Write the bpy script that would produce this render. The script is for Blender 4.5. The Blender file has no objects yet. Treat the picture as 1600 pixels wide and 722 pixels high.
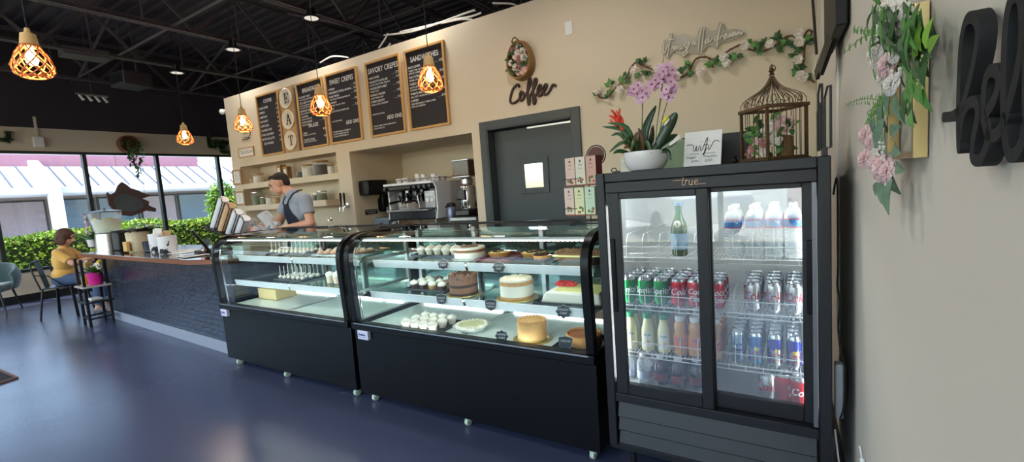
WORLD_S=.27; SUN_S=2.6; EXPO=1.72; LED_S=5.5; LAMP_W=26; FR_EXTRA=.07; FRL_S=12; BULB_S=11
import bpy, bmesh, math, random
from mathutils import Vector, Matrix, Euler, noise
random.seed(7)
SC = bpy.context.scene
COL = SC.collection
PI = math.pi
V = Vector

# ---------------------------------------------------------------- camera
F_PX = 713.45; YAW, PITCH, ROLL = .5596, .09563, .07266; EYE = V((0, 0, 1.39))
_f = V((-math.sin(YAW)*math.cos(PITCH), math.cos(YAW)*math.cos(PITCH), -math.sin(PITCH)))
_r = V((math.cos(YAW), math.sin(YAW), 0)); _d = _f.cross(_r)
_c, _s = math.cos(ROLL), math.sin(ROLL)
RT = _r*_c + _d*_s; DN = _d*_c - _r*_s; FW = _f
cam_data = bpy.data.cameras.new('camera'); cam = bpy.data.objects.new('camera', cam_data); COL.objects.link(cam)
cam_data.sensor_width = 36; cam_data.sensor_fit = 'HORIZONTAL'; cam_data.lens = F_PX/1600*36
cam_data.clip_start = .02; cam_data.clip_end = 300
cam.matrix_world = Matrix(((RT.x, -DN.x, -FW.x, EYE.x), (RT.y, -DN.y, -FW.y, EYE.y), (RT.z, -DN.z, -FW.z, EYE.z), (0, 0, 0, 1)))
SC.camera = cam
def ray(x, y): return RT*((x-800)/F_PX) + DN*((y-361)/F_PX) + FW
def ony(x, y, Y): d = ray(x, y); return EYE + d*(Y/d.y)
def onx(x, y, X): d = ray(x, y); return EYE + d*(X/d.x)
def onz(x, y, Z): d = ray(x, y); return EYE + d*((Z-EYE.z)/d.z)
# right wall: X = WR0 + (4.1-Y)*WRK
WR0, WRK = .137, .019
def wallx(Y): return WR0 + (4.1-Y)*WRK
def onr(x, y, off=0):
    d = ray(x, y); t = (WR0-off+4.1*WRK)/(d.x + WRK*d.y); return EYE + d*t

# ---------------------------------------------------------------- mesh builder
class MB:
    def __init__(s): s.v = []; s.f = []; s.mi = []; s.cur = 0; s.M = Matrix.Identity(4); s.fl = []
    def m(s, i): s.cur = i; return s
    def at(s, M): s.M = M; return s
    def add(s, vs, fs, flat=False):
        n = len(s.v); M = s.M
        s.v += [M @ V(p) for p in vs]
        for f in fs: s.f.append([i+n for i in f]); s.mi.append(s.cur); s.fl.append(flat)
        return s
    def box(s, x0, x1, y0, y1, z0, z1):
        v = [(x, y, z) for x in (x0, x1) for y in (y0, y1) for z in (z0, z1)]
        return s.add(v, [(0,1,3,2),(4,6,7,5),(0,4,5,1),(2,3,7,6),(0,2,6,4),(1,5,7,3)])
    def cbox(s, c, d): return s.box(c[0]-d[0]/2, c[0]+d[0]/2, c[1]-d[1]/2, c[1]+d[1]/2, c[2]-d[2]/2, c[2]+d[2]/2)
    def bar(s, a, b, w, h, up=(0,0,1)):
        a, b = V(a), V(b); d = (b-a).normalized(); u = V(up)
        sd = d.cross(u)
        if sd.length < 1e-4: sd = d.cross(V((1,0,0)))
        sd.normalize(); u = sd.cross(d).normalized()
        v = [p + sd*i*w/2 + u*j*h/2 for p in (a, b) for i in (-1,1) for j in (-1,1)]
        return s.add(v, [(0,1,3,2),(4,6,7,5),(0,4,5,1),(2,3,7,6),(0,2,6,4),(1,5,7,3)])
    def cyl(s, p0, p1, r0, r1=None, n=16, caps=True):
        return s.tube([p0, p1], [r0, r0 if r1 is None else r1], n, caps=caps)
    def tube(s, pts, r, n=8, closed=False, caps=True, flat=1.0):
        P = [V(p) for p in pts]; k = len(P); R = r if isinstance(r, (list, tuple)) else [r]*k
        T = []
        for i in range(k):
            a = P[(i-1) % k] if (closed or i > 0) else P[i]; b = P[(i+1) % k] if (closed or i < k-1) else P[i]
            t = b-a; T.append(t.normalized() if t.length > 1e-9 else V((0,0,1)))
        u = T[0].orthogonal().normalized(); vs = []
        for i in range(k):
            u = u - T[i]*u.dot(T[i]); u = u.normalized() if u.length > 1e-6 else T[i].orthogonal().normalized()
            w = T[i].cross(u)
            for j in range(n):
                a = 2*PI*j/n; vs.append(P[i] + (u*math.cos(a) + w*math.sin(a)*flat)*R[i])
        fs = []
        for i in range(k if closed else k-1):
            for j in range(n):
                a = i*n+j; b = i*n+(j+1) % n; c = ((i+1) % k)*n+(j+1) % n; d = ((i+1) % k)*n+j
                fs.append((a, b, c, d))
        if caps and not closed: fs += [tuple(range(n))[::-1], tuple(range((k-1)*n, k*n))]
        return s.add(vs, fs)
    def lathe(s, prof, n=24, o=(0,0,0), cap=True):
        vs = []; k = len(prof)
        for r, z in prof:
            for j in range(n): a = 2*PI*j/n; vs.append((o[0]+r*math.cos(a), o[1]+r*math.sin(a), o[2]+z))
        fs = [(i*n+j, i*n+(j+1) % n, (i+1)*n+(j+1) % n, (i+1)*n+j) for i in range(k-1) for j in range(n)]
        if cap: fs += [tuple(range(n))[::-1], tuple(range((k-1)*n, k*n))]
        return s.add(vs, fs)
    def ell(s, c, r, n=12, m=8, rot=None):
        if not isinstance(r, (list, tuple)): r = (r, r, r)
        R = rot.to_matrix() if rot is not None else Matrix.Identity(3)
        vs = [V(c) + R @ V((0, 0, r[2]))]
        for i in range(1, m):
            t = PI*i/m
            for j in range(n):
                a = 2*PI*j/n; vs.append(V(c) + R @ V((r[0]*math.sin(t)*math.cos(a), r[1]*math.sin(t)*math.sin(a), r[2]*math.cos(t))))
        vs.append(V(c) + R @ V((0, 0, -r[2])))
        fs = [(0, 1+j, 1+(j+1) % n) for j in range(n)]
        for i in range(m-2):
            for j in range(n): a = 1+i*n; fs.append((a+j, a+n+j, a+n+(j+1) % n, a+(j+1) % n))
        L = len(vs)-1; a = 1+(m-2)*n
        fs += [(L, a+(j+1) % n, a+j) for j in range(n)]
        return s.add(vs, fs)
    def prism(s, pts, h0, h1, ax='z'):
        k = len(pts)
        def P(p, h): return (p[0], p[1], h) if ax == 'z' else ((p[0], h, p[1]) if ax == 'y' else (h, p[0], p[1]))
        vs = [P(p, h0) for p in pts] + [P(p, h1) for p in pts]
        return s.add(vs, [tuple(range(k))[::-1], tuple(range(k, 2*k))] + [(i, (i+1) % k, k+(i+1) % k, k+i) for i in range(k)])
    def quad(s, a, b, c, d): return s.add([a, b, c, d], [(0,1,2,3)])
    def leaf(s, base, d, L, W, up=(0,0,1), bend=.25, fold=.15, n=5):
        """pointed leaf blade from base along d"""
        d = V(d).normalized(); up = V(up); sd = d.cross(up)
        if sd.length < 1e-3: sd = d.orthogonal()
        sd.normalize(); u = sd.cross(d).normalized(); vs = []; b = V(base)
        for i in range(n+1):
            t = i/n; w = W*math.sin(PI*min(1, t*.92+.06))**.8*.5
            p = b + d*(L*t) - u*(bend*L*t*t)
            vs += [p - sd*w + u*w*fold, p - u*w*.1, p + sd*w + u*w*fold]
        fs = []
        for i in range(n):
            a = 3*i; fs += [(a, a+1, a+4, a+3), (a+1, a+2, a+5, a+4)]
        return s.add(vs, fs)
def T(x=0, y=0, z=0, rx=0, ry=0, rz=0, s=1.0):
    return Matrix.Translation((x, y, z)) @ Euler((rx, ry, rz)).to_matrix().to_4x4() @ Matrix.Scale(s, 4)

def obj(name, mb, mats, parent=None, bevel=0, seg=2, sharp=.6, loc=None, solid=0, mods=None, recalc=True):
    me = bpy.data.meshes.new(name)
    me.from_pydata([tuple(p) for p in mb.v], [], mb.f)
    if not isinstance(mats, (list, tuple)): mats = [mats]
    for m in mats: me.materials.append(m)
    if len(mats) > 1: me.polygons.foreach_set('material_index', mb.mi)
    if recalc:
        bm = bmesh.new(); bm.from_mesh(me); bmesh.ops.recalc_face_normals(bm, faces=bm.faces); bm.to_mesh(me); bm.free()
    me.polygons.foreach_set('use_smooth', [True]*len(me.polygons))
    me.set_sharp_from_angle(angle=sharp)
    o = bpy.data.objects.new(name, me); COL.objects.link(o)
    if parent is not None: o.parent = parent
    if loc is not None: o.location = loc
    if bevel:
        b = o.modifiers.new('bevel', 'BEVEL'); b.width = bevel; b.segments = seg; b.limit_method = 'ANGLE'; b.angle_limit = .7; b.harden_normals = False
    if solid:
        b = o.modifiers.new('solid', 'SOLIDIFY'); b.thickness = solid; b.offset = 0
    return o
def tag(o, label, cat, group=None, kind=None):
    if label: o['label'] = label
    if cat: o['category'] = cat
    if group: o['group'] = group
    if kind: o['kind'] = kind
    return o
def thing(name, label, cat, loc=(0,0,0), rz=0, group=None, rot=None):
    o = bpy.data.objects.new(name, None); COL.objects.link(o); o.empty_display_size = .05
    o.location = loc; o.rotation_euler = rot if rot is not None else (0, 0, rz)
    return tag(o, label, cat, group)
def struct(name, mb, mats, **k):
    o = obj(name, mb, mats, **k); o['kind'] = 'structure'; return o
def dup(root, loc, rz=None, label=None, group=None, scale=None):
    r = root.copy(); COL.objects.link(r); r.location = loc
    if rz is not None: r.rotation_euler = (0, 0, rz)
    if scale is not None: r.scale = (scale,)*3 if not isinstance(scale, tuple) else scale
    if label: r['label'] = label
    if group: r['group'] = group
    for ch in KIDS(root):
        c = ch.copy(); COL.objects.link(c); c.parent = r
        for g in KIDS(ch):
            d = g.copy(); COL.objects.link(d); d.parent = c
    return r
def KIDS(o): return list(o.children)

_font_cache = {}
def textgeo(body, size=1.0, extrude=0.0, offset=0.0, spacing=1.0, align='LEFT'):
    key = (body, size, extrude, offset, spacing, align)
    if key in _font_cache: return _font_cache[key]
    cu = bpy.data.curves.new('t', 'FONT'); cu.body = body; cu.size = size; cu.extrude = extrude; cu.offset = offset
    cu.space_character = spacing; cu.align_x = align; cu.resolution_u = 2
    o = bpy.data.objects.new('t', cu); COL.objects.link(o)
    dg = bpy.context.evaluated_depsgraph_get()
    me = bpy.data.meshes.new_from_object(o.evaluated_get(dg))
    vs = [v.co.copy() for v in me.vertices]; fs = [tuple(p.vertices) for p in me.polygons]
    bpy.data.objects.remove(o); bpy.data.curves.remove(cu); bpy.data.meshes.remove(me)
    _font_cache[key] = (vs, fs); return vs, fs
def addtext(mb, body, M, size=1.0, extrude=.0005, offset=0.0, spacing=1.0, align='LEFT', sx=1.0, shear=0.0, width=None):
    """letters in the local XY plane of M (x right, y up, z towards reader)"""
    vs, fs = textgeo(body, size, extrude, offset, spacing, align)
    if width:
        w = max(v.x for v in vs)-min(v.x for v in vs); sx = width/w
    mb.add([M @ V((v.x*sx + v.y*shear, v.y, v.z)) for v in vs], fs)
def wraptext(mb, body, r, z, a0, size, sx=1.0, offset=0.0, shear=0.0, align='CENTER', arc=0.0):
    """letters wrapped around a vertical cylinder of radius r; a0 = angle of the text centre"""
    vs, fs = textgeo(body, size, 0.0, offset, 1.0, align)
    out = []
    for v in vs:
        x = v.x*sx + v.y*shear; a = a0 + x/r; out.append((r*math.cos(a), r*math.sin(a), z + v.y + arc*x))
    mb.add(out, fs)
def vert(x, y, z, side='y'):
    """matrix for writing on a vertical surface facing -Y"""
    return Matrix.Translation((x, y, z)) @ Euler((PI/2, 0, 0)).to_matrix().to_4x4()

def catmull(pts, n=6, closed=False):
    P = [V(p) for p in pts]; k = len(P); out = []
    for i in range(k if closed else k-1):
        p0 = P[(i-1) % k] if (closed or i > 0) else P[i]; p1 = P[i]; p2 = P[(i+1) % k]; p3 = P[(i+2) % k] if (closed or i+2 < k) else p2
        for j in range(n):
            t = j/n
            out.append(.5*((2*p1) + (p2-p0)*t + (2*p0-5*p1+4*p2-p3)*t*t + (3*p1-p0-3*p2+p3)*t**3))
    if not closed: out.append(P[-1])
    return out

# ---------------------------------------------------------------- materials
_m = {}
def s2l(c):
    c = c/255; return c/12.92 if c <= .04045 else ((c+.055)/1.055)**2.4
def rgb(r, g, b): return (s2l(r), s2l(g), s2l(b), 1)
def mat(name, col, rough=.5, metal=0, noise_=0.06, nscale=20, spec=None, emit=None, es=0, coat=0, bump=0, bscale=60, trans=0, ior=1.45, sheen=0, sss=0):
    if name in _m: return _m[name]
    m = bpy.data.materials.new(name); m.use_nodes = True; nt = m.node_tree; N = nt.nodes; L = nt.links
    b = N['Principled BSDF']; b.inputs['Roughness'].default_value = rough; b.inputs['Metallic'].default_value = metal
    b.inputs['IOR'].default_value = ior
    if spec is not None: b.inputs['Specular IOR Level'].default_value = spec
    if coat: b.inputs['Coat Weight'].default_value = coat; b.inputs['Coat Roughness'].default_value = .08
    if trans: b.inputs['Transmission Weight'].default_value = trans
    if sheen: b.inputs['Sheen Weight'].default_value = sheen
    if sss: b.inputs['Subsurface Weight'].default_value = sss; b.inputs['Subsurface Scale'].default_value = .01
    if emit is not None: b.inputs['Emission Color'].default_value = emit; b.inputs['Emission Strength'].default_value = es
    tc = N.new('ShaderNodeTexCoord')
    nz = N.new('ShaderNodeTexNoise'); nz.inputs['Scale'].default_value = nscale; nz.inputs['Detail'].default_value = 4
    L.new(tc.outputs['Object'], nz.inputs['Vector'])
    mx = N.new('ShaderNodeMix'); mx.data_type = 'RGBA'
    mx.inputs['A'].default_value = tuple(max(0, c*(1-noise_*1.5)) for c in col[:3])+(1,)
    mx.inputs['B'].default_value = tuple(min(1, c*(1+noise_*1.5)) for c in col[:3])+(1,)
    L.new(nz.outputs['Fac'], mx.inputs['Factor']); L.new(mx.outputs['Result'], b.inputs['Base Color'])
    if bump:
        n2 = N.new('ShaderNodeTexNoise'); n2.inputs['Scale'].default_value = bscale; n2.inputs['Detail'].default_value = 3
        L.new(tc.outputs['Object'], n2.inputs['Vector'])
        bp = N.new('ShaderNodeBump'); bp.inputs['Strength'].default_value = bump; bp.inputs['Distance'].default_value = .01
        L.new(n2.outputs['Fac'], bp.inputs['Height']); L.new(bp.outputs['Normal'], b.inputs['Normal'])
    _m[name] = m; return m
def emis(name, col, strength):
    if name in _m: return _m[name]
    m = bpy.data.materials.new(name); m.use_nodes = True; nt = m.node_tree; N = nt.nodes; L = nt.links
    N.remove(N['Principled BSDF']); e = N.new('ShaderNodeEmission'); e.inputs['Color'].default_value = col; e.inputs['Strength'].default_value = strength
    L.new(e.outputs[0], N['Material Output'].inputs['Surface']); _m[name] = m; return m
def glass(name, tint=(1,1,1,1), ior=1.45, rough=0.0, extra=0.0):
    """thin pane: clear transmission with fresnel reflection"""
    if name in _m: return _m[name]
    m = bpy.data.materials.new(name); m.use_nodes = True; nt = m.node_tree; N = nt.nodes; L = nt.links
    N.remove(N['Principled BSDF'])
    t = N.new('ShaderNodeBsdfTransparent'); t.inputs['Color'].default_value = tint
    g = N.new('ShaderNodeBsdfGlossy'); g.inputs['Roughness'].default_value = rough
    fr = N.new('ShaderNodeFresnel'); ge = N.new('ShaderNodeNewGeometry'); mi = N.new('ShaderNodeMix')
    mi.inputs['A'].default_value = ior; mi.inputs['B'].default_value = 1/ior   # a thin sheet mirrors alike from both sides
    L.new(ge.outputs['Backfacing'], mi.inputs['Factor']); L.new(mi.outputs['Result'], fr.inputs['IOR'])
    ad = N.new('ShaderNodeMath'); ad.operation = 'ADD'; ad.inputs[1].default_value = extra; ad.use_clamp = True
    mx = N.new('ShaderNodeMixShader'); L.new(fr.outputs[0], ad.inputs[0]); L.new(ad.outputs[0], mx.inputs[0]); L.new(t.outputs[0], mx.inputs[1]); L.new(g.outputs[0], mx.inputs[2])
    L.new(mx.outputs[0], N['Material Output'].inputs['Surface']); _m[name] = m; return m
def wood(name, c1, c2, rough=.45, scale=6, axis='X', coat=0):
    if name in _m: return _m[name]
    m = mat(name, c1, rough, coat=coat); nt = m.node_tree; N = nt.nodes; L = nt.links
    b = N['Principled BSDF']; tc = N.new('ShaderNodeTexCoord'); mp = N.new('ShaderNodeMapping')
    mp.inputs['Scale'].default_value = {'X': (.6, 8, 8), 'Y': (8, .6, 8), 'Z': (8, 8, .6)}[axis]
    nz = N.new('ShaderNodeTexNoise'); nz.inputs['Scale'].default_value = scale; nz.inputs['Detail'].default_value = 6; nz.inputs['Distortion'].default_value = .6
    mx = N.new('ShaderNodeMix'); mx.data_type = 'RGBA'; mx.inputs['A'].default_value = c1; mx.inputs['B'].default_value = c2
    L.new(tc.outputs['Object'], mp.inputs[0]); L.new(mp.outputs[0], nz.inputs['Vector']); L.new(nz.outputs['Fac'], mx.inputs['Factor']); L.new(mx.outputs['Result'], b.inputs['Base Color'])
    return m

beige = mat('beige_paint', rgb(219,205,180), .75, noise_=.012, nscale=3, bump=.05, bscale=180)
greige = mat('greige_paint', rgb(222,214,199), .8, noise_=.012, nscale=3, bump=.06, bscale=180)
blackpaint = mat('black_ceiling_paint', rgb(58,52,56), .8, noise_=.1, nscale=2)
blacksteel = mat('black_joist_paint', rgb(84,77,78), .6, noise_=.12, nscale=8)
darkmetal = mat('black_metal', rgb(24,25,28), .38, noise_=.1)
blackgloss = mat('black_gloss', rgb(8,9,12), .3, noise_=.05, spec=.3)
blackmatte = mat('black_plastic', rgb(20,20,22), .5, noise_=.08)
winframe = mat('dark_window_frame', rgb(40,46,44), .4, noise_=.05)
white = mat('white_plastic', rgb(236,236,232), .4, noise_=.02)
chrome = mat('chrome', rgb(215,215,218), .12, 1, noise_=.02)
steel = mat('brushed_steel', rgb(190,190,192), .28, 1, noise_=.08, nscale=60)
ceramic = mat('white_ceramic', rgb(240,240,240), .15, noise_=.01, coat=.4)
def clearplastic(name, col, op, rough=.08):
    if name in _m: return _m[name]
    m = bpy.data.materials.new(name); m.use_nodes = True; nt = m.node_tree; N = nt.nodes; L = nt.links; b = N['Principled BSDF']
    b.inputs['Base Color'].default_value = col; b.inputs['Roughness'].default_value = rough
    t = N.new('ShaderNodeBsdfTransparent'); t.inputs['Color'].default_value = (.97,.98,.98,1)
    lw = N.new('ShaderNodeLayerWeight'); lw.inputs['Blend'].default_value = .35
    mr = N.new('ShaderNodeMapRange'); mr.inputs['To Min'].default_value = op; mr.inputs['To Max'].default_value = min(1, op+.5)
    L.new(lw.outputs['Facing'], mr.inputs['Value'])
    mx = N.new('ShaderNodeMixShader'); L.new(mr.outputs['Result'], mx.inputs[0]); L.new(t.outputs[0], mx.inputs[1]); L.new(b.outputs[0], mx.inputs[2])
    L.new(mx.outputs[0], N['Material Output'].inputs['Surface']); _m[name] = m; return m
clear = glass('clear_glass', (.97,.985,.975,1))
# ---------------------------------------------------------------- world, sun
w = bpy.data.worlds.new('world'); SC.world = w; w.use_nodes = True
N = w.node_tree.nodes; L = w.node_tree.links; bg = N['Background']
sky = N.new('ShaderNodeTexSky'); sky.sky_type = 'NISHITA'; sky.sun_disc = False; sky.sun_elevation = math.radians(52); sky.sun_rotation = math.radians(150)
sky.air_density = 1.2; sky.dust_density = 2.0
L.new(sky.outputs[0], bg.inputs['Color']); bg.inputs['Strength'].default_value = WORLD_S
sl = bpy.data.lights.new('sun', 'SUN'); sl.energy = SUN_S; sl.angle = .009; sl.color = (1, .95, .87)
so = bpy.data.objects.new('sun', sl); COL.objects.link(so)
# high sun
so.rotation_euler = V((.28, .22, -.93)).to_track_quat('-Z', 'Y').to_euler()

XL = -11.55      # window wall
YF = -3.0        # shop front behind the photographer
WT = 3.17
# ---------------------------------------------------------------- floor
fm = mat('epoxy_floor', rgb(70,77,104), .2, noise_=.05, nscale=1.2, coat=0, spec=.8)
nt = fm.node_tree; N = nt.nodes; L = nt.links; b = N['Principled BSDF']
tc = N.new('ShaderNodeTexCoord'); n3 = N.new('ShaderNodeTexNoise'); n3.inputs['Scale'].default_value = 1.6; n3.inputs['Detail'].default_value = 5
mr = N.new('ShaderNodeMapRange'); mr.inputs['To Min'].default_value = .22; mr.inputs['To Max'].default_value = .30
L.new(tc.outputs['Object'], n3.inputs['Vector']); L.new(n3.outputs['Fac'], mr.inputs['Value']); L.new(mr.outputs['Result'], b.inputs['Roughness'])
n4 = N.new('ShaderNodeTexNoise'); n4.inputs['Scale'].default_value = 7; n4.inputs['Detail'].default_value = 4
bp = N.new('ShaderNodeBump'); bp.inputs['Strength'].default_value = .05; bp.inputs['Distance'].default_value = .02
L.new(tc.outputs['Object'], n4.inputs['Vector']); L.new(n4.outputs['Fac'], bp.inputs['Height']); L.new(bp.outputs['Normal'], b.inputs['Normal'])
# dark scuff marks of their own shape
vo = N.new('ShaderNodeTexNoise'); vo.inputs['Scale'].default_value = 5; vo.inputs['Detail'].default_value = 6; vo.inputs['Distortion'].default_value = .3
mp = N.new('ShaderNodeMapping'); mp.inputs['Scale'].default_value = (.7, 5.5, 1); mp.inputs['Rotation'].default_value = (0,0,.5)
L.new(tc.outputs['Object'], mp.inputs[0]); L.new(mp.outputs[0], vo.inputs['Vector'])
rp = N.new('ShaderNodeMapRange'); rp.inputs['From Min'].default_value = .745; rp.inputs['From Max'].default_value = .80
L.new(vo.outputs['Fac'], rp.inputs['Value'])
old = b.inputs['Base Color'].links[0].from_socket
mx = N.new('ShaderNodeMix'); mx.data_type = 'RGBA'; mx.inputs['B'].default_value = rgb(30,32,48)
L.new(rp.outputs['Result'], mx.inputs['Factor']); L.new(old, mx.inputs['A']); L.new(mx.outputs['Result'], b.inputs['Base Color'])
struct('floor', MB().box(XL-.1, 1.0, YF-.2, 8, -.08, 0), fm)

# ---------------------------------------------------------------- menu wall with two niches and a doorway
def holed(xs, zs, holes, y0, y1, mb):
    for i in range(len(xs)-1):
        for j in range(len(zs)-1):
            cx, cz = (xs[i]+xs[i+1])/2, (zs[j]+zs[j+1])/2
            if any(h[0] < cx < h[1] and h[2] < cz < h[3] for h in holes): continue
            mb.box(xs[i], xs[i+1], y0, y1, zs[j], zs[j+1])
    return mb
NA = (-7.72, -5.29, .9, 2.035)      # shelf niche
NB = (-5.02, -2.995, .9, 2.01)      # espresso niche
DO = (-2.79, -1.80, -1, 2.02)       # doorway
mb = MB()
holed([-7.95, NA[0], NA[1], NB[0], NB[1], DO[0], DO[1], .135], [0, .9, NB[3], DO[3], NA[3], WT], [NA, NB, DO], 4.1, 4.25, mb)
# shelf niche shell
x0, x1, z0, z1 = NA; mb.box(x0-.06, x0, 4.25, 4.43, z0, z1); mb.box(x1, x1+.06, 4.25, 4.43, z0, z1); mb.box(x0-.06, x1+.06, 4.25, 4.43, z1, z1+.06); mb.box(x0-.06, x1+.06, 4.43, 4.5, 0, z1+.06)
x0, x1, z0, z1 = NB; mb.box(x0-.06, x0, 4.25, 5.05, 0, z1); mb.box(x1, x1+.06, 4.25, 5.05, 0, z1); mb.box(x0-.06, x1+.06, 4.25, 5.05, z1, z1+.06); mb.box(x0-.06, x1+.06, 5.05, 5.12, 0, z1+.06)
struct('wall_back', mb, beige)
mb = MB(); mb.box(-2.86, -1.4, 5.6, 5.7, 0, 2.6); mb.box(-2.92, -2.86, 4.25, 5.7, 0, 2.6); mb.box(-1.4, -1.3, 4.25, 5.7, 0, 2.6); mb.box(-2.92, -1.3, 4.25, 5.7, 2.6, 2.65)
struct('wall_storeroom', mb, beige)
# right wall, very slightly out of square
mb = MB(); ya, yb = YF-.2, 8
mb.prism([(wallx(ya), ya), (wallx(4.1), 4.1), (wallx(4.1), 8), (1.0, 8), (1.0, ya)], 0, 5.2)
struct('wall_right', mb, greige)
mb = MB(); mb.prism([(wallx(YF)-.012, YF), (wallx(4.1)-.012, 4.1), (wallx(4.1), 4.1), (wallx(YF), YF)], 0, .1)
struct('baseboard_right', mb, blackmatte)
# rear black wall and ceiling
struct('wall_rear', MB().box(XL-.2, 1, 8, 8.1, 0, 5.2), blackpaint)

# ---------------------------------------------------------------- window wall (left)
YM = [-2.7, -1.5, -.35, .8, 1.99, 3.25, 4.43, 5.65, 6.9, 7.9]   # mullion positions
SILL, HEAD = .52, 2.60
mb = MB()
mb.box(XL-.15, XL, YF, 8, 0, SILL)
mb.box(XL-.15, XL, YF, 8, HEAD+.04, 3.06)
struct('wall_left', mb, beige)
struct('wall_left_upper', MB().box(XL-.15, XL+.02, YF, 8, 3.06, 5.2), blackpaint)
struct('baseboard_left', MB().box(XL, XL+.02, YF, 8, 0, .13), blackmatte)
paneg = glass('window_glass', (.93,.97,.97,1))
for i in range(len(YM)-1):
    a, b2 = YM[i], YM[i+1]
    mb = MB(); mb.box(XL-.1, XL+.02, a-.03, a+.03, SILL, HEAD); mb.box(XL-.1, XL+.02, a, b2, SILL, SILL+.05); mb.box(XL-.1, XL+.02, a, b2, HEAD, HEAD+.045)
    o = struct('window_%d' % (i+1), mb, winframe, bevel=.004)
    p = obj('window_pane', MB().box(XL-.05, XL-.045, a+.03, b2-.03, SILL+.05, HEAD), paneg, o)
# ---------------------------------------------------------------- shop front behind the photographer
mb = MB(); mb.box(XL, .4, YF-.15, YF, 0, .35); mb.box(XL, .4, YF-.15, YF, 3.1, 5.2)
struct('wall_front', mb, beige)
XM = [XL, -9.9, -8.3, -6.7, -5.1, -3.5, -2.3, -.9, .3]
for i in range(len(XM)-1):
    a, b2 = XM[i], XM[i+1]
    mb = MB(); mb.box(a-.03, a+.03, YF-.1, YF+.02, .35, 3.1); mb.box(a, b2, YF-.1, YF+.02, .35, .41); mb.box(a, b2, YF-.1, YF+.02, 3.05, 3.1); 
    o = struct('window_%d' % (i+20), mb, winframe, bevel=.004)
    obj('window_pane', MB().box(a+.03, b2-.03, YF-.05, YF-.045, .41, 3.05), paneg, o)

# ---------------------------------------------------------------- ceiling: corrugated deck and open web joists
mb = MB(); y = YF
prof = []
while y < 8:
    prof += [(y, 4.78), (y+.09, 4.78), (y+.11, 4.74), (y+.18, 4.74)]; y += .2
k = len(prof); vs = [(XL, p[0], p[1]) for p in prof] + [(1.0, p[0], p[1]) for p in prof]
mb.add(vs, [(i, i+1, k+i+1, k+i) for i in range(k-1)])
mb.box(XL, 1, YF, 8, 4.9, 5.0)
struct('ceiling', mb, blackpaint)
def joist(X, zb=3.9, zt=4.62):
    mb = MB()
    for z in (zb, zt):
        for s in (-1, 1): mb.box(X+s*.035-.022 if s > 0 else X-.057, X+.057 if s > 0 else X-.013, YF, 8, z-.004, z+.004); mb.box(X+s*.015-.003, X+s*.015+.003, YF, 8, z, z+.045*(1 if z == zb else -1))
    y = YF+.3; i = 0
    while y < 7.6:
        mb.bar((X, y, zb+.02), (X, y+.62, zt-.02), .02, .045); mb.bar((X, y+.62, zt-.02), (X, y+1.24, zb+.02), .02, .045); mb.bar((X, y+.62, zb), (X, y+.62, zt), .02, .02)
        y += 1.24
    o = struct('ceiling_joist', mb, blacksteel); return o
for X in (-11.05, -9.2, -7.32, -5.5, -3.65, -1.8, -.02): joist(X)
# cross bridging angles between joists and long conduits
mb = MB()
for Y in (1.4, 3.2, 5.0, 6.8):
    mb.box(XL, .2, Y-.02, Y+.02, 3.93, 3.94); mb.bar((-11.05, Y, 3.92), (-9.2, Y, 4.6), .03, .03); mb.bar((-7.32, Y, 4.6), (-5.5, Y, 3.92), .03, .03)
struct('ceiling_beam_bridging', mb, blacksteel)

# ---------------------------------------------------------------- round dish ceiling lights clipped under the joists
lampw = emis('dish_lamp_glow', (1, .9, .78, 1), .25)
DL = [(-7.21, 3.95), (-9.03, 3.94), (-5.33, 3.98), (-3.5, 3.95), (-9.03, -.4), (-7.21, -.4), (-5.33, -.4), (-3.5, -.4), (-1.6, -.4), (-1.6, 2.6), (-7.21, -2.2), (-3.5, -2.2)]  # first few hang in view; the rest are added unseen to brighten the room
where = {0: 'above the beige wall end', 1: 'farthest along toward the window wall', 2: 'above the middle menu boards'}
for i, (x, y) in enumerate(DL):
    t = thing('ceiling_light', 'black dish ceiling light under a joist, ' + where.get(i, 'added unseen over the shop floor at %s, %s' % (('counter', 'cases', 'fridge')[i % 3], ('front', 'middle', 'aisle')[i // 4])), 'ceiling light', (x, y, 3.76), group='dish ceiling lights')
    obj('housing', MB().lathe([(.0,.12),(.05,.12),(.06,.04),(.11,.015),(.115,0),(.10,0),(.0,.008)], 24, cap=False), blackmatte, t)
    obj('diffuser', MB().lathe([(.098,.003),(.06,-.004),(.0,-.006)], 24, cap=False), lampw, t)
    l = bpy.data.lights.new('dish_lamp', 'SPOT'); l.energy = LAMP_W; l.spot_size = 2.7; l.spot_blend = .6; l.shadow_soft_size = .1; l.color = (1, .965, .92)
    lo = bpy.data.objects.new('dish_lamp', l); COL.objects.link(lo); lo.location = (x, y, 3.74)
# ---------------------------------------------------------------- outside the window wall
asphalt = mat('asphalt', rgb(120,120,118), .9, noise_=.12, nscale=12, bump=.3)
concrete = mat('pale_pavement', rgb(196,192,182), .85, noise_=.08, nscale=4, bump=.1)
mb = MB(); mb.box(-60, XL-.15, -40, 50, -.12, -.02)
mb.box(XL-.15, 40, -60, YF-.15, -.12, -.02)
struct('ground_outside', mb, concrete)
roofm = mat('white_metal_roof', rgb(196,202,212), .55, noise_=.03, nscale=3)
seam = mat('roof_seam_grey', rgb(70,76,96), .6)
purple = mat('mauve_fascia', rgb(160,112,128), .8, noise_=.08, nscale=1.5)
facade = mat('facade_taupe', rgb(128,118,120), .8, noise_=.06, nscale=2)
bluegl = mat('tinted_shop_glass', rgb(92,112,132), .12, noise_=.12, nscale=1.2, coat=.3)
whitewash = mat('white_stucco', rgb(200,206,220), .8, noise_=.03)
bd = thing('strip_mall_building', 'long low white building with standing seam metal roof seen through the windows', 'building', (0,0,0))
XB = -20.0
obj('facade_wall', MB().box(XB-3, XB-1.4, -8, 9.95, 0, 2.6), facade, bd)
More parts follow.
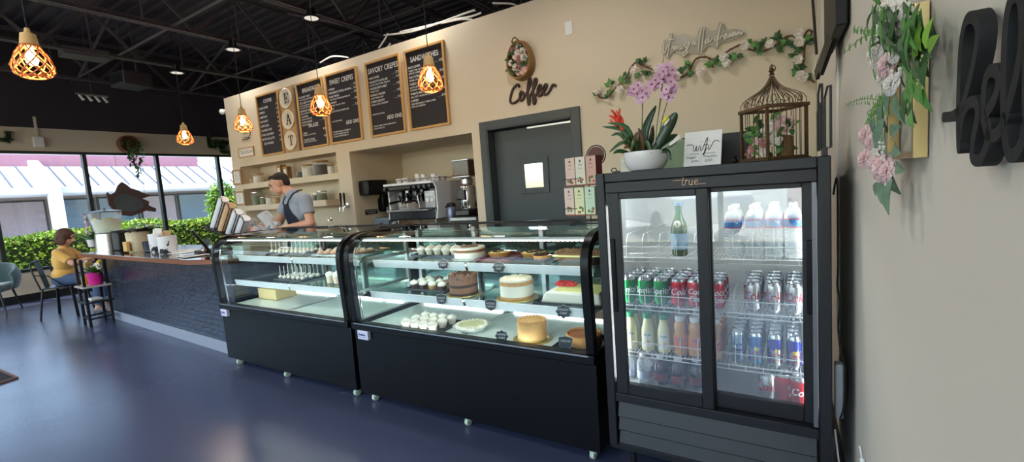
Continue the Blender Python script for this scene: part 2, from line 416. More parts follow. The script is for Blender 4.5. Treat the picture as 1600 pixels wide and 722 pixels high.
# sloped metal roof skirt: eave at XB, ridge at XB-1.6
def roofseg(y0, y1):
    m_ = MB().prism([(XB, 2.42), (XB-1.5, 3.22), (XB-1.6, 3.14), (XB-.1, 2.30)], y0, y1, 'y')
    r_ = obj('roof', m_, roofm, bd)
    s_ = MB(); y = y0+.12
    while y < y1:
        s_.bar((XB+.01, y, 2.435), (XB-1.5, y, 3.235), .045, .04); y += .42
    obj('roof_seams', s_, seam, r_)
roofseg(-8, 4.6); roofseg(4.95, 9.75); 
obj('eave_gutter', MB().box(XB-.02, XB+.1, -8, 9.75, 2.24, 2.44), whitewash, bd, bevel=.01)
obj('soffit', MB().box(XB-1.5, XB, -8, 9.75, 2.2, 2.24), whitewash, bd)
obj('fascia_band', MB().box(XB-1.9, XB-1.6, -8, 9.75, 3.1, 3.62), purple, bd)
obj('parapet', MB().box(XB-2.6, XB-1.9, -8, 9.9, 3.2, 3.80), whitewash, bd)
for (y, z) in ((4.62, 0), (9.72, 0)):   # white fins running down the slope with their columns
    f_ = obj('fin_wall', MB().prism([(XB+.35, 2.3), (XB+.35, 2.56), (XB-1.5, 3.42), (XB-1.7, 3.42), (XB-1.7, 2.3)], y, y+.24, 'y'), whitewash, bd)
obj('column', MB().box(XB-.1, XB+.36, 4.61, 4.87, 0, 2.31), whitewash, bd)
y = -7.8; i = 0
while y < 9:
    wd = 1.15
    fr = obj('shop_window', MB().box(XB-1.42, XB-1.36, y, y+wd+.06, .25, 2.1), winframe, bd)
    obj('pane', MB().box(XB-1.38, XB-1.34, y+.05, y+wd, .3, 2.05), bluegl if i % 3 else mat('tinted_shop_glass_warm', rgb(146,136,146), .15, noise_=.1), fr)
    y += wd+.12; i += 1
# second building seen at the far right of the windows
b2_ = thing('far_building', 'pale building with white roof glimpsed beyond the last window mullion', 'building', (0,0,0))
obj('facade_wall', MB().box(XB-6, XB-3, 11.4, 26, 0, 2.3), whitewash, b2_)
m_ = MB().prism([(XB-2.6, 2.3), (XB-5, 3.5), (XB-5, 2.3)], 11.2, 26, 'y'); rf = obj('roof', m_, roofm, b2_)
s_ = MB(); y = 11.4
while y < 26: s_.bar((XB-2.59, y, 2.32), (XB-5, y, 3.52), .05, .05); y += .5
obj('roof_seams', s_, seam, rf)

# hedge: clipped box of small leaves
leafg = [mat('hedge_leaf_a', rgb(150,178,52), .5, noise_=.15), mat('hedge_leaf_b', rgb(96,138,48), .5, noise_=.15), mat('hedge_leaf_c', rgb(188,204,92), .5, noise_=.15)]
def hedge(name, label, x0, x1, y0, y1, h, n, mats, kind=None, sz=.07):
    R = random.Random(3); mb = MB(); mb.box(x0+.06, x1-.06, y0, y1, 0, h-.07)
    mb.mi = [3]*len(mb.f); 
    for i in range(n):
        y = R.uniform(y0, y1); q = R.random(); hh = h + .05*math.sin(y*1.7)+.04*math.sin(y*4.1+1)
        if q < .5: p = V((R.uniform(x0, x1), y, hh+R.uniform(-.07, .04))); nrm = V((0,0,1))
        else: p = V((x1+R.uniform(-.09, .05), y, R.uniform(.03, hh))); nrm = V((1,0,.2))
        d = (nrm*.6+V((R.uniform(-1,1), R.uniform(-1,1), R.uniform(-.6,1)))).normalized()
        mb.cur = R.choice((0,0,1,1,2)); s = sz*R.uniform(.6,1.3)
        a = d.orthogonal().normalized(); a.rotate(Matrix.Rotation(R.uniform(0,6.28), 3, d)); 
        mb.add([p-a*s*.35, p+d*s*.5-a.cross(d)*0, p+a*s*.35, p+d*s+V((0,0,0))], [(0,1,2),(0,3,1),(1,3,2)])
    o = obj(name, mb, mats, recalc=False); return o
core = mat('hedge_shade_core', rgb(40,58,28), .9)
h_ = hedge('hedge', '', XL-2.6, XL-1.5, -6, 12, 1.12, 26000, leafg+[core])
tag(h_, 'clipped green hedge running along outside of the window wall', 'hedge')
def tree(name, label, x, y, h, r, seed, n=2600):
    R = random.Random(seed); t = thing(name, label, 'tree', (x, y, 0))
    obj('trunk', MB().tube([(0,0,0),(.05,.03,h*.35),(0,.08,h*.7)], [.12,.09,.05], 8), mat('bark', rgb(92,78,66), .9, bump=.4), t)
    mb = MB()
    for i in range(n):
        d = V((R.gauss(0,1), R.gauss(0,1), R.gauss(0,1))).normalized(); p = V((0,0,h*.62)) + V((d.x*r, d.y*r, d.z*h*.42))*R.uniform(.5,1)
        mb.cur = R.choice((0,1,1)); mb.leaf(p, V((R.uniform(-1,1),R.uniform(-1,1),R.uniform(-.8,.6))), .16, .08, n=2)
    obj('foliage', mb, leafg[:2], t, recalc=False)
tree('small_tree', 'slim leafy tree outside between the white building and last window', -17.6, 8.6, 2.4, .55, 5, 1800)
tree('leafy_tree', 'taller leafy tree outside behind the beige wall end', -20.0, 12.2, 4.6, 1.6, 6, 4200)
# parking lot in front of the shop: it shows only as a reflection in the glass
yel = mat('yellow_kerb_paint', rgb(236,206,66), .7)
struct('kerb_outside', MB().box(-12, 6, YF-2.4, YF-2.2, -.02, .1), yel)
carp = mat('white_car_paint', rgb(240,240,242), .2, coat=.8, noise_=.01); carg = mat('car_glass', rgb(30,40,50), .05, noise_=.02)
def car(name, label, x, y, rz, paint):
    t = thing(name, label, 'car', (x, y, 0), rz)
    prof = [(-2.15,.35),(-2.2,.7),(-2.05,.88),(-1.2,.98),(-.55,1.38),(.75,1.42),(1.55,1.02),(2.1,.92),(2.2,.65),(2.15,.35)]
    obj('body', MB().prism([(p[0],p[1]) for p in prof], -.85, .85, 'y'), paint, t, bevel=.06, seg=3)
    for s in (-1, 1): obj('side_window', MB().prism([(-1.02,1.0),(-.5,1.31),(.7,1.34),(1.3,1.03)], s*.852, s*.858, 'y'), carg, t)
    obj('windshield', MB().quad((-1.19,-.7,1.0),(-1.19,.7,1.0),(-.6,.66,1.36),(-.6,-.66,1.36)), carg, t, solid=.01)
    for a in (-1.35, 1.35):
        for s in (-1, 1): obj('wheel', MB().cyl((a, s*.7, .32), (a, s*.88, .32), .32, n=24), blackmatte, t)
    for s in (-1, 1): obj('headlight', MB().ell((-2.13, s*.6, .72), (.08,.16,.07)), chrome, t)
car('parked_car', 'white car parked beyond the kerb outside the shop front', -2.7, YF-4.6, .9, carp)
car('parked_car', 'second white car parked further along the shop front', -6.8, YF-5.2, 1.2, carp)
car('parked_car', 'red car parked outside the shop front near the side wall', .9, YF-5.0, 1.45, mat('red_car_paint', rgb(200,40,60), .25, coat=.6))
# ---------------------------------------------------------------- curved glass bakery cases
YC = 1.97
caseg = glass('case_curved_glass', (.90,.955,.93,1), 1.5)
caseback = mat('case_mirror_back', rgb(120,140,134), .08, .85, noise_=.03)
deck = mat('case_white_deck', rgb(226,238,234), .25, noise_=.02)
led = emis('led_cool_white', (.93, 1, .98, 1), LED_S)
shelf_g = glass('shelf_glass', (.85,.94,.9,1), 1.5)
edge = mat('frosted_price_rail', rgb(225,234,240), .3, noise_=.02)
PR = [(0.0,.565),(-.012,.80),(-.018,.95),(-.010,1.035),(.022,1.095),(.080,1.135),(.155,1.152),(.30,1.157),(.70,1.157)]  # (depth from front, height)
PRs = [V((a, b, 0)) for a, b in PR]; PRs = [(p.x, p.y) for p in catmull(PRs, 4)]
def bakery_case(name, label, xa, xb, cast):
    t = thing(name, label, 'bakery display case', (0,0,0))
    # base
    m = MB(); m.box(xa, xb, YC+.01, YC+.70, .062, .515)
    base = obj('base_cabinet', m, blackgloss, t, bevel=.006)
    obj('base_ledge', MB().box(xa, xb, YC-.012, YC+.045, .515, .565), blackgloss, t, bevel=.005)
    obj('ledge_trim', MB().box(xa+.03, xb-.03, YC-.015, YC-.010, .556, .562), steel, t)
    # end frames: black bands following the curve
    W = .045
    for x in (xa, xb-W):
        m = MB(); out = PRs; inn = [(a+.040 if b < 1.0 else a+.02 if b < 1.1 else a, b-.0 if b < 1.0 else (b-.02 if b < 1.1 else b-.042)) for a, b in PRs]
        # offset properly along normals
        inn = []
        for i, (a, b) in enumerate(PRs):
            p = PRs[max(0, i-1)]; q = PRs[min(len(PRs)-1, i+1)]; d = V((q[0]-p[0], q[1]-p[1])).normalized(); inn.append((a+d.y*.045, b-d.x*.045))
        vs = []; k = len(out)
        for xx in (x, x+W): vs += [(xx, YC+a, b) for a, b in out] + [(xx, YC+a, b) for a, b in inn]
        fs = []
        for i in range(k-1):
            fs += [(i, i+1, k+i+1, k+i), (2*k+i, 3*k+i, 3*k+i+1, 2*k+i+1), (i, 2*k+i, 2*k+i+1, i+1), (k+i, k+i+1, 3*k+i+1, 3*k+i)]
        fs += [(0, k, 3*k, 2*k), (k-1, 3*k-1, 4*k-1, 2*k-1)]
        m.add(vs, fs); obj('end_frame', m, blackgloss, t, bevel=.004)
        xs = x+W+.001 if x == xa else x-.001
        m = MB(); m.tube([(xs, YC+a+.010, b) for a, b in inn], .004, 6); obj('chrome_trim', m, chrome, t)
    # curved front glass
    m = MB(); k = len(PRs); vs = [(x, YC+.004+a, b-.004) for x in (xa+W, xb-W) for a, b in PRs]
    m.add(vs, [(i, i+1, k+i+1, k+i) for i in range(k-1)]); obj('curved_glass', m, caseg, t, recalc=False, sharp=3)
    for x in (xa+W*.5, xb-W*.5):   # side glass
        m = MB(); pts = [(a, b-.03) for a, b in PRs[1:]] + [(.68, .57), (.03, .57)]; pts = [(YC+max(.02,a), b) for a, b in pts]
        m.add([(x, a, b) for a, b in pts], [tuple(range(len(pts)))]); obj('side_glass', m, caseg, t, recalc=False)
    # back: two sliding mirrored doors and posts
    n = 3; wd = (xb-xa-.1)/n
    for i in range(n):
        d = obj('rear_door', MB().box(xa+.05+i*wd+.01, xa+.05+(i+1)*wd-.01, YC+.665+.012*(i % 2), YC+.672+.012*(i % 2), .58, 1.125), caseback, t)
    for i in range(n+1): obj('rear_post', MB().box(xa+.05+i*wd-.014, xa+.05+i*wd+.014, YC+.64, YC+.662, .565, 1.13), steel, t)
    obj('top_rear_rail', MB().box(xa, xb, YC+.64, YC+.70, 1.125, 1.16), blackgloss, t, bevel=.004)
    # deck
    obj('deck', MB().box(xa+.045, xb-.045, YC+.05, YC+.66, .522, .535), deck, t)
    mid = (xa+xb)/2
    obj('deck_divider', MB().box(mid-.012, mid+.012, YC+.05, YC+.66, .535, .541), steel, t, bevel=.002)
    for s0, s1 in ((xa+.1, mid-.05), (mid+.05, xb-.1)):
        l = obj('light_strip', MB().box(s0, s1, YC+.046, YC+.056, .535, .545), led, t)
        obj('light_strip', MB().box(s0, s1, YC+.60, YC+.612, .535, .545), led, t)
    # top light under the top front edge
    m = MB(); m.box(xa+.05, xb-.05, YC+.095, YC+.125, 1.108, 1.122); lt = obj('light_housing', m, steel, t)
    m = MB(); x = xa+.07
    while x < xb-.07: m.box(x, x+.012, YC+.100, YC+.120, 1.100, 1.108); x += .026
    o = obj('leds', m, led, lt)
    # two glass shelves with frosted price rails
    for (z, dp) in ((.735, .52), (.945, .47)):
        y0 = YC+.66-dp
        for s0, s1 in ((xa+.06, mid-.012), (mid+.012, xb-.06)):
            s_ = obj('glass_shelf', MB().box(s0, s1, y0, YC+.655, z, z+.006), shelf_g, t, bevel=.001)
            obj('price_rail', MB().bar(((s0), y0-.008, z-.012), (s1, y0-.008, z-.012), .007, .052, up=(0,-.25,1)), edge, s_)
        for x in (xa+.06, mid, xb-.06): obj('shelf_bracket', MB().box(x-.006, x+.006, y0, YC+.65, z-.018, z), steel, t)
        obj('light_strip', MB().box(xa+.1, xb-.1, y0+.02, y0+.032, z-.014, z-.006), emis('led_shelf', (.93,1,.98,1), LED_S*.55), t)
    for x in cast:
        for y in (YC+.055, YC+.64):
            if y > YC+.1: pass
            c = obj('caster', MB().at(T(x, y, 0)).cyl((-.012,0,.026),(.012,0,.026),.026,n=20).box(-.018,.018,-.012,.012,.03,.06), mat('caster_nylon', rgb(206,224,202), .35), t, bevel=.003)
    return t
XA0, XA1 = -4.325, -2.60
XB0, XB1 = -2.56, -.82
CS1 = bakery_case('bakery_case', 'black bakery case with curved glass holding cake pops beside tiled counter', XA0, XA1, (-4.22, -3.5, -2.66))
CS2 = bakery_case('bakery_case', 'black bakery case with curved glass full of cakes beside the fridge', XB0, XB1, (-2.47, -1.67, -.88))
# maker's plates
for (x, c) in ((XA0+.035, CS1), (XB0+.06, CS2)):
    p = obj('maker_plate', MB().box(x, x+.10, YC-.0165, YC-.0135+.024, .455, .515), mat('plate_lilac_white', rgb(214,216,240), .3), c, bevel=.003)
    m = MB(); addtext(m, 'Avantco', vert(x+.012, YC-.0175, .482), size=.024, sx=.82, offset=.0004)
    m.tube([(x+.02, YC-.018, .474),(x+.05, YC-.018, .470),(x+.085, YC-.018, .474)], .0012, 5); m.tube([(x+.02, YC-.018, .474),(x+.012, YC-.018, .478),(x+.014, YC-.018,.482)], .0012, 5)
    obj('lettering', m, mat('plate_navy_ink', rgb(40,52,120), .5), p)
# ---------------------------------------------------------------- sliding glass door fridge
YD = 1.93; FX0, FX1 = -.755, .105; FT = 1.42
fblack = mat('fridge_black', rgb(28,29,33), .42, noise_=.06, nscale=9, bump=.03, bscale=300)
fin_ = mat('fridge_liner', rgb(222,226,226), .4, noise_=.01)
wire = mat('white_wire', rgb(236,238,238), .35, noise_=.01)
fglass = glass('fridge_insulated_glass', (.95,.97,.97,1), 1.5, extra=FR_EXTRA)
FR = thing('glass_door_fridge', 'black two door glass fridge of drinks standing beside the right wall', 'fridge', (0,0,0))
D2 = YD+.66
obj('left_side', MB().box(FX0, FX0+.04, YD, D2, .16, FT), fblack, FR, bevel=.004)
obj('right_side', MB().box(FX1-.04, FX1, YD, D2, .16, FT), fblack, FR, bevel=.004)
obj('rear_panel', MB().box(FX0+.04, FX1-.04, D2-.02, D2, .16, FT), fblack, FR)
obj('top_panel', MB().box(FX0+.04, FX1-.04, YD+.004, D2-.02, 1.38, FT), fblack, FR, bevel=.003)
hd = obj('header', MB().box(FX0+.04, FX1-.04, YD+.006, YD+.07, 1.332, 1.378), fblack, FR, bevel=.003)
obj('liner', MB().box(FX0+.04, FX0+.05, YD+.09, D2-.03, .40, 1.36).box(FX1-.05, FX1-.04, YD+.09, D2-.03, .40, 1.36).box(FX0+.04, FX1-.04, D2-.04, D2-.03, .40, 1.36).box(FX0+.04, FX1-.04, YD+.09, D2-.03, 1.356, 1.379).box(FX0+.04, FX1-.04, YD+.09, D2-.03, .40, .425), fin_, FR)
fl = obj('interior_lighting', MB().box(FX0+.08, FX1-.08, YD+.095, YD+.125, 1.335, 1.355), white, FR)
obj('tube', MB().box(FX0+.09, FX1-.09, YD+.10, YD+.12, 1.328, 1.335), emis('fridge_lamp', (.95,1,1,1), FRL_S), fl)
for sx in (FX0+.054, FX1-.062): 
    l2 = obj('interior_lighting', MB().box(sx, sx+.008, YD+.092, YD+.10, .45, 1.27), emis('fridge_added_fill', (.95,1,1,1), FRL_S*.7), FR)  # side strips added to brighten the shelves; the fridge shows only its top lamp
def door(name, x0, x1, y, st, glass_x0, glass_x1, zb, zt, gzb, gzt):
    d = obj(name, MB().box(x0, glass_x0, y, y+.03, zb, zt).box(glass_x1, x1, y, y+.03, zb, zt).box(glass_x0, glass_x1, y, y+.03, zb, gzb).box(glass_x0, glass_x1, y, y+.03, gzt, zt), fblack, FR, bevel=.003)
    obj('glass_pane', MB().box(glass_x0-.005, glass_x1+.005, y+.012, y+.018, gzb-.005, gzt+.005), fglass, d)
    return d
dl = door('sliding_door', FX0+.048, -.295, YD+.008, 0, -.655, -.34, .415, 1.332, .468, 1.303)
dr = door('sliding_door', -.33, FX1-.042, YD+.042, 0, -.29, .018, .415, 1.332, .478, 1.312)
obj('door_handle', MB().box(-.70, -.682, YD+.0, YD+.010, .80, 1.13), blackgloss, dl, bevel=.002)
obj('door_handle', MB().box(.032, .052, YD+.034, YD+.044, .84, 1.12), blackgloss, dr, bevel=.002)
obj('gasket_channel', MB().box(.048, .062, YD+.01, YD+.04, .42, 1.33), mat('grey_track', rgb(120,122,128), .35, .6), FR)
obj('sill', MB().box(FX0+.04, FX1-.04, YD+.004, YD+.09, .375, .415), fblack, FR, bevel=.003)
g = obj('grille', MB().box(FX0+.05, FX1-.05, YD+.03, YD+.05, .165, .37), blackmatte, FR)
for z in (.302, .238, .174):
    m = MB(); m.prism([(YD+.028, z+.068), (YD+.024, z+.070), (YD+.002, z+.004), (YD+.006, z), (YD+.034, z)], FX0+.048, FX1-.048, 'x'); obj('louver', m, fblack, g, bevel=.001)
obj('base_rail', MB().box(FX0, FX1, YD+.01, YD+.05, .14, .17), fblack, FR, bevel=.003)
for x in (FX0+.09, FX1-.09):
    for y in (YD+.07, D2-.07): obj('foot', MB().lathe([(.02,0),(.022,.02),(.014,.03),(.014,.145)], 14, (x, y, 0)), darkmetal, FR)
gold = mat('brass_badge', rgb(214,184,120), .25, .8, noise_=.03)
gold2 = mat('peach_badge', rgb(226,184,150), .35, .2, noise_=.03)
# script badge on the header
def strokes(m, M, paths, r, flat=1.0):
    for p in paths: 
        if len(p) > 2: p = [tuple(q) for q in catmull([V((a[0], a[1], 0)) for a in p], 4)]
        m.tube([M @ V((q[0], q[1], 0)) for q in p], r, 6)
TRUE = [[(-.9,.62),(.55,.62)],[(.25,.95),(.12,.2),(.2,.05),(.38,.1)],[(-.05,.62),(.6,.62)],
        [(.5,.55),(.45,.05)],[(.48,.4),(.6,.58),(.78,.56)],[(.9,.58),(.84,.15),(.95,.04),(1.12,.12),(1.2,.58)],[(1.2,.58),(1.14,.1),(1.24,.04)],
        [(1.42,.3),(1.7,.36),(1.72,.55),(1.5,.56),(1.4,.25),(1.52,.06),(1.75,.1)],[(1.75,.1),(2.6,.1)]]
m = MB(); strokes(m, Matrix.Translation((-.392, YD+.004, 1.346)) @ Matrix.Scale(.036, 4) @ Euler((PI/2,0,0)).to_matrix().to_4x4(), TRUE, .0015*1)
obj('badge', m, gold2, hd)
m = MB(); bp_ = obj('badge', MB().box(-.175, -.02, YD-.003, YD+.004, .183, .215), mat('badge_black_plate', rgb(34,32,26), .3), g, bevel=.002)
strokes(m, Matrix.Translation((-.13, YD-.004, .190)) @ Matrix.Scale(.025, 4) @ Euler((PI/2,0,0)).to_matrix().to_4x4(), TRUE[1:], .0011)
z0, z1, xx0, xx1 = .186, .212, -.171, -.024
for a, b in (((xx0,z0),(xx1,z0)),((xx1,z0),(xx1,z1)),((xx1,z1),(xx0,z1)),((xx0,z1),(xx0,z0))): m.bar((a[0], YD-.0035, a[1]), (b[0], YD-.0035, b[1]), .001, .0015)
m.box(-.166, -.15, YD-.004, YD-.003, .189, .209)
obj('badge_lettering', m, gold, bp_)
# wire shelves
SHZ = [1.035, .812, .588]
def wire_shelf(z, i):
    m = MB(); y0, y1 = YD+.10, D2-.05; x0, x1 = FX0+.06, FX1-.06
    for y in (y0, y0+.12, y0+.3, y1): m.cyl((x0, y, z-.004), (x1, y, z-.004), .003, n=6)
    x = x0
    while x < x1: m.cyl((x, y0, z), (x, y1, z), .0016, n=5); x += .016
    m.cyl((x0, y0, z-.022), (x1, y0, z-.022), .0028, n=6)
    x = x0
    while x < x1: m.cyl((x, y0, z-.022), (x, y0, z), .002, n=5); x += .064
    o = obj('wire_shelf', m, wire, FR)
    fence = MB(); fence.cyl((x0, y0+.004, z+.045), (x1, y0+.004, z+.045), .0022, n=6)
    obj('front_fence', fence, wire, o)
    dv = MB(); x = x0+.033
    hh = (.10, .085, .10)[i]
    while x < x1:
        dv.tube([(x, y0+.004, z), (x, y0+.004, z+hh*.7), (x, y0+.03, z+hh), (x, y1-.05, z+hh), (x, y1-.02, z)], .0018, 5); x += .0735
    obj('lane_dividers', dv, wire, o)
for i, z in enumerate(SHZ): wire_shelf(z, i)
tr = obj('drip_floor', MB().box(FX0+.052, FX1-.052, YD+.10, D2-.05, .425, .432), mat('liner_steel', rgb(196,200,202), .3, .3, noise_=.05), FR)
# power strip and cords beside the fridge
o = obj('power_strip', MB().cbox((0,0,0), (.026,.045,.21)), mat('grey_strip', rgb(150,152,158), .45), bevel=.006); o.location = (FX1+.022, 1.985, .56); o.rotation_euler = (0.05, 0.0, 0); tag(o, 'grey power strip hanging between the fridge and right wall', 'power strip')
cord = [(FX1+.012, 2.0, 1.28), (FX1+.035, 1.98, 1.33), (FX1+.038, 1.97, 1.05), (FX1+.03, 1.96, .96), (FX1+.045, 1.96, .9), (FX1+.036, 1.96, .8), (FX1+.05, 1.955, .72), (FX1+.075, 1.955, .66), (FX1+.07, 1.955, .52), (FX1+.045, 1.96, .46)]
cord = [(FX1+.004+(x-FX1)*.45, y, z) for x, y, z in cord]
obj('power_cord', MB().tube(catmull(cord, 5), .0035, 6), blackmatte, FR)
cord = [(FX1+.012, 1.99, .40), (FX1+.03, 1.985, .30), (FX1+.05, 1.98, .2), (FX1+.06, 1.97, .1), (FX1+.07, 1.96, .01), (FX1+.06, 1.8, .006)]
cord = [(FX1+.004+(x-FX1)*.5, y, z) for x, y, z in cord]
obj('power_cord', MB().tube(catmull(cord, 5), .003, 6), white, FR)
# ---------------------------------------------------------------- drinks
alu = mat('can_aluminium', rgb(205,208,212), .22, 1, noise_=.03)
def can(body, txt, ink, r=.033, h=.122, size=.045, sx=1.0, a0=-PI/2, band=None, tz=.45, shear=.0, name='soda_can', extra=None):
    t = thing(name, '', 'drink can')
    obj('body', MB().lathe([(r*.74,0),(r*.8,.004),(r,.016),(r,h-.018),(r*.97,h-.014)], 28, cap=True), body, t)
    obj('lid', MB().lathe([(r*.97,h-.014),(r*.80,h-.003),(r*.82,h),(r*.76,h),(r*.74,h-.005),(0,h-.005)], 28, cap=False).lathe([(.007,h-.005),(.007,h-.0035),(0,h-.0035)], 10, (0,-.006,0), cap=False), alu, t)
    if txt:
        m = MB(); 
        for (s, z, sz, sxx) in txt: wraptext(m, s, r+.0004, h*z, a0, sz, sxx, .0006, shear, arc=.0)
        obj('lettering', m, ink, t)
    if extra: extra(t, r, h)
    return t
def tint(n, *c, **k): return mat(n, rgb(*c), k.get('r', .25), k.get('m', .5), noise_=.02)
redink = tint('red_ink', 196, 24, 40, m=0, r=.4); whiteink = tint('white_ink', 240,240,240, m=0, r=.4)
green_can = can(tint('can_green', 10,150,72), [('Sprite', .42, .040, .95)], whiteink)
cola_can = can(tint('can_red', 206,22,34), [('Cola', .42, .043, .9)], whiteink, shear=.3)
pink_can = can(tint('can_pale_red', 214,60,70), [('Coca', .48, .036, .9), ('Cola', .22, .036, .9)], whiteink, shear=.3)
silver_can = can(tint('can_silver', 206,208,212, m=.85), [('Coke', .42, .050, .85)], redink, shear=.1)
def energy_deco(cA, cB):
    def f(t, r, h):
        m = MB(); n = 28   # two blue fields meeting on the diagonal, as bands around the can
        def band(a0, a1, zlo, zhi):
            k = 8; vs = []
            for i in range(k+1):
                a = a0+(a1-a0)*i/k; vs += [((r+.0003)*math.cos(a), (r+.0003)*math.sin(a), zlo(i/k)), ((r+.0003)*math.cos(a), (r+.0003)*math.sin(a), zhi(i/k))]
            m.add(vs, [(2*i, 2*i+2, 2*i+3, 2*i+1) for i in range(k)])
        for q in range(4):
            a = -PI/2 + q*PI/2 - PI/4
            if q % 2 == 0: band(a, a+PI/2, lambda t_: h*(.52+.04*t_), lambda t_: h*.86)
            else: band(a, a+PI/2, lambda t_: h*.12, lambda t_: h*(.50-.04*t_))
        for q in range(4):
            a = -PI/2 + q*PI/2 - PI/4
            if q % 2: band(a, a+PI/2, lambda t_: h*.56, lambda t_: h*.80)
        obj('colour_fields', m, cA, t)
        m = MB(); m.ell((0, -r*.98, h*.5), (.009,.003,.009), 10, 6); obj('sun_disc', m, mat('can_yellow', rgb(240,190,40), .4), t)
        m = MB(); wraptext(m, 'Red Bull', r+.0006, h*.36, -PI/2, .014, 1, .0003); wraptext(m, 'ENERGY DRINK', r+.0006, h*.20, -PI/2, .006, 1, .0001); obj('lettering', m, redink, t)
    return f
en_blue = can(alu, None, None, .0265, .135, name='energy_drink_can', extra=energy_deco(tint('energy_blue', 24,40,170), None))
en_cyan = can(tint('can_cyan', 90,160,200), None, None, .0265, .135, name='energy_drink_can', extra=energy_deco(tint('energy_cyan', 40,110,190), None))
en_ice = can(tint('can_ice', 150,180,210, m=.8), [('Red Bull', .55, .016, 1), ('SUGARFREE', .4, .009, 1)], tint('navy_ink', 30,50,130, m=0), .0265, .135, name='energy_drink_can')
DEP = ('front', 'second', 'third', 'fourth', 'back')
PROTO_AWAY = []
def first_or_dup(proto, loc, rz, label, group):
    if not proto.get('placed'):
        proto['placed'] = 1; proto.location = loc; proto.rotation_euler = (0,0,rz); proto['label'] = label; proto['group'] = group; return proto
    r = dup(proto, loc, rz, label, group)
    return r
def lane(proto, px, py, z, rad, n, what, colname, group, y0=YD+.108, jig=.0):
    X = ony(px, py, y0+rad).x
    for k in range(n):
        ordn = DEP[k] if k < 4 and k < n-1 else ('back' if n > 1 else 'only')
        first_or_dup(proto, (X+random.uniform(-jig, jig), y0+rad+.004+k*(2*rad+.002), z+.002), random.uniform(-.1,.4) if k else random.uniform(.12,.3), '%s, %s of %s' % (what, ordn, colname), group)
Z1, Z2, Z3, Z4 = SHZ[0], SHZ[1], SHZ[2], .430
lane(green_can, 982, 452, Z2, .033, 4, 'green soda can', 'the leftmost green lane', 'green soda cans')
lane(green_can, 1007, 452, Z2, .033, 4, 'green soda can', 'the middle green lane', 'green soda cans')
lane(green_can, 1032, 452, Z2, .033, 4, 'green soda can', 'the green lane beside the red cans', 'green soda cans')
lane(cola_can, 1059.5, 452, Z2, .033, 4, 'red cola can with white script', 'the lane beside green cans', 'red cola cans')
lane(pink_can, 1086, 452, Z2, .033, 4, 'red cola can with two-line script', 'the lane behind the door stile', 'red cola cans')
lane(pink_can, 1119, 455, Z2, .033, 3, 'red cola can with two-line script', 'the last red lane', 'red cola cans')
lane(silver_can, 1176, 460, Z2, .033, 4, 'silver cola can', 'the silver lane beside the empty gap', 'silver cola cans on the wire shelf')
lane(silver_can, 1208, 460, Z2, .033, 4, 'silver cola can', 'the middle silver lane', 'silver cola cans on the wire shelf')
lane(silver_can, 1241, 460, Z2, .033, 4, 'silver cola can', 'the silver lane against the right door frame', 'silver cola cans on the wire shelf')
lane(en_ice, 1152.6, 545, Z3, .0265, 5, 'pale silver-blue energy drink can', 'its own lane', 'energy drink cans')
lane(en_cyan, 1180.5, 548, Z3, .0265, 5, 'cyan energy drink can', 'the cyan lane', 'energy drink cans')
lane(en_blue, 1210.5, 550, Z3, .0265, 5, 'dark blue and silver energy drink can', 'the lane beside cyan cans', 'energy drink cans')
lane(en_blue, 1240.5, 552, Z3, .0265, 5, 'dark blue and silver energy drink can', 'the lane by right door frame', 'energy drink cans')
# loose cans on the floor of the fridge
def single(proto, px, py, z, rad, label, y=YD+.15, rz=0):
    first_or_dup(proto, (ony(px, py, y).x, y, z+.003), rz, label, proto.get('group') or 'loose cans on the fridge floor')
single(silver_can, 1199, 603, Z4, .033, 'silver cola can standing alone on the fridge floor')
single(pink_can, 1225, 603, Z4, .033, 'red cola can on fridge floor beside the silver one', y=YD+.17, rz=1.4)
single(cola_can, 1250, 608, Z4, .033, 'red cola can on fridge floor in the door corner', y=YD+.145)
# bottles
def bottle(name, prof, body, capc, caph, label_band=None, liquid=None, n=20, extra=None, cat='bottle'):
    t = thing(name, '', cat)
    obj('body', MB().lathe(prof, n), body, t)
    rt, zt = prof[-1]
    obj('cap', MB().lathe([(rt*1.2, zt-.002), (rt*1.25, zt+caph*.9), (rt*1.1, zt+caph)], n), capc, t)
    if liquid: 
        lp = [(max(.001, r-.0025), max(.003, z)) for r, z in prof if z < liquid[1]]; lp.append((lp[-1][0], liquid[1])); obj('liquid', MB().lathe(lp, n), liquid[0], t)
    if label_band:
        r, z0, z1, mt = label_band; lb = obj('wrap_label', MB().lathe([(r, z0), (r, z1)], n, cap=False), mt, t)
        if extra: extra(t, lb, r)
    return t
pet = clearplastic('clear_pet', (.86,.9,.92,1), .16); petrib = []
wp = [(.026,0),(.031,.006),(.0315,.02)]
z = .02
while z < .118: wp += [(.0290, z+.004), (.0315, z+.010)]; z += .012
wp += [(.0315,.122),(.0315,.155),(.030,.165),(.024,.182),(.016,.193),(.0125,.198)]
def wlab(t, lb, r):
    m = MB().lathe([(r+.0003,.120),(r+.0003,.1235)], 20, cap=False).lathe([(r+.0003,.152),(r+.0003,.155)], 20, cap=False); obj('red_stripe', m, redink, lb)
    m = MB(); 
    for a in range(3): m.add([((r+.0004)*math.cos(-PI/2+a*2.1+d), (r+.0004)*math.sin(-PI/2+a*2.1+d), zz) for d, zz in ((-.7,.126),(.1,.15),(.3,.14),(.5,.147),(.9,.126))], [(0,1,2),(0,2,4),(2,3,4)])
    obj('mountain_print', m, whiteink, lb)
water = bottle('water_bottle', wp, pet, white, .012, (.0318,.120,.155, mat('water_label_blue', rgb(70,130,190), .4, noise_=.25, nscale=40)), extra=wlab)
def bl(proto, px, py, z, rad, n, what, colname, group, **k): lane(proto, px, py, z, rad, n, what, colname, group, **k)
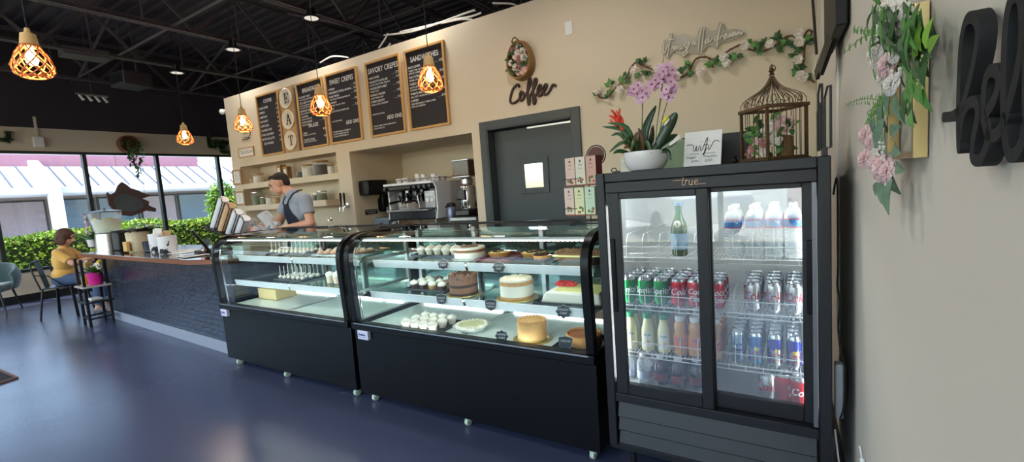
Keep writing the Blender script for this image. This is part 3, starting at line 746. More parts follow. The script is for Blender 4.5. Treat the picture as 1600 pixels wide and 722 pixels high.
for px, lab, n in ((1145, 'the row fading behind the pink reflection', 3), (1178, 'the row beside the pink reflection', 4), (1209, 'the middle row', 4), (1240, 'the row by right door frame', 3)):
    bl(water, px, 370, Z1, .0318, n, 'small clear water bottle', lab, 'water bottles on the top shelf')
# sparkling water bottle in green glass
gg = glass('green_bottle_glass', (.03,.26,.10,1), 1.5); gl = mat('green_bottle_body', rgb(8,84,44), .06, coat=1, noise_=.02)
t = bottle('green_glass_bottle', [(.03,0),(.034,.006),(.034,.12),(.031,.14),(.018,.17),(.0135,.19),(.0135,.222)], gl, tint('blue_foil', 120,150,180), .014, (.0346,.03,.10, mat('pale_blue_label', rgb(160,190,215), .5, noise_=.05)))
first_or_dup(t, (-.437, YD+.15, Z1+.002), 0, 'tall green glass sparkling water bottle alone on the top shelf', 'sparkling water')
m = MB().ell((0,-.0325,.142),(.014,.004,.015), 14, 8); obj('oval_emblem', m, whiteink, t)
m = MB(); wraptext(m, 'S', .037, .135, -PI/2, .02, 1, .0004); obj('lettering', m, tint('navy_ink', 30,50,130, m=0), t)
# juices with green caps, orange drinks with white caps
juice = mat('pale_lemonade', rgb(226,222,170), .2, noise_=.03, coat=.5); orange_l = mat('peach_drink', rgb(206,140,60), .15, noise_=.04, coat=.7)
pp = [(.024,0),(.029,.004),(.030,.02),(.0295,.09),(.027,.105),(.0215,.125),(.0175,.145),(.0170,.155)]
def jlab(t, lb, r):
    m = MB(); wraptext(m, 'Simply', r+.0004, .075, -PI/2, .013, 1, .0003); obj('lettering', m, tint('green_ink', 20,110,60, m=0), lb)
    m = MB().ell((.003,-.0285,.045),(.010,.003,.009), 10, 6); obj('lemon_print', m, mat('lemon_yellow', rgb(246,180,40), .5), lb)
gcap = mat('green_cap', rgb(24,134,84), .35)
def jl(kind):
    t = bottle('juice_bottle', pp, juice, gcap, .022, None)
    m = MB(); r = .0301; k = 8; vs = []
    for i in range(k+1):
        a = -PI/2-.62+1.24*i/k; vs += [(r*math.cos(a), r*math.sin(a), .02), (r*math.cos(a), r*math.sin(a), .09)]
    m.add(vs, [(2*i, 2*i+2, 2*i+3, 2*i+1) for i in range(k)]); lb = obj('wrap_label', m, mat('label_white', rgb(236,238,232), .5), t); jlab(t, lb, r); return t
jb = jl(0)
for px, lab, n in ((985, 'the leftmost lane', 4), (1012, 'the middle juice lane', 4), (1037, 'the lane beside orange drinks', 4)):
    bl(jb, px, 520, Z3, .030, n, 'pale juice bottle with green cap', lab, 'juice bottles with green caps')
def olab(t, lb, r):
    m = MB(); wraptext(m, 'Vita', r+.0004, .068, -PI/2, .014, 1, .0004); obj('lettering', m, mat('label_blue', rgb(70,110,190), .5), lb)
ob = bottle('orange_drink_bottle', [(.024,0),(.029,.004),(.029,.03),(.0275,.05),(.0285,.09),(.024,.105),(.028,.12),(.024,.14),(.017,.152),(.0165,.156)], orange_l, white, .02, (.0293,.03,.088, mat('label_salmon', rgb(226,128,90), .5, noise_=.25, nscale=60)), extra=olab)
for px, lab, n in ((1062.5, 'the lane beside green-capped juices', 4), (1085.5, 'the lane behind the door stile', 3), (1117, 'the lane beside energy drinks', 4)):
    bl(ob, px, 525, Z3, .0293, n, 'orange drink bottle with white cap', lab, 'orange drink bottles')
# short bottles on the floor of the fridge
sp = [(.026,0),(.031,.005),(.0315,.03),(.029,.045),(.0315,.06),(.031,.085),(.024,.105),(.0135,.118),(.0135,.124)]
sw = bottle('short_water_bottle', sp, pet, white, .014, (.0318,.02,.055, mat('faint_label', rgb(190,200,220), .4)))
cb = bottle('short_cola_bottle', sp, mat('cola_brown', rgb(46,18,20), .1, coat=.8), white, .014, (.0318,.02,.055, mat('cola_label', rgb(120,34,30), .4)))
for i, (px, py) in enumerate(((982,585),(1007,590),(1033,592),(1060,596))):
    pr = sw if i < 2 else cb; nm = 'short clear water bottle' if i < 2 else 'short dark cola bottle'
    x = ony(px, py, YD+.15).x
    for k in range(3):
        first_or_dup(pr, (x+.004*k, YD+.145+k*.068, Z4+.003), .1, '%s on fridge floor, %s of %s' % (nm, ('front','middle','back')[k], ('the leftmost column','the column beside cola bottles','the column beside water bottles','the column by door stile')[i]), 'short bottles on the fridge floor')
for k in range(2): first_or_dup(cb, (ony(1088,600,YD+.16).x, YD+.16+k*.07, Z4+.003), .1, 'short dark cola bottle %s in the column hidden by door stile' % ('front','behind')[k], 'short bottles on the fridge floor')
# ---------------------------------------------------------------- door in the menu wall
teal = mat('slate_green_door', rgb(66,74,76), .45, noise_=.04, nscale=4)
mb = MB()
mb.box(-2.875, -2.79, 4.075, 4.10, 0, 2.10); mb.box(-1.80, -1.716, 4.075, 4.10, 0, 2.10); mb.box(-2.79, -1.80, 4.075, 4.10, 2.02, 2.10)
mb.box(-2.795, -2.775, 4.08, 4.25, 0, 2.02); mb.box(-1.815, -1.795, 4.08, 4.25, 0, 2.02); mb.box(-2.79, -1.80, 4.08, 4.25, 2.005, 2.025)
dr_ = struct('door_1', mb, teal, bevel=.003)
leaf = obj('door_leaf', MB().box(-2.77, -1.825, 4.20, 4.245, .01, 1.995), teal, dr_, bevel=.002)
wx0, wz0 = ony(818, 303, 4.2).x, ony(818, 303, 4.2).z; wx1, wz1 = ony(856, 243, 4.2).x, ony(856, 243, 4.2).z
g0, g1 = ony(822, 294, 4.2), ony(848, 254, 4.2)
fr = obj('vision_frame', MB().box(wx0, g0.x, 4.188, 4.2, wz0, wz1).box(g1.x, wx1, 4.188, 4.2, wz0, wz1).box(g0.x, g1.x, 4.188, 4.2, wz0, g0.z).box(g0.x, g1.x, 4.188, 4.2, g1.z, wz1), teal, leaf, bevel=.002)
obj('vision_pane', MB().box(g0.x, g1.x, 4.193, 4.197, g0.z, g1.z), mat('one_way_glass', rgb(214,218,222), .04, 1, noise_=.01), fr)
for z in (1.72, 1.05, .3): obj('hinge', MB().box(-1.834, -1.812, 4.192, 4.2, z, z+.11), steel, dr_, bevel=.002)
obj('closer_rail', MB().box(-2.35, -1.84, 4.186, 4.2, 1.978, 1.994), steel, dr_)
# shelves in the niche
for n_, (z, xa, xb) in enumerate(((1.755, NA[0], NA[1]), (1.40, NA[0], -5.62))):
    tag(obj('wall_shelf', MB().box(xa, xb, 4.10, 4.43, z-.085, z), beige, bevel=.003), ('upper beige built-in shelf holding jars beside the menu boards', 'lower beige built-in shelf holding jars behind the barista')[n_], 'shelf', 'built-in shelves')
struct('trim_1', MB().box(-8.2, NB[0], 4.08, 4.43, .86, .92), mat('back_counter_top', rgb(150,140,128), .4, noise_=.1))
tag(obj('espresso_counter', MB().box(NB[0]+.001, NB[1]-.001, 4.06, 5.04, .905, .95).box(NB[0], NB[1], 4.10, 5.04, 0, .905), steel, bevel=.004), 'steel counter inside the niche under the espresso machine', 'counter')
# ---------------------------------------------------------------- chalkboards
pine = wood('pine_frame', rgb(214,170,104), rgb(190,142,82), .5, 5, 'Z')
chalk = mat('chalkboard_black', rgb(34,30,34), .6, noise_=.12, nscale=5)
ink = mat('chalk_white_lettering', rgb(232,230,226), .7, noise_=.05)
def board(x0, x1, z0, z1, lines, label, tilt=0):
    t = thing('menu_chalkboard', label, 'menu board', ((x0+x1)/2, 4.098, (z0+z1)/2), group='framed menu chalkboards'); w, h = (x1-x0)/2, (z1-z0)/2; f = .026
    obj('frame', MB().box(-w, -w+f, -.028, 0, -h, h).box(w-f, w, -.028, 0, -h, h).box(-w+f, w-f, -.028, 0, -h, -h+f).box(-w+f, w-f, -.028, 0, h-f, h), pine, t, bevel=.002)
    obj('slate', MB().box(-w+f-.002, w-f+.002, -.010, -.002, -h+f-.002, h-f+.002), chalk, t)
    m = MB()
    for (s, x, z, sz, sx, al) in lines:   # x,z from the top left of the slate, in metres
        X = {'LEFT': -w+f+x, 'CENTER': x, 'RIGHT': w-f-x}[al]
        addtext(m, s, vert(X, -.0108, h-f-z), size=sz, sx=sx, align=al, offset=sz*.018, spacing=1.04, extrude=0)
    obj('lettering', m, ink, t, recalc=False, sharp=3)
    return t
def menu(title, items, tail=(), tsz=.088):
    L = [(title, 0, .115, tsz, .78, 'CENTER')]; z = .185
    for it in items:
        nm, pr, subs = it
        L.append(('·' + nm, .012, z, .036, .80, 'LEFT'))
        if pr: L.append(('. . . . ' + pr, .012, z, .036, .80, 'RIGHT'))
        z += .036
        for s in subs: L.append((s, .02, z-.002, .026, .82, 'LEFT')); z += .031
        z += .012
    for (s, zz, sz, al) in tail: L.append((s, .02 if al != 'CENTER' else 0, zz, sz, .8, al))
    return L
ZB, ZT = 2.135, 3.052
coffee = [('COFFEE', 0, .105, .072, .85, 'CENTER')]
for i, (a, b) in enumerate((('HOUSE COFFEE','2.50'),('ESPRESSO','2.75'),('AMERICANO','3.25'),('MACCHIATO','3.50'),('CAPPUCCINO','4.25'),('FLAVORED LATTE','4.75'),('NITRO COLD BREW','4.75'),('MATCHA TEA LATTE','4.75'),('   ICED AVAILABLE','+.50'))):
    coffee += [(a, .015, .19+i*.066, .045, .74, 'LEFT'), (b, .012, .17+i*.066, .043, .74, 'RIGHT')]
board(-7.00, -6.42, ZB, ZT, coffee, 'leftmost chalkboard, headed COFFEE, left of the EAT sign')
board(-5.985, -5.385, ZB, ZT, menu('BREAKFAST', [('AVOCADO TOAST','',['TOMATO, EGG, EVERYTHING SEASONING']),('EGGS, MEAT & TOAST','',['BACON, SAUSAGE OR HAM','TWO EGGS ANY STYLE']),('BREAKFAST SANDWICH','',['EGG & CHEESE ON A CROISSANT']),('ACAI BOWL','',['GRANOLA, FRESH FRUIT']),('YOGURT PARFAIT','7.00',['HONEY & BERRIES'])],
      [('SALADS', .60, .075, 'CENTER'), ('·GREEK', .68, .036, 'LEFT'), ('8.75', .665, .036, 'RIGHT'), ('ROMAINE, FETA, OLIVES, TOMATO', .705, .022, 'LEFT'), ('·CHICKEN CAESAR', .775, .036, 'LEFT'), ('9.25', .76, .036, 'RIGHT'), ('ROMAINE, PARMESAN, CROUTONS', .80, .022, 'LEFT')], .08), 'chalkboard headed BREAKFAST, between the EAT sign and sweet crepes board')
board(-5.33, -4.70, ZB, ZT, menu('SWEET CREPES', [('NUTELLA','7.25',[]),('STRAWBERRY NUTELLA BANANA','8.25',[]),('DUBAI S\'MORE','8.75',['CHOCOLATE, GRAHAM, MARSHMALLOW']),('BANANAS','8.25',['CARAMEL, WALNUTS, CREAM']),('PB & J','7.25',['PEANUT BUTTER, STRAWBERRY JAM'])],
      [('GLUTEN FREE AVAILABLE', .60, .022, 'LEFT'), ('ADD ONS:', .66, .066, 'RIGHT'), ('STRAWBERRY, BANANA, BLUEBERRY .75', .74, .024, 'LEFT'), ('WALNUTS, ALMONDS, PECANS .75', .77, .024, 'LEFT'), ('ICE CREAM, WHIPPED CREAM 1.00', .80, .024, 'LEFT')]), 'chalkboard headed SWEET CREPES, third menu from the left')
board(-4.54, -3.94, ZB, ZT, menu('SAVORY CREPES', [('HAM & SWISS','8.75',[]),('PROSCIUTTO & FIG JAM','9.75',['SPINACH, GOAT CHEESE, ARUGULA']),('CHICKEN PESTO MELT','9.75',['TOMATO, FETA']),('BUFFALO CHICKEN','9.75',['CELERY, RANCH, BLUE']),('TURKEY DELIGHT','9.75',['SPINACH, SWISS, CRANBERRY'])],
      [('SERVED WITH SIDE SALAD', .62, .022, 'LEFT'), ('ADD ONS:', .70, .066, 'RIGHT'), ('SPINACH, TOMATO, ONION, MUSHROOM .75', .765, .023, 'LEFT'), ('AVOCADO, EGG 1.50', .795, .024, 'LEFT')]), 'chalkboard headed SAVORY CREPES, second menu from the right')
board(-3.87, -3.265, ZB, ZT, menu('SANDWICHES', [('MEAT LOVERS','9.75',['TURKEY, HAM, SALAMI, PROVOLONE','LETTUCE, TOMATO, MAYO']),('PHILLY STEAK','9.75',['PEPPERS, ONION, CHEESE']),('TURKEY CLUB','9.75',['BACON, LETTUCE, TOMATO','AVOCADO, RANCH SAUCE']),('TOMATO MELT','8.75',['BASIL, PESTO, MOZZARELLA, BALSAMIC']),('CAPRESE','8.50',['FRESH MOZZARELLA, TOMATO, BASIL','PESTO ON CIABATTA'])], [], .084), 'rightmost chalkboard, headed SANDWICHES, above the espresso niche')
# EAT sign
t = thing('eat_sign', 'tall wooden sign with three round white plates spelling EAT', 'sign', (-6.205, 4.098, 2.595))
obj('backboard', MB().box(-.175, .175, -.02, 0, -.46, .46), wood('oak_board', rgb(206,166,108), rgb(176,134,82), .55, 4, 'Z'), t, bevel=.002)
obj('edge_strip', MB().box(.16, .18, -.03, 0, -.46, .46), mat('grey_edge', rgb(120,110,104), .6), t)
plate = mat('enamel_cream', rgb(226,218,196), .35, noise_=.06, nscale=14)
LET = {'E': [(-.05,-.07,.05,-.062),(-.05,.062,.05,.07),(-.034,-.07,-.018,.07),(-.018,-.006,.02,.004),(.016,-.022,.023,.02),(.044,-.07,.052,-.035),(.044,.035,.052,.07)],
       'A': [], 'T': [(-.052,.06,.052,.07),(-.052,.035,-.045,.07),(.045,.035,.052,.07),(-.009,-.065,.009,.065),(-.026,-.07,.026,-.062)]}
for i, ch in enumerate('EAT'):
    z = .30-i*.30
    p = obj('round_plate', MB().at(T(-.02, 0, z)@Matrix.Rotation(PI/2, 4, 'X')).lathe([(0,.02),(.135,.02),(.142,.036),(.132,.040),(.122,.034),(0,.032)], 32, cap=False), plate, t)
    m = MB().at(T(0, -.0345, z))
    for (a, b, c, d) in LET[ch]: m.box(a, c, -.004, 0, b, d)
    if ch == 'A': m.bar((-.042,-.002,-.066), (0,-.002,.072), .008, .004, (0,1,0)).bar((.042,-.002,-.066), (0,-.002,.072), .018, .004, (0,1,0)).box(-.026,.026,-.004,0,-.022,-.014).box(-.06,-.024,-.004,0,-.070,-.062).box(.022,.062,-.004,0,-.070,-.062)
    obj('letter', m, darkmetal, p)
# little signs at the wall end
t = thing('arrow_sign', 'small white script sign over black arrow above the framed note', 'sign', (0,0,0))
P_ = lambda x, y, o=.004: ony(x, y, 4.1-o)
m = MB(); 
for pth in ([(379,209),(380,206),(382,210),(384,205),(385,209),(388,203)], [(380,204),(386,201)]): m.tube(catmull([P_(*q) for q in pth], 3), .004, 6)
obj('script', m, mat('script_grey', rgb(120,114,110), .6), t)
m = MB().tube(catmull([P_(*q) for q in ((388,200),(391,205),(390,213),(386,218))], 4), .005, 6); a, b = P_(378,219), P_(390,216); m.bar(a, b, .014, .004, (0,1,0)); m.bar(P_(379,215.5), P_(390,214), .01, .004, (0,1,0)); obj('arrow', m, darkmetal, t)
def frame(name, label, pts, wd, fm_, face, off=.02, deco=None):
    c = [P_(*q, 0) for q in pts]; x0 = (c[0].x+c[3].x)/2; x1 = (c[1].x+c[2].x)/2; z1 = (c[0].z+c[1].z)/2; z0 = (c[2].z+c[3].z)/2
    t = thing(name, label, 'framed sign', ((x0+x1)/2, 4.098, (z0+z1)/2)); w, h = (x1-x0)/2, (z1-z0)/2
    obj('frame', MB().box(-w, -w+wd, -off, 0, -h, h).box(w-wd, w, -off, 0, -h, h).box(-w+wd, w-wd, -off, 0, -h, -h+wd).box(-w+wd, w-wd, -off, 0, h-wd, h), fm_, t, bevel=.002)
    obj('print', MB().box(-w+wd-.002, w-wd+.002, -off*.5, -.002, -h+wd-.002, h-wd+.002), face, t)
    if deco: deco(t, w-wd, h-wd, -off*.5-.001)
    return t
paper = mat('white_paper', rgb(238,236,230), .6, noise_=.02); woodf = wood('tan_frame', rgb(190,152,110), rgb(160,124,86), .5, 5, 'Z')
def scr(t, w, h, y):
    m = MB(); addtext(m, 'Tips & Love', vert(-w*.85, y, -.02), size=.075, width=w*1.7, shear=.25, extrude=0); obj('lettering', m, mat('grey_ink', rgb(110,108,116), .6), t)
frame('framed_note', 'small framed white note with grey script beneath the arrow sign', [(373.5,232),(397,228.5),(399,243.5),(375,247)], .014, woodf, paper, deco=scr)
def lines(t, w, h, y):
    m = MB(); 
    for i in range(6): m.box(-w*.6, w*(.5-.15*(i % 2)), y-.001, y, h*.6-i*h*.22-.004, h*.6-i*h*.22)
    obj('lettering', m, mat('tan_ink', rgb(170,150,120), .6), t)
frame('wood_picture_frame', 'wood framed certificate on the wall end, upper one of the two', [(364,266),(377,264),(379,288),(366.5,290)], .03, woodf, paper, deco=lines)
frame('wood_picture_frame', 'wood framed certificate on the wall end, lower one of the two', [(368,300),(382,297.5),(385,320),(370,322)], .03, woodf, paper, deco=lines)
t = thing('security_camera', 'white dome security camera at the beige wall corner', 'security camera', (-7.95, 4.15, 2.98), rz=.4)
obj('mount', MB().cyl((.02,0,.02),(-.05,-.02,0),.03,.03,20), white, t); obj('lens_ball', MB().ell((-.09,-.03,-.01),(.045,.045,.045),20,12), white, t); obj('lens', MB().cyl((-.118,-.045,-.02),(-.136,-.055,-.025),.02,.02,16), blackgloss, t)
t = thing('wall_plate', 'blank white wall plate high above the Coffee sign', 'wall plate', (ony(889,44,4.1).x, 4.098, ony(889,44,4.1).z))
obj('cover', MB().box(-.038,.038,-.006,0,-.06,.06), white, t, bevel=.003); obj('insert', MB().box(-.018,.018,-.009,-.005,-.034,.034), white, t, bevel=.001)
# cables lying along the top of the wall
cab = mat('pale_cable', rgb(186,182,176), .6)
for i, pts in enumerate(([(592,75),(602,60),(606,52)], [(604,76),(610,68)], [(500,98),(520,88),(545,90)], [(600,55),(640,50),(680,38),(735,18),(742,17)], [(625,50),(670,40),(700,32),(735,26),(752,20)], [(770,5),(800,6),(815,12),(830,2)], [(690,36),(720,30),(738,31)])):
    q = [ony(x, y, 4.16+.05*(i % 3)) for x, y in pts]; q = [V((p.x, p.y, max(p.z, WT+.012))) for p in q]
    tag(obj('loose_cable', MB().tube(catmull(q, 5), .010, 6), cab), 'loose pale cable above the wall top, ' + ['standing up near the sweet crepes board','short stub beside the crepes boards','over the breakfast board','long run over the sandwiches board','thicker run under the long one','at the right end by the picture top','forked end above the sandwiches board'][i], 'cable', 'loose cables on the wall top')
# ---------------------------------------------------------------- flower egg wreath and Coffee script
def rose(m, c, r, nrm=(0,-1,0), mi=0, R=random):
    n = V(nrm).normalized(); u = n.orthogonal().normalized(); w_ = n.cross(u); m.cur = mi
    m.ell(V(c)+n*r*.2, r*.34, 8, 6)
    for ring, (k, rr, tl) in enumerate(((3,.38,.55),(5,.62,.3),(6,.9,.05))):
        for i in range(k):
            a = 2*PI*i/k + ring*.7; d = u*math.cos(a)+w_*math.sin(a)
            p = V(c)+d*r*rr*.45+n*r*(.25-.12*ring); s = d.cross(n)*r*.42; up_ = (d*(1-tl)+n*(tl+.2)).normalized()
            vs = [p-s*.6, p+s*.6, p+s+up_*r*.5, p+up_*r*.72, p-s+up_*r*.5]
            m.add(vs, [(0,1,2,3,4)])
petal_p = mat('petal_pink', rgb(238,206,200), .6, noise_=.12, nscale=50); petal_w = mat('petal_white', rgb(240,232,222), .6, noise_=.05); petal_d = mat('petal_dusty', rgb(190,136,134), .6, noise_=.15, nscale=50)
leafd = mat('leaf_dark_green', rgb(54,90,48), .45, noise_=.2, nscale=30); leafm = mat('leaf_green', rgb(90,140,66), .45, noise_=.2, nscale=30)
twig = mat('brown_twig', rgb(104,74,50), .8, noise_=.2, nscale=40, bump=.3)
cx_, cz_ = ony(817, 96, 4.1).x, ony(817, 96, 4.1).z
t = thing('flower_basket', 'egg-shaped wicker wall basket filled with roses above the Coffee lettering', 'flower basket', (cx_, 4.098, cz_))
def eggpt(a, s=1): return V((s*.135*math.cos(a)*(1-.16*math.sin(a)), 0, s*.185*math.sin(a)))
m = MB()
for j in range(7): m.tube([eggpt(2*PI*i/36, 1-.01*j)+V((0,-.012-.014*j,0)) for i in range(36)], .009, 6, closed=True)
m.prism([(eggpt(2*PI*i/24,.98).x, eggpt(2*PI*i/24,.98).z) for i in range(24)], -.02, 0, 'y')
obj('wicker_shell', m, wood('wicker_tan', rgb(176,136,84), rgb(120,84,50), .7, 10, 'X'), t)
obj('twig_loop', MB().tube([eggpt(PI/2+.5-.1*i)+V((.0,-.10,.012+.02*math.sin(i*.6))) for i in range(9)], .006, 6), twig, t)
m = MB(); R = random.Random(4); k = 0
for i in range(34):
    a = R.uniform(0, 6.28); s = math.sqrt(R.random())*.82; p = eggpt(a, s)+V((0,-.105+.03*s,0)); rose(m, p, R.uniform(.020,.034), (p.x*2,-1,p.z*2), R.choice((0,1,2,1,0)))
obj('roses', m, [petal_p, petal_w, petal_d], t, recalc=False)
m = MB()
for i in range(40):
    a = R.uniform(0, 6.28); s = math.sqrt(R.random())*.85; p = eggpt(a, s)+V((0,-.09,0)); m.leaf(p, (R.uniform(-1,1),-.6,R.uniform(-1,1)), .05, .025, (0,-1,0), n=3)
obj('leaves', m, leafd, t, recalc=False)
def script_sign(name, label, cat, paths, plane, r, mt, depth=.012, flat=.6, group=None):
    t = thing(name, label, cat, (0,0,0)); m = MB()
    for p in paths: m.tube(catmull([plane(*q) for q in p], 5), r, 8)
    obj('lettering', m, mt, t); return t
# pixel sketch of the word, laid on the wall plane   (crop 780..880 x 60..170, scale 6.56)
cf = lambda x, y: ony(780+x/6.56, 60+y/6.56, 4.1-.012)
brown = mat('dark_brown_wood', rgb(66,48,42), .55, noise_=.12)
Cf = [[(203,505),(198,478),(175,478),(140,520),(118,590),(112,640),(130,665),(165,655),(200,625),(225,575)],
      [(240,565),(225,545),(210,580),(215,630),(235,635),(255,600),(250,560),(240,560)],
      [(250,575),(275,570),(300,520),(325,450),(322,420),(305,425),(292,500),(290,600),(300,675),(310,665),(312,620),(300,590)],
      [(305,600),(330,560),(360,500),(383,440),(378,415),(362,425),(348,500),(345,590),(352,665),(366,665),(372,620),(355,590)],
      [(360,600),(390,560),(425,520),(428,485),(410,480),(392,530),(395,575),(415,590),(440,560)],
      [(440,555),(470,525),(488,490),(480,470),(462,490),(450,540),(460,575),(490,570),(520,530),(545,480),(565,478),(582,490)]]
script_sign('coffee_sign', 'dark brown cut-out script sign reading Coffee beside the door top', 'sign', Cf, cf, .0125, brown)
# acrylic neon sign
nf = lambda x, y, o=.02: ony(1020+x/10, 30+y/10, 4.1-o)
OUT = [(150,400),(175,330),(240,290),(275,225),(330,235),(400,245),(480,230),(540,275),(600,300),(680,270),(710,190),(740,130),(800,115),(850,125),(880,165),(940,180),(1000,160),(1030,60),(1080,50),(1105,110),(1140,170),(1250,150),(1420,180),(1400,250),(1320,300),(1200,330),(1100,350),(1050,390),(1000,465),(930,420),(860,420),(800,480),(740,545),(680,540),(600,530),(540,560),(480,600),(440,570),(380,520),(320,520),(270,560),(220,620),(180,580),(145,540)]
t = thing('neon_sign', 'unlit clear acrylic neon sign of white script above the ivy garland', 'neon sign', (0,0,0))
ac = clearplastic('acrylic_sheet', (.66,.62,.52,1), .55)
m = MB(); pts = catmull([V((nf(*q).x, nf(*q).z, 0)) for q in OUT], 3, True); m.prism([(p.x, p.y) for p in pts], 4.08, 4.085, 'y'); obj('acrylic_sheet', m, ac, t)
NE = [[(180,370),(170,470),(175,540),(200,500),(235,400)],[(250,230),(300,235),(260,400),(230,600)],[(205,330),(330,310)],[(290,480),(310,440),(330,420),(325,500),(350,440),(370,420),(365,490),(395,420)],
      [(440,415),(410,440),(415,480),(445,450),(445,420),(450,480),(480,440)],[(510,390),(490,420),(530,440),(535,520),(490,570),(470,540),(530,480),(575,390),(560,360)],
      [(650,340),(615,380),(625,410),(655,370),(660,330),(665,400),(690,380)],[(765,140),(735,300),(710,500)],[(805,140),(785,300),(755,530)],
      [(865,300),(825,340),(830,380),(870,340),(875,290),(880,360),(930,310)],[(1000,260),(965,300),(975,330),(1010,290),(1050,150),(1070,60),(1040,200),(1020,320),(1005,440)],
      [(1050,330),(1070,270),(1090,260),(1100,280)],[(1110,300),(1150,250),(1140,230),(1115,280),(1130,310),(1170,280)],[(1210,220),(1180,260),(1190,285),(1215,250),(1220,215),(1225,280)],
      [(1240,280),(1260,190),(1265,270),(1290,190),(1300,260),(1330,190),(1335,250),(1360,200),(1385,240),(1410,185)]]
m = MB()
for p in NE: m.tube(catmull([nf(q[0], q[1], .026) for q in p], 4), .006, 6)
obj('neon_tube', m, mat('neon_tube_off', rgb(222,216,200), .3), t)
obj('wire', MB().tube([nf(150,560,.01), nf(148,640,.01), nf(145,760,.01)], .003, 5), white, t)
# ---------------------------------------------------------------- ivy garland on the menu wall (crop 740..1320 x 0..270, scale 2.674)
gf = lambda x, y, o=.02: ony(740+x/2.674, y/2.674, 4.1-o)
vine = [(515,385),(530,408),(560,405),(590,370),(640,320),(655,285),(680,262),(720,280),(760,295),(800,310),(860,325),(900,295),(930,245),(975,240),(1010,250),(1060,215),(1120,185),(1150,205),(1200,215),(1260,190),(1320,150),(1370,160),(1395,130),(1415,135),(1385,180),(1380,250),(1370,290),(1400,325),(1425,345)]
t = thing('ivy_garland', 'ivy garland with white blossoms pinned across the beige wall', 'garland', (0,0,0))
R = random.Random(11)
vp_ = catmull([gf(x, y, .02+R.uniform(0,.02)) for x, y in vine], 6)
obj('vine', MB().tube(vp_, .0065, 6).tube([p+V((.006*math.sin(i),0,.008*math.cos(i*.9))) for i, p in enumerate(vp_)], .003, 5), twig, t)
def ivy(m, c, s, rot, R):
    n = V((R.uniform(-.35,.35), -1, R.uniform(-.35,.35))).normalized(); u = V((math.cos(rot), 0, math.sin(rot))); u = (u-n*u.dot(n)).normalized(); w_ = n.cross(u)
    sh = [(0,-.25),(.28,-.38),(.5,-.15),(.42,.12),(.62,.42),(.30,.40),(.22,.60),(0,1.0),(-.22,.60),(-.30,.40),(-.62,.42),(-.42,.12),(-.5,-.15),(-.28,-.38)]
    ctr = V(c)+n*s*.12; m.add([ctr]+[V(c)+w_*a*s+u*b*s - n*abs(a)*s*.2 for a, b in sh], [(0, 1+i, 1+(i+1) % 14) for i in range(14)])
m = MB()
spots = [(510,385),(570,355),(565,395),(625,345),(635,318),(700,250),(722,300),(678,315),(865,290),(905,275),(905,305),(985,260),(1020,255),(1100,230),(1075,240),(1165,180),(1200,185),(1190,210),(1265,160),(1270,200),(1310,172),(1360,195),(1390,165),(1335,240),(1345,300),(1365,270),(1400,320)]
for x, y in spots:
    for k in range(3): m.cur = R.choice((0,0,1)); ivy(m, gf(x+R.uniform(-14,14), y+R.uniform(-12,12), .03+R.uniform(0,.03)), R.uniform(.032,.05), R.uniform(0,6.28), R)
obj('leaves', m, [leafd, leafm], t, recalc=False)
m = MB()
for x, y in [(517,380),(610,374),(670,293),(768,285),(850,318),(950,300),(1057,262),(1045,240),(1133,190),(1238,185),(1360,140),(1355,250),(1362,175),(1380,322),(1365,315)]: rose(m, gf(x, y, .05), .034, (R.uniform(-.3,.3),-1,R.uniform(-.3,.3)), 0)
obj('blossoms', m, petal_w, t, recalc=False)
# ---------------------------------------------------------------- jars on the two shelves
kr = mat('jar_rice_white', rgb(226,220,206), .6, noise_=.15, nscale=160); kb = mat('jar_beans_dark', rgb(62,44,36), .5, noise_=.3, nscale=160); kt = mat('jar_tea_green', rgb(96,108,62), .7, noise_=.35, nscale=120); kn = mat('jar_nuts_tan', rgb(196,160,108), .6, noise_=.25, nscale=120)
jl_ = wood('bamboo_lid', rgb(206,160,104), rgb(180,134,84), .5, 5, 'X'); jarg = clearplastic('jar_glass', (.8,.84,.84,1), .08)
def jar(x, z, r, h, fill, lid, label, y=4.24, ff=.8):
    t = thing('storage_jar', label, 'jar', (x, y, z), group='storage jars on the built-in shelves')
    obj('glass', MB().lathe([(r*.95,0),(r,.006),(r,h*.88),(r*.93,h*.93)], 24), jarg, t); obj('contents', MB().lathe([(r*.92,.004),(r*.92,h*.88*ff)], 20), fill, t)
    obj('lid', MB().lathe([(r*.97,h*.91),(r*1.02,h*.93),(r*1.02,h),(r*.98,h*1.01)], 24), lid, t)
jar(-7.47, 1.757, .085, .155, kr, jl_, 'wide jar of white contents on upper shelf left of the barista\'s head')
jar(-7.64, 1.757, .055, .115, kn, jl_, 'small amber jar at the left end of upper shelf')
jar(-6.32, 1.757, .062, .125, kb, jl_, 'small dark jar beside the wooden blocks on upper shelf')
jar(-6.12, 1.757, .10, .185, kr, jl_, 'large pale jar in the middle of upper shelf')
jar(-5.84, 1.757, .115, .215, kb, jl_, 'largest dark coffee bean jar on upper shelf')
jar(-5.60, 1.757, .058, .15, kr, jl_, 'narrow pale jar just right of the largest jar', y=4.24)
jar(-5.45, 1.757, .055, .145, kn, jl_, 'narrow tan jar at the right end of upper shelf')
jar(-7.58, 1.402, .085, .21, kt, steel, 'tall green tea jar at the left end of lower shelf')
jar(-7.40, 1.402, .055, .12, kt, steel, 'small green jar right of the tall tea jar')
jar(-7.20, 1.402, .075, .14, kr, jl_, 'squat white jar on lower shelf left of barista\'s chin')
jar(-6.98, 1.402, .06, .13, kn, jl_, 'pale pink jar at barista\'s chin on lower shelf', y=4.2)
jar(-6.02, 1.402, .055, .11, kb, steel, 'small jar right behind barista\'s shoulder on lower shelf')
jar(-5.88, 1.402, .075, .135, kt, steel, 'dark green jar at the right end of lower shelf')
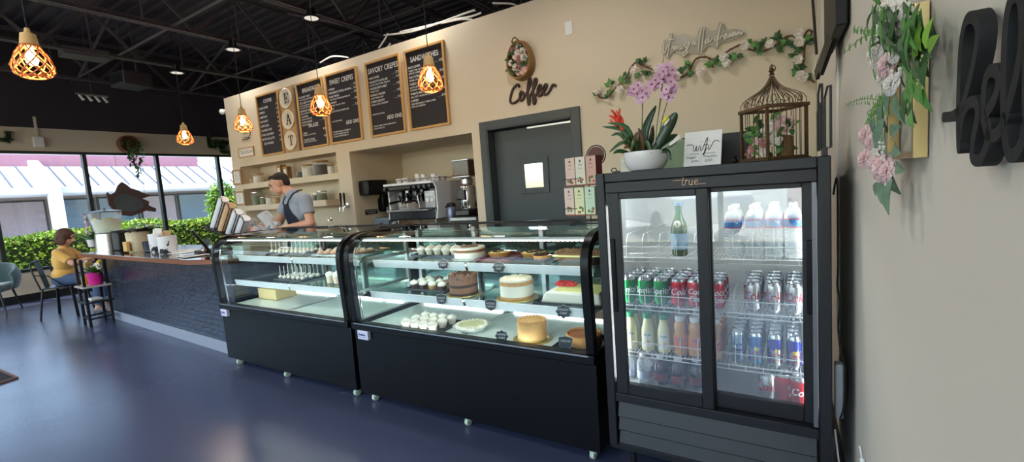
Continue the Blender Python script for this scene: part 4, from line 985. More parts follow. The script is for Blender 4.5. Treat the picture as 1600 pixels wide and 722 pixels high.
for i, (x, h, d, lb) in enumerate(((-6.80,.235,.10,'taller wooden block standing on upper shelf behind the barista'),(-6.66,.20,.08,'shorter wooden block leaning beside the taller one'))):
    o = obj('wooden_block', MB().box(-d/2,d/2,-.05,.05,0,h), wood('block_wood', rgb(178,142,96), rgb(140,104,66), .6, 5, 'Z'), bevel=.004); o.location = (x, 4.24, 1.757); o.rotation_euler = (0,0,.3*i); tag(o, lb, 'wooden block')
    m = MB().box(-d*.3,d*.3,-.0515,-.05,h*.25,h*.8); obj('paper_label', m, paper, o)
# nitro taps on the column
t = thing('beer_taps', 'pair of chrome drink taps with black handles on the beige column', 'taps', (-5.16, 4.1, 1.30))
obj('backplate', MB().at(Matrix.Rotation(PI/2, 4, 'X')).lathe([(0,0),(.04,0),(.04,.008),(0,.01)], 20, cap=False), chrome, t)
for s in (-1, 1):
    tp = obj('faucet', MB().tube([(s*.035,0,0),(s*.035,-.06,0),(s*.035,-.10,-.015),(s*.035,-.105,-.07)], [.013,.013,.012,.010], 12), chrome, t); obj('handle', MB().lathe([(.007,0),(.009,.02),(.016,.10),(.015,.16),(.006,.17)], 14, (s*.035,-.075,.01)), blackmatte, tp)
# paper towel + cup dispensers on the niche's left wall
t = thing('towel_dispenser', 'black paper towel dispenser on the niche side wall', 'dispenser', (NB[0]+.001, 4.36, 1.42))
obj('cover', MB().box(0,.20,-.17,.17,0,.20), blackgloss, t, bevel=.02, seg=3); obj('towel', MB().prism([(-.02,-.004),(.12,-.004),(.05,-.10)], .08,.085, 'x'), mat('kraft_towel', rgb(200,180,146), .8), t)
t = thing('soap_dispenser', 'black soap dispenser right of the paper towel dispenser', 'dispenser', (NB[0]+.001, 4.60, 1.18))
obj('cover', MB().box(0,.12,-.11,.11,0,.27), blackgloss, t, bevel=.02, seg=3); obj('push_lever', MB().box(.10,.13,-.06,.06,.0,.06), mat('grey_lever', rgb(150,150,155), .4), t, bevel=.006)
t = thing('black_wall_sign', 'small black sign with white words below the towel dispenser', 'sign', (NB[0]+.001, 4.37, 1.155))
obj('panel', MB().box(0,.006,-.11,.11,0,.07), blackmatte, t, bevel=.001)
MM = Matrix(((0,0,1,.0068),(1,0,0,0),(0,1,0,0),(0,0,0,1)))
m = MB(); addtext(m, 'EMPLOYEES MUST', Matrix(MM) @ Matrix.Translation((0,.042,0)), size=.022, align='CENTER', extrude=0, width=.19); addtext(m, 'WASH HANDS', MM @ Matrix.Translation((0,.014,0)), size=.022, align='CENTER', extrude=0, width=.13); obj('lettering', m, whiteink, t, recalc=False)
t = thing('napkin_box', 'blue-grey steel box on the counter under the black sign', 'box', (-4.72, 4.35, .95)); obj('case', MB().box(-.14,.14,-.09,.09,0,.16), mat('blue_grey_box', rgb(120,132,150), .35, .3), t, bevel=.006); obj('slot', MB().box(-.03,.03,-.092,-.089,.07,.09), blackmatte, t)
# ---------------------------------------------------------------- espresso machine in the niche
t = thing('espresso_machine', 'two group chrome and white espresso machine in the wall niche', 'espresso machine', (-4.03, 4.14, .952))
wp_ = mat('machine_white', rgb(226,228,232), .25, coat=.4, noise_=.02); bp_m = mat('machine_black', rgb(22,22,24), .25, coat=.3)
for x in (-.32, .32):
    for y in (.08, .46): obj('foot', MB().lathe([(.024,0),(.024,.01),(.016,.02),(.016,.13)], 14, (x, y, 0)), chrome, t)
obj('lower_body', MB().box(-.40,.40,.0,.54,.12,.26), mat('machine_drip_dark', rgb(70,72,78), .25, .7), t, bevel=.02, seg=3)
obj('drip_tray', MB().box(-.38,.32,-.06,.10,.235,.255), steel, t, bevel=.004)
obj('back_splash', MB().box(-.34,.20,.10,.12,.255,.46), chrome, t)
obj('main_body', MB().box(-.38,.38,.12,.54,.255,.50), chrome, t, bevel=.008)
for s in (-1,1): obj('side_panel', MB().prism([(-.01,.13),(.56,.13),(.56,.575),(-.03,.575),(.02,.50),(.02,.26)], s*.40-.012, s*.40+.012, 'x'), wp_, t, bevel=.006)
obj('control_panel', MB().box(.22,.385,.01,.13,.26,.47), steel, t, bevel=.006)
for (x,z) in ((.27,.36),(.34,.36)): obj('gauge', MB().at(T(x,.009,z)@Matrix.Rotation(PI/2,4,'X')).lathe([(0,.004),(.026,.004),(.03,.008),(.03,0)], 20, cap=False), mat('gauge_white', rgb(230,230,226), .3), t)
obj('name_plate', MB().box(.24,.37,.004,.01,.41,.435), white, t)
obj('head_rail', MB().box(-.39,.38,-.05,.12,.49,.56), bp_m, t, bevel=.02, seg=3); obj('head_band', MB().box(-.40,.40,-.055,.10,.555,.585), wp_, t, bevel=.006)
for x in (-.36, .06, .14, .22, .30): obj('knob', MB().at(T(x,-.05,.52)@Matrix.Rotation(PI/2,4,'X')).lathe([(0,0),(.022,0),(.026,.01),(.022,.03),(0,.032)], 16, cap=False), bp_m, t)
for x in (-.17, .08):
    g_ = obj('group_head', MB().lathe([(.05,.40),(.055,.44),(.045,.49)], 20, (x,.03,0)).lathe([(.04,.375),(.045,.40)], 20, (x,.03,0)), bp_m, t)
    obj('portafilter', MB().lathe([(.036,.345),(.038,.385)], 18, (x,.03,0)).tube([(x,0,.365),(x-.02,-.08,.355),(x-.035,-.15,.345)], [.011,.016,.018], 12).tube([(x,.03,.35),(x,.02,.325)], .01, 8), bp_m, g_)
for x in (-.30, .19): obj('steam_wand', MB().tube([(x,.0,.46),(x-.02,-.06,.42),(x-.01,-.05,.27)], .006, 8), chrome, t)
obj('cup_rail', MB().tube([(-.39,.02,.62),(.39,.02,.62),(.39,.52,.62),(-.39,.52,.62)], .006, 6, closed=True).box(-.40,.40,.0,.54,.56,.575), steel, t, bevel=0)
def cup(x, y, z, label, r=.04, h=.06):
    t = thing('white_cup', label, 'cup', (x, y, z), rz=random.uniform(0,6), group='white cups stacked on the espresso machine')
    obj('bowl', MB().lathe([(r*.55,0),(r*.62,.004),(r*.9,h*.45),(r,h),(r*.93,h),(r*.82,h*.5),(r*.4,.01),(0,.008)], 20, cap=False), ceramic, t)
    obj('handle', MB().tube([(r*.95,0,h*.8),(r*1.45,0,h*.7),(r*1.4,0,h*.35),(r*.8,0,h*.25)], .005, 6), ceramic, t)
zc = .952+.577
cups = [(-4.33,4.28,.046,.07,'leftmost white cup on the machine top'),(-4.20,4.26,.05,.07,'second white cup from the left, wider'),(-4.28,4.44,.04,.06,'white cup behind the two leftmost cups'),(-4.06,4.33,.035,.11,'tall narrow white cup in the middle of the machine top'),(-3.97,4.34,.035,.10,'white cup touching the tall middle one'),(-3.86,4.26,.038,.06,'white cup right of the centre group'),(-3.79,4.33,.038,.09,'stacked white cup toward the right'),(-3.72,4.42,.038,.06,'white cup behind right rail'),(-3.68,4.27,.036,.06,'white cup in the front right corner'),(-4.12,4.5,.04,.06,'white cup at the very back centre'),(-3.9,4.52,.04,.06,'white cup at the back right of centre')]
for (x,y,r,h,lb) in cups: cup(x,y,zc,lb,r,h)
# milk jug and cloth in front of the machine
t = thing('milk_pitcher', 'steel milk pitcher on the counter under the machine', 'pitcher', (-4.42, 4.2, .952)); obj('body', MB().lathe([(.045,0),(.05,.02),(.042,.07),(.045,.10),(.04,.10),(.038,.07),(0,.01)], 20, cap=False), steel, t); obj('handle', MB().tube([(.045,0,.09),(.08,0,.08),(.075,0,.03),(.048,0,.025)], .005, 6), steel, t)
# coffee grinders
def grinder(x, y, z, label, s=1.0, hop=True):
    t = thing('coffee_grinder', label, 'coffee grinder', (x, y, z)); t.scale = (s,s,s)
    obj('base', MB().box(-.10,.10,-.14,.12,0,.07), bp_m, t, bevel=.01)
    obj('motor_body', MB().lathe([(.095,.07),(.1,.09),(.1,.32),(.09,.35),(.06,.36)], 28), chrome, t)
    obj('burr_collar', MB().lathe([(.06,.355),(.075,.37),(.075,.42),(.055,.44)], 24), steel, t)
    obj('dosing_fork', MB().tube([(-.03,-.09,.2),(-.03,-.17,.19)], .01, 8).box(-.05,.05,-.13,-.09,.18,.30), bp_m, t, bevel=.003)
    obj('bean_hopper', MB().box(-.115,.115,-.10,.10,.46,.64), mat('smoked_hopper', rgb(70,52,46), .12, coat=.5, noise_=.3, nscale=70), t, bevel=.01)
    obj('hopper_rim', MB().box(-.125,.125,-.11,.11,.445,.46), steel, t, bevel=.003); obj('hopper_lid', MB().box(-.12,.12,-.105,.105,.635,.65), steel, t, bevel=.003)
    obj('collar_knob', MB().cyl((-.12,-.06,.47),(-.15,-.07,.47),.018,.018,12), mat('red_knob', rgb(196,40,30), .4), t)
    return t
grinder(-3.29, 4.33, 1.10, 'chrome coffee grinder with dark square hopper beside the espresso machine')
grinder(-3.12, 4.66, 1.16, 'second coffee grinder behind, half hidden by the column', .98)
o = thing('drip_tray_stand', 'black steel knock box stand under the grinders', 'stand', (-3.25, 4.3, .952)); obj('box', MB().box(-.17,.22,-.15,.48,0,.145), bp_m, o, bevel=.01); obj('rail', MB().box(-.18,.20,-.17,-.15,.10,.13), steel, o)
t = thing('airpot', 'small steel airpot between the machine and grinder', 'airpot', (-3.50, 4.26, .952)); obj('body', MB().lathe([(.055,0),(.06,.01),(.06,.22),(.05,.26)], 22), mat('airpot_purple', rgb(120,124,150), .3, .6), t); obj('lid', MB().lathe([(.055,.26),(.06,.27),(.05,.30),(.02,.31)], 20), bp_m, t); obj('spout', MB().tube([(0,-.05,.27),(0,-.10,.26)], .01, 8), bp_m, t)
t = thing('tamper', 'round wood handled tamper next to the knock box', 'tamper', (-3.44, 4.15, .952)); obj('base', MB().lathe([(.03,0),(.03,.02),(.01,.03)], 18), steel, t); obj('handle', MB().lathe([(.01,.03),(.02,.06),(.012,.09)], 16), jl_, t)
# ---------------------------------------------------------------- pendant lamps with woven rattan cages
rope = mat('rattan_natural', rgb(196,122,72), .7, noise_=.15, nscale=40); beige_cap = mat('wood_cap', rgb(214,178,122), .5, noise_=.05)
bulb = emis('bulb_filament', (1, .62, .26, 1), BULB_S)
def pendant():
    t = thing('pendant_lamp', '', 'pendant lamp')
    obj('cord', MB().cyl((0,0,.24),(0,0,1.45),.0035,n=8), blackmatte, t)
    obj('socket_cap', MB().lathe([(.012,.26),(.016,.235),(.036,.225),(.046,.15),(.044,.145)], 24), beige_cap, t)
    def prof(u):   # radius, z down from the cap (u 0..1)
        P = [(.044,.155),(.062,.12),(.085,.075),(.098,.03),(.095,-.005),(.075,-.028),(.055,-.036)]; f = u*(len(P)-1); i = min(len(P)-2, int(f)); q = f-i
        return P[i][0]*(1-q)+P[i+1][0]*q, P[i][1]*(1-q)+P[i+1][1]*q
    m = MB(); n = 9
    for sgn in (1,-1):
        for k in range(n):
            pts = []
            for j in range(15):
                u = j/14; r, z = prof(u); a = 2*PI*k/n + sgn*u*2.1; rr = r + (.003*sgn if j % 2 else 0); pts.append((rr*math.cos(a), rr*math.sin(a), z))
            m.tube(pts, .0042, 6)
    for u in (0, .999): r, z = prof(u); m.tube([(r*math.cos(a*PI/12), r*math.sin(a*PI/12), z) for a in range(24)], .0045, 6, closed=True)
    obj('woven_shade', m, rope, t)
    obj('bulb', MB().lathe([(.012,.15),(.014,.125),(.028,.09),(.031,.07),(.026,.05),(.012,.036),(.0,.034)], 20, cap=False), bulb, t)
    return t
pl = pendant(); t0_ = pl
spots = [((-4.017,.958,2.32), 'largest rattan pendant lamp, hanging alone at the upper left'), ((-2.468,2.878,2.235), 'rattan pendant lamp in front of the sandwiches chalkboard'), ((-3.934,2.933,2.262), 'rattan pendant lamp between the breakfast and sweet crepes boards'), ((-5.549,3.049,2.312), 'rattan pendant lamp left of the coffee chalkboard'), ((-7.232,3.143,2.352), 'rattan pendant lamp in front of the window wall near the ivy letters')]
for i, (p, lb) in enumerate(spots):
    o = pl if i == 0 else dup(pl, p, 0)
    o.location = p; o['label'] = lb; o['group'] = 'rattan pendant lamps'
    l = bpy.data.lights.new('bulb_light', 'POINT'); l.energy = 1.6; l.color = (1,.55,.22); l.shadow_soft_size = .02
    lo = bpy.data.objects.new('bulb_light', l); COL.objects.link(lo); lo.location = (p[0], p[1], p[2]+.02)

# ceiling unit, duct and strip light seen up in the joists
c_ = onz(205, 128, 3.72); t = thing('ceiling_unit', 'dark boxy air unit hung among the joists above the window wall', 'air conditioner', (c_.x, c_.y, 3.62), rz=.1)
obj('housing', MB().box(-.24,.24,-.22,.22,.0,.24), mat('unit_grey', rgb(64,60,62), .6), t, bevel=.02); obj('intake_grille', MB().box(-.2,.2,-.225,-.22,.05,.19), blackmatte, t)
for x in (-.2,.2): obj('hanger_rod', MB().cyl((x,0,.24),(x,0,1.1),.008,n=8), blacksteel, t)
a_, b_ = onz(95, 86, 3.85), onz(168, 96, 3.85); t = thing('duct', 'flat dark grey duct panel between joists at the upper left', 'duct', ((a_.x+b_.x)/2, (a_.y+b_.y)/2, 3.85), rz=math.atan2(b_.y-a_.y, b_.x-a_.x)); l_ = (b_-a_).length/2
obj('panel', MB().box(-l_,l_,-.16,.16,0,.12), mat('duct_grey', rgb(84,80,80), .6), t, bevel=.008); obj('seam', MB().box(-.01,.01,-.165,.165,-.004,.124), blacksteel, t)
a_, b_ = onz(118, 147, 3.45), onz(168, 153, 3.45); t = thing('track_light', 'small pale track strip glinting below the ceiling near the window wall', 'track light', ((a_.x+b_.x)/2, (a_.y+b_.y)/2, 3.45), rz=math.atan2(b_.y-a_.y, b_.x-a_.x)); l_ = (b_-a_).length/2
obj('rail', MB().box(-l_,l_,-.02,.02,0,.03), steel, t)
for k in range(4): obj('lamp_head', MB().cyl((-l_*.8+k*l_*.5,0,.0),(-l_*.8+k*l_*.5+.03,-.05,-.09),.018,.022,12), white, t)
obj('suspension_rod', MB().cyl((0,0,.03),(0,0,1.2),.006,n=8), blacksteel, t)
# ---------------------------------------------------------------- baked goods
cream = mat('buttercream_white', rgb(244,240,226), .55, noise_=.02, bump=.15, bscale=90); choc = mat('chocolate_frosting', rgb(142,100,74), .5, noise_=.08, nscale=30, bump=.2); chocd = mat('dark_chocolate', rgb(62,36,28), .45, noise_=.15)
cam_ = mat('caramel_frosting', rgb(206,158,96), .5, noise_=.08, nscale=30, bump=.25); goldb = mat('gold_cake_board', rgb(206,176,104), .3, .6, noise_=.04); crust = mat('baked_crust', rgb(206,150,84), .7, noise_=.15, nscale=30, bump=.3); pump = mat('pumpkin_filling', rgb(176,104,50), .45, noise_=.1)
berry = mat('strawberry_red', rgb(206,46,40), .35, noise_=.15, nscale=60); lemon = mat('lemon_glaze', rgb(232,226,150), .5, noise_=.08, nscale=30); tray_b = mat('black_tray', rgb(26,28,30), .35, noise_=.1); tray_s = mat('steel_tray', rgb(186,188,190), .25, .9)
pink = mat('raspberry_layer', rgb(196,110,110), .6, noise_=.1)
ZD, ZM, ZU = .536, .7425, .9525
def tray(x, y, z, w, d, rz, label, mt=tray_b):
    o = obj('baking_tray', MB().box(-w/2,w/2,-d/2,d/2,0,.004).box(-w/2,w/2,-d/2,-d/2+.006,.004,.016).box(-w/2,w/2,d/2-.006,d/2,.004,.016).box(-w/2,-w/2+.006,-d/2,d/2,.004,.016).box(w/2-.006,w/2,-d/2,d/2,.004,.016), mt, bevel=.002)
    o.location = (x, y, z); o.rotation_euler = (0,0,rz); return tag(o, label, 'tray', 'trays in the bakery cases')
def swirl(r, h, turns=3.2, n=40, z0=0, rr=.4):
    pts = [(r*(1-rr*0-.92*(i/n))*math.cos(2*PI*turns*i/n), r*(1-.92*i/n)*math.sin(2*PI*turns*i/n), z0+h*(i/n)**.9) for i in range(n+1)]
    return pts, [r*.42*(1-.75*i/n) for i in range(n+1)]
def cupcake(cupm, frost, big=1.0, extra=None):
    t = thing('cupcake', '', 'cupcake'); n = 24; prof = [(.020,0),(.0275,.030)]; vs = []
    m = MB(); k = 28
    for r, z in prof:
        for j in range(k): rr = r*(1+.035*(1 if j % 2 else -1)); vs.append((rr*math.cos(2*PI*j/k), rr*math.sin(2*PI*j/k), z))
    m.add(vs, [(j, (j+1) % k, k+(j+1) % k, k+j) for j in range(k)] + [tuple(range(k))[::-1], tuple(range(k, 2*k))]); obj('paper_cup', m, cupm, t)
    p, r = swirl(.022*big, .019*big, z0=.038); r = [q*1.15 for q in r]; m = MB().tube(p, r, 8); m.ell((0,0,.040),(.030*big,.030*big,.018*big),18,8); m.ell((0,0,.060*big**.3),(.004,.004,.006),8,5); obj('frosting', m, frost, t)
    if extra: extra(t)
    return t
cc_white = cupcake(mat('paper_white', rgb(232,226,210), .8), cream, 1.1)
cc_choc = cupcake(mat('cake_paper_brown', rgb(96,64,56), .8), cream)
cc_van = cupcake(mat('cake_paper_tan', rgb(206,160,96), .8), cream)
cc_brown = cupcake(mat('cake_paper_tan', rgb(206,160,96), .8), choc)
def put(proto, px, py, z, label, group, rz=None, dy=0):
    p = onz(px, py, z); return first_or_dup(proto, (p.x, p.y+dy, z+.0015), random.uniform(0,6) if rz is None else rz, label, group)
g_ = 'white cupcakes on the case floor'
tray(-2.015, 2.14, ZD, .34, .27, .02, 'black tray under the white cupcakes on the case floor')
for i in range(3):
    for j in range(4): first_or_dup(cc_white, (-2.14+j*.075+.01*i, 2.055+i*.082, ZD+.0055), random.uniform(0,6), 'white cupcake, %s row, %s, lowest tray' % (('front','middle','back')[i], ('leftmost','second from left','third from left','rightmost')[j]), g_)
tray(-2.10, 2.33, ZM, .36, .26, .0, 'black tray under the mixed cupcakes on the middle shelf')
kinds = [[cc_choc, cc_choc, cc_van, cc_choc],[cc_choc, cc_white, cc_van, cc_brown],[cc_van, cc_brown, cc_white, cc_brown]]
for i in range(3):
    for j in range(4): first_or_dup(kinds[i][j], (-2.23+j*.083, 2.25+i*.078, ZM+.0055), random.uniform(0,6), 'small frosted cupcake, %s row, %s, middle shelf tray' % (('front','middle','back')[i], ('leftmost','second from left','third from left','rightmost')[j]), 'mixed cupcakes on the middle shelf')
tray(-2.12, 2.44, ZU, .40, .22, 0, 'black tray under the white cupcakes on the top shelf')
for i in range(2):
    for j in range(5): first_or_dup(cc_white, (-2.27+j*.076+.02*i, 2.39+i*.082, ZU+.0055), random.uniform(0,6), 'white cupcake, %s row, %s, top shelf tray' % (('front','back')[i], ('leftmost','second','middle','fourth','rightmost')[j]), 'white cupcakes on the top shelf', )
def cakeboard(t, r, mt=goldb): obj('cake_board', MB().lathe([(r,0),(r,.004)], 40), mt, t)
def piped(m, r, z, n, s):
    for i in range(n): a = 2*PI*i/n; m.ell((r*math.cos(a), r*math.sin(a), z), (s,s,s*.8), 8, 5)
# chocolate layer cake
t = thing('layer_cake', 'chocolate layer cake with chocolate shavings on the middle shelf', 'cake', (-1.79, 2.235, ZM)); cakeboard(t, .115)
obj('sponge', MB().lathe([(.088,.004),(.09,.01),(.09,.118),(.086,.124),(0,.125)], 48, cap=False), choc, t)
obj('chocolate_band', MB().lathe([(.0905,.052),(.092,.055),(.092,.066),(.0905,.069)], 48, cap=False).lathe([(.0905,.004),(.092,.006),(.092,.014),(.0905,.016)], 48, cap=False), chocd, t)
m = MB(); piped(m, .078, .128, 14, .011); obj('piping', m, choc, t)
m = MB(); R = random.Random(2)
for i in range(90): a = R.uniform(0,6.28); r = .085*math.sqrt(R.random()); c = V((r*math.cos(a), r*math.sin(a), .130)); d = V((R.uniform(-1,1),R.uniform(-1,1),.3)).normalized()*.007; m.bar(c-d, c+d, .002, .002)
for i in range(40): a = R.uniform(0,6.28); c = V((.0915*math.cos(a), .0915*math.sin(a), R.uniform(.1,.124))); m.ell(c, .003, 6, 4)
obj('chocolate_shavings', m, chocd, t)
# naked cream cake
t = thing('layer_cake', 'white naked layer cake with toasted top on the middle shelf', 'cake', (-1.40, 2.24, ZM)); cakeboard(t, .125)
obj('sponge', MB().lathe([(.096,.004),(.098,.012),(.0975,.11),(.094,.118),(0,.12)], 48, cap=False), cream, t)
obj('sponge_bands', MB().lathe([(.0985,.084),(.099,.09),(.099,.104),(.0985,.108)], 48, cap=False).lathe([(.0985,.004),(.099,.006),(.099,.016),(.0985,.02)], 48, cap=False), mat('toasted_band', rgb(216,168,112), .7, noise_=.2, nscale=40), t)
m = MB(); R = random.Random(5)
for i in range(160): a = R.uniform(0,6.28); r = .092*math.sqrt(R.random()); m.ell((r*math.cos(a), r*math.sin(a), .120), (.006,.005,.003), 6, 4)
obj('almond_topping', m, mat('almond_flakes', rgb(244,226,190), .6, noise_=.1, nscale=50), t)
# strawberry sheet cake
t = thing('sheet_cake', 'white rectangular cake with strawberries and pale green top', 'cake', (-1.03, 2.27, ZM), rz=.05)
obj('cake_body', MB().prism([(-.175,.004),(.175,.004),(.165,.065),(-.13,.072),(-.155,.05)], -.11, .11, 'y'), cream, t, bevel=.012, seg=3)
obj('glaze', MB().box(-.10,.16,-.09,.095,.066,.073), lemon, t, bevel=.004)
m = MB(); R = random.Random(8)
for i in range(16): m.ell((-.125+.02*(i % 6)+R.uniform(-.006,.006), .02+.03*(i//6)+R.uniform(-.01,.01), .082), (.014,.012,.011), 8, 5)
obj('strawberries', m, berry, t)
tray(-1.04, 2.27, ZM-.0005, .40, .27, .05, 'black tray under the white rectangular cake')
# caramel cake on floor
t = thing('layer_cake', 'caramel frosted cake with piped rim on the case floor', 'cake', (-1.26, 2.15, ZD)); cakeboard(t, .112)
obj('sponge', MB().lathe([(.083,.004),(.085,.01),(.084,.104),(.08,.110),(0,.111)], 48, cap=False), cam_, t); m = MB(); piped(m, .074, .112, 26, .009); obj('piping', m, cam_, t)
obj('fondant_edge', MB().lathe([(.085,.006),(.088,.010),(.085,.016)], 40, cap=False), goldb, t)
# cheesecake
t = thing('cheesecake', 'golden brown cheesecake on a black tray by the case end', 'cake', (-.955, 2.16, ZD+.006))
obj('crust_shell', MB().lathe([(.085,0),(.09,.006),(.094,.058),(.090,.064),(.084,.060),(.084,.052)], 40, cap=False).lathe([(.085,0),(0,0)], 40, cap=False), crust, t)
obj('filling', MB().lathe([(.0835,.01),(.0835,.052),(.06,.055),(0,.056)], 40, cap=False), pump, t)
tray(-.965, 2.17, ZD, .25, .28, .0, 'black rounded tray under the cheesecake')
# white pie
t = thing('cream_pie', 'whipped cream pie with yellow flakes in a glass dish', 'pie', (-1.70, 2.17, ZD))
obj('pie_dish', MB().lathe([(.075,0),(.08,.004),(.112,.03),(.118,.032),(.11,.028),(.078,.008),(0,.008)], 40, cap=False), clearplastic('dish_glass', (.85,.9,.9,1), .3), t)
m = MB(); m.lathe([(.078,.01),(.10,.03),(.07,.036),(0,.038)], 36, cap=False); piped(m, .092, .034, 24, .013); obj('whipped_cream', m, cream, t)
m = MB(); R = random.Random(9)
for i in range(110): a = R.uniform(0,6.28); r = .082*math.sqrt(R.random()); c = V((r*math.cos(a), r*math.sin(a), .041)); d = V((R.uniform(-1,1),R.uniform(-1,1),0)).normalized()*.006; m.bar(c-d, c+d, .004, .002)
obj('yellow_flakes', m, lemon, t)
# top shelf cakes
t = thing('layer_cake', 'low cream and raspberry layered cake on the top shelf', 'cake', (-1.80, 2.34, ZU)); cakeboard(t, .12, tray_s)
obj('sponge', MB().lathe([(.10,.004),(.102,.008),(.102,.07),(.098,.075),(0,.076)], 44, cap=False), cream, t)
obj('raspberry_layer', MB().lathe([(.1025,.045),(.104,.048),(.104,.060),(.1025,.063)], 44, cap=False), mat('brown_sponge', rgb(150,104,80), .7), t)
m = MB().lathe([(.06,.0765),(.055,.080),(0,.081)], 30, cap=False); obj('topping_disc', m, choc, t)
def pie(x, y, z, r, top, label, toph=.034):
    t = thing('tart', label, 'tart', (x, y, z), group='tarts on the top shelf'); obj('shell', MB().lathe([(r*.8,0),(r*.85,.003),(r,.03),(r*.95,.032),(r*.9,.024)], 36, cap=False).lathe([(r*.8,0),(0,0)], 36, cap=False), crust, t)
    m = MB().lathe([(r*.93,.024),(r*.8,toph),(0,toph+.004)], 36, cap=False); obj('filling', m, top, t)
    m = MB(); R = random.Random(int(x*100))
    for i in range(60): a = R.uniform(0,6.28); q = r*.8*math.sqrt(R.random()); m.ell((q*math.cos(a), q*math.sin(a), toph+.003), (.007,.006,.005), 6, 4)
    obj('crumb_topping', m, chocd, t)
tray(-1.555, 2.37, ZU, .27, .27, 0, 'pink tinted tray of tarts left of centre on the top shelf', mat('tray_rose', rgb(120,60,66), .4))
pie(-1.60, 2.39, ZU+.006, .075, lemon, 'tart with dark crumbs on the top shelf beside the raspberry cake'); 
tray(-1.32, 2.37, ZU, .24, .27, 0, 'black tray holding two dark tarts on the top shelf')
pie(-1.36, 2.40, ZU+.006, .078, lemon, 'tart with dark crumbs left one on the black top shelf tray'); pie(-1.25, 2.30, ZU+.006, .055, chocd, 'small dark chocolate tart at the tray front on top shelf')
t = thing('loaf_cake', 'long crumb topped loaf with lemon filling at the top shelf end', 'cake', (-1.02, 2.35, ZU)); obj('loaf_body', MB().box(-.15,.15,-.07,.07,.004,.055), mat('loaf_brown', rgb(120,84,56), .7, noise_=.2, bump=.4), t, bevel=.014, seg=3)
obj('lemon_layer', MB().box(-.152,.152,-.072,.072,.028,.040), lemon, t, bevel=.004); m = MB(); R = random.Random(1)
for i in range(160): m.ell((R.uniform(-.14,.14), R.uniform(-.06,.06), .057), (.008,.007,.006), 6, 4)
obj('crumbs', m, mat('crumb_brown', rgb(150,118,84), .8, noise_=.2), t)
t = thing('cake_server_ring', 'round dark dish with silver rim at the top shelf end', 'dish', (-.92, 2.24, ZU)); obj('dish', MB().lathe([(.04,0),(.055,.02),(.06,.045),(.056,.045),(.05,.02),(0,.006)], 32, cap=False), chocd, t); obj('rim', MB().tube([(.06*math.cos(a*PI/16), .06*math.sin(a*PI/16), .045) for a in range(32)], .003, 6, closed=True), chrome, t)
# chalk name tags on the price rails
tagm = mat('chalk_tag_slate', rgb(40,48,60), .5, noise_=.05); tagw = mat('chalk_tag_edge', rgb(206,210,214), .5)
def ctag(px, py, Y, words_, label, shape='cloud', w=.036):
    p = ony(px, py, Y); t = thing('chalk_tag', label, 'name tag', p, rot=(-.15, 0, .15), group='chalk name tags in the case')
    if shape == 'cloud': pts = [((w*(1+.10*math.cos(8*a)))*math.cos(a), (w*.82*(1+.10*math.cos(8*a)))*math.sin(a)) for a in [2*PI*i/48 for i in range(48)]]
    else: pts = [(-w,.026),(-w*.5,.030),(0,.034),(w*.5,.030),(w,.026),(w*.86,-.014),(w*.5,-.026),(0,-.03),(-w*.5,-.026),(-w*.86,-.014)]
    obj('border', MB().prism([(a*1.06, b*1.06) for a, b in pts], -.001, .0015, 'y'), tagw, t); obj('slate', MB().prism(pts, -.0025, -.001, 'y'), tagm, t)
    m = MB(); n = len(words_)
    for i, s in enumerate(words_): addtext(m, s, vert(0, -.0030, (n/2-i-1)*.018+.005), size=.016, align='CENTER', extrude=0, width=min(w*1.5, .0095*len(s)))
    obj('lettering', m, ink, t, recalc=False)
    obj('holder', MB().box(-.008,.008,.002,.006,-.05 if Y < 2.03 else -.02,.0), clear, t)
ctag(692.5, 412.6, 2.135, ['COCONUT','CAKE'], 'scalloped chalk tag under the raspberry layered cake')
ctag(779.5, 417.8, 2.135, ['CHOCOLATE','TART'], 'scalloped chalk tag at the middle of the top rail')
ctag(690, 468, 2.08, ['CHOCOLATE','CAKE'], 'shield shaped chalk tag under the chocolate cake', 'shield')
ctag(766.8, 477, 2.08, ['ALMOND','CHIFFON'], 'chalk tag on the middle rail under the white naked cake', 'shield')
ctag(880.5, 487, 2.08, ['STRAWBERRY','CAKE'], 'scalloped chalk tag under the white rectangular cake', w=.038)
ctag(784, 525.5, 2.02, ['CARAMEL','CAKE'], 'scalloped chalk tag standing before the caramel cake')
ctag(883.7, 536, 2.02, ['CHEESECAKE',''], 'shield shaped chalk tag standing before the cheesecake', 'shield')
# ---- left case
def cakepop():
    t = thing('cake_pop', '', 'cake pop'); obj('ball', MB().ell((0,0,.017),(.018,.018,.017),16,10), cream, t); obj('stick', MB().cyl((0,0,.03),(0,0,.115),.0022,n=8), paper, t); return t
cp = cakepop(); R = random.Random(6)
tray(-3.63, 2.31, ZM, .40, .24, 0, 'black tray of cake pops on the left case middle shelf')
for i in range(3):
    for j in range(6): first_or_dup(cp, (-3.79+j*.064+R.uniform(-.006,.006), 2.235+i*.072, ZM+.0055), R.uniform(0,6), 'white cake pop, %s row, number %s from the left on the middle tray' % (('front','middle','back')[i], ('one','two','three','four','five','six')[j]), 'white cake pops in the left case')
tray(-3.74, 2.39, ZU, .56, .26, 0, 'long black tray of cake pops on the left case top shelf')
for i in range(3):
    for j in range(9): first_or_dup(cp, (-3.98+j*.060+R.uniform(-.006,.006), 2.30+i*.075, ZU+.0055), R.uniform(0,6), 'white cake pop, %s row, number %s from the left on the top tray' % (('front','middle','back')[i], ('one','two','three','four','five','six','seven','eight','nine')[j]), 'white cake pops in the left case')
tray(-3.05, 2.37, ZU, .56, .26, 0, 'steel tray of glazed pastries on the left case top shelf', tray_s)
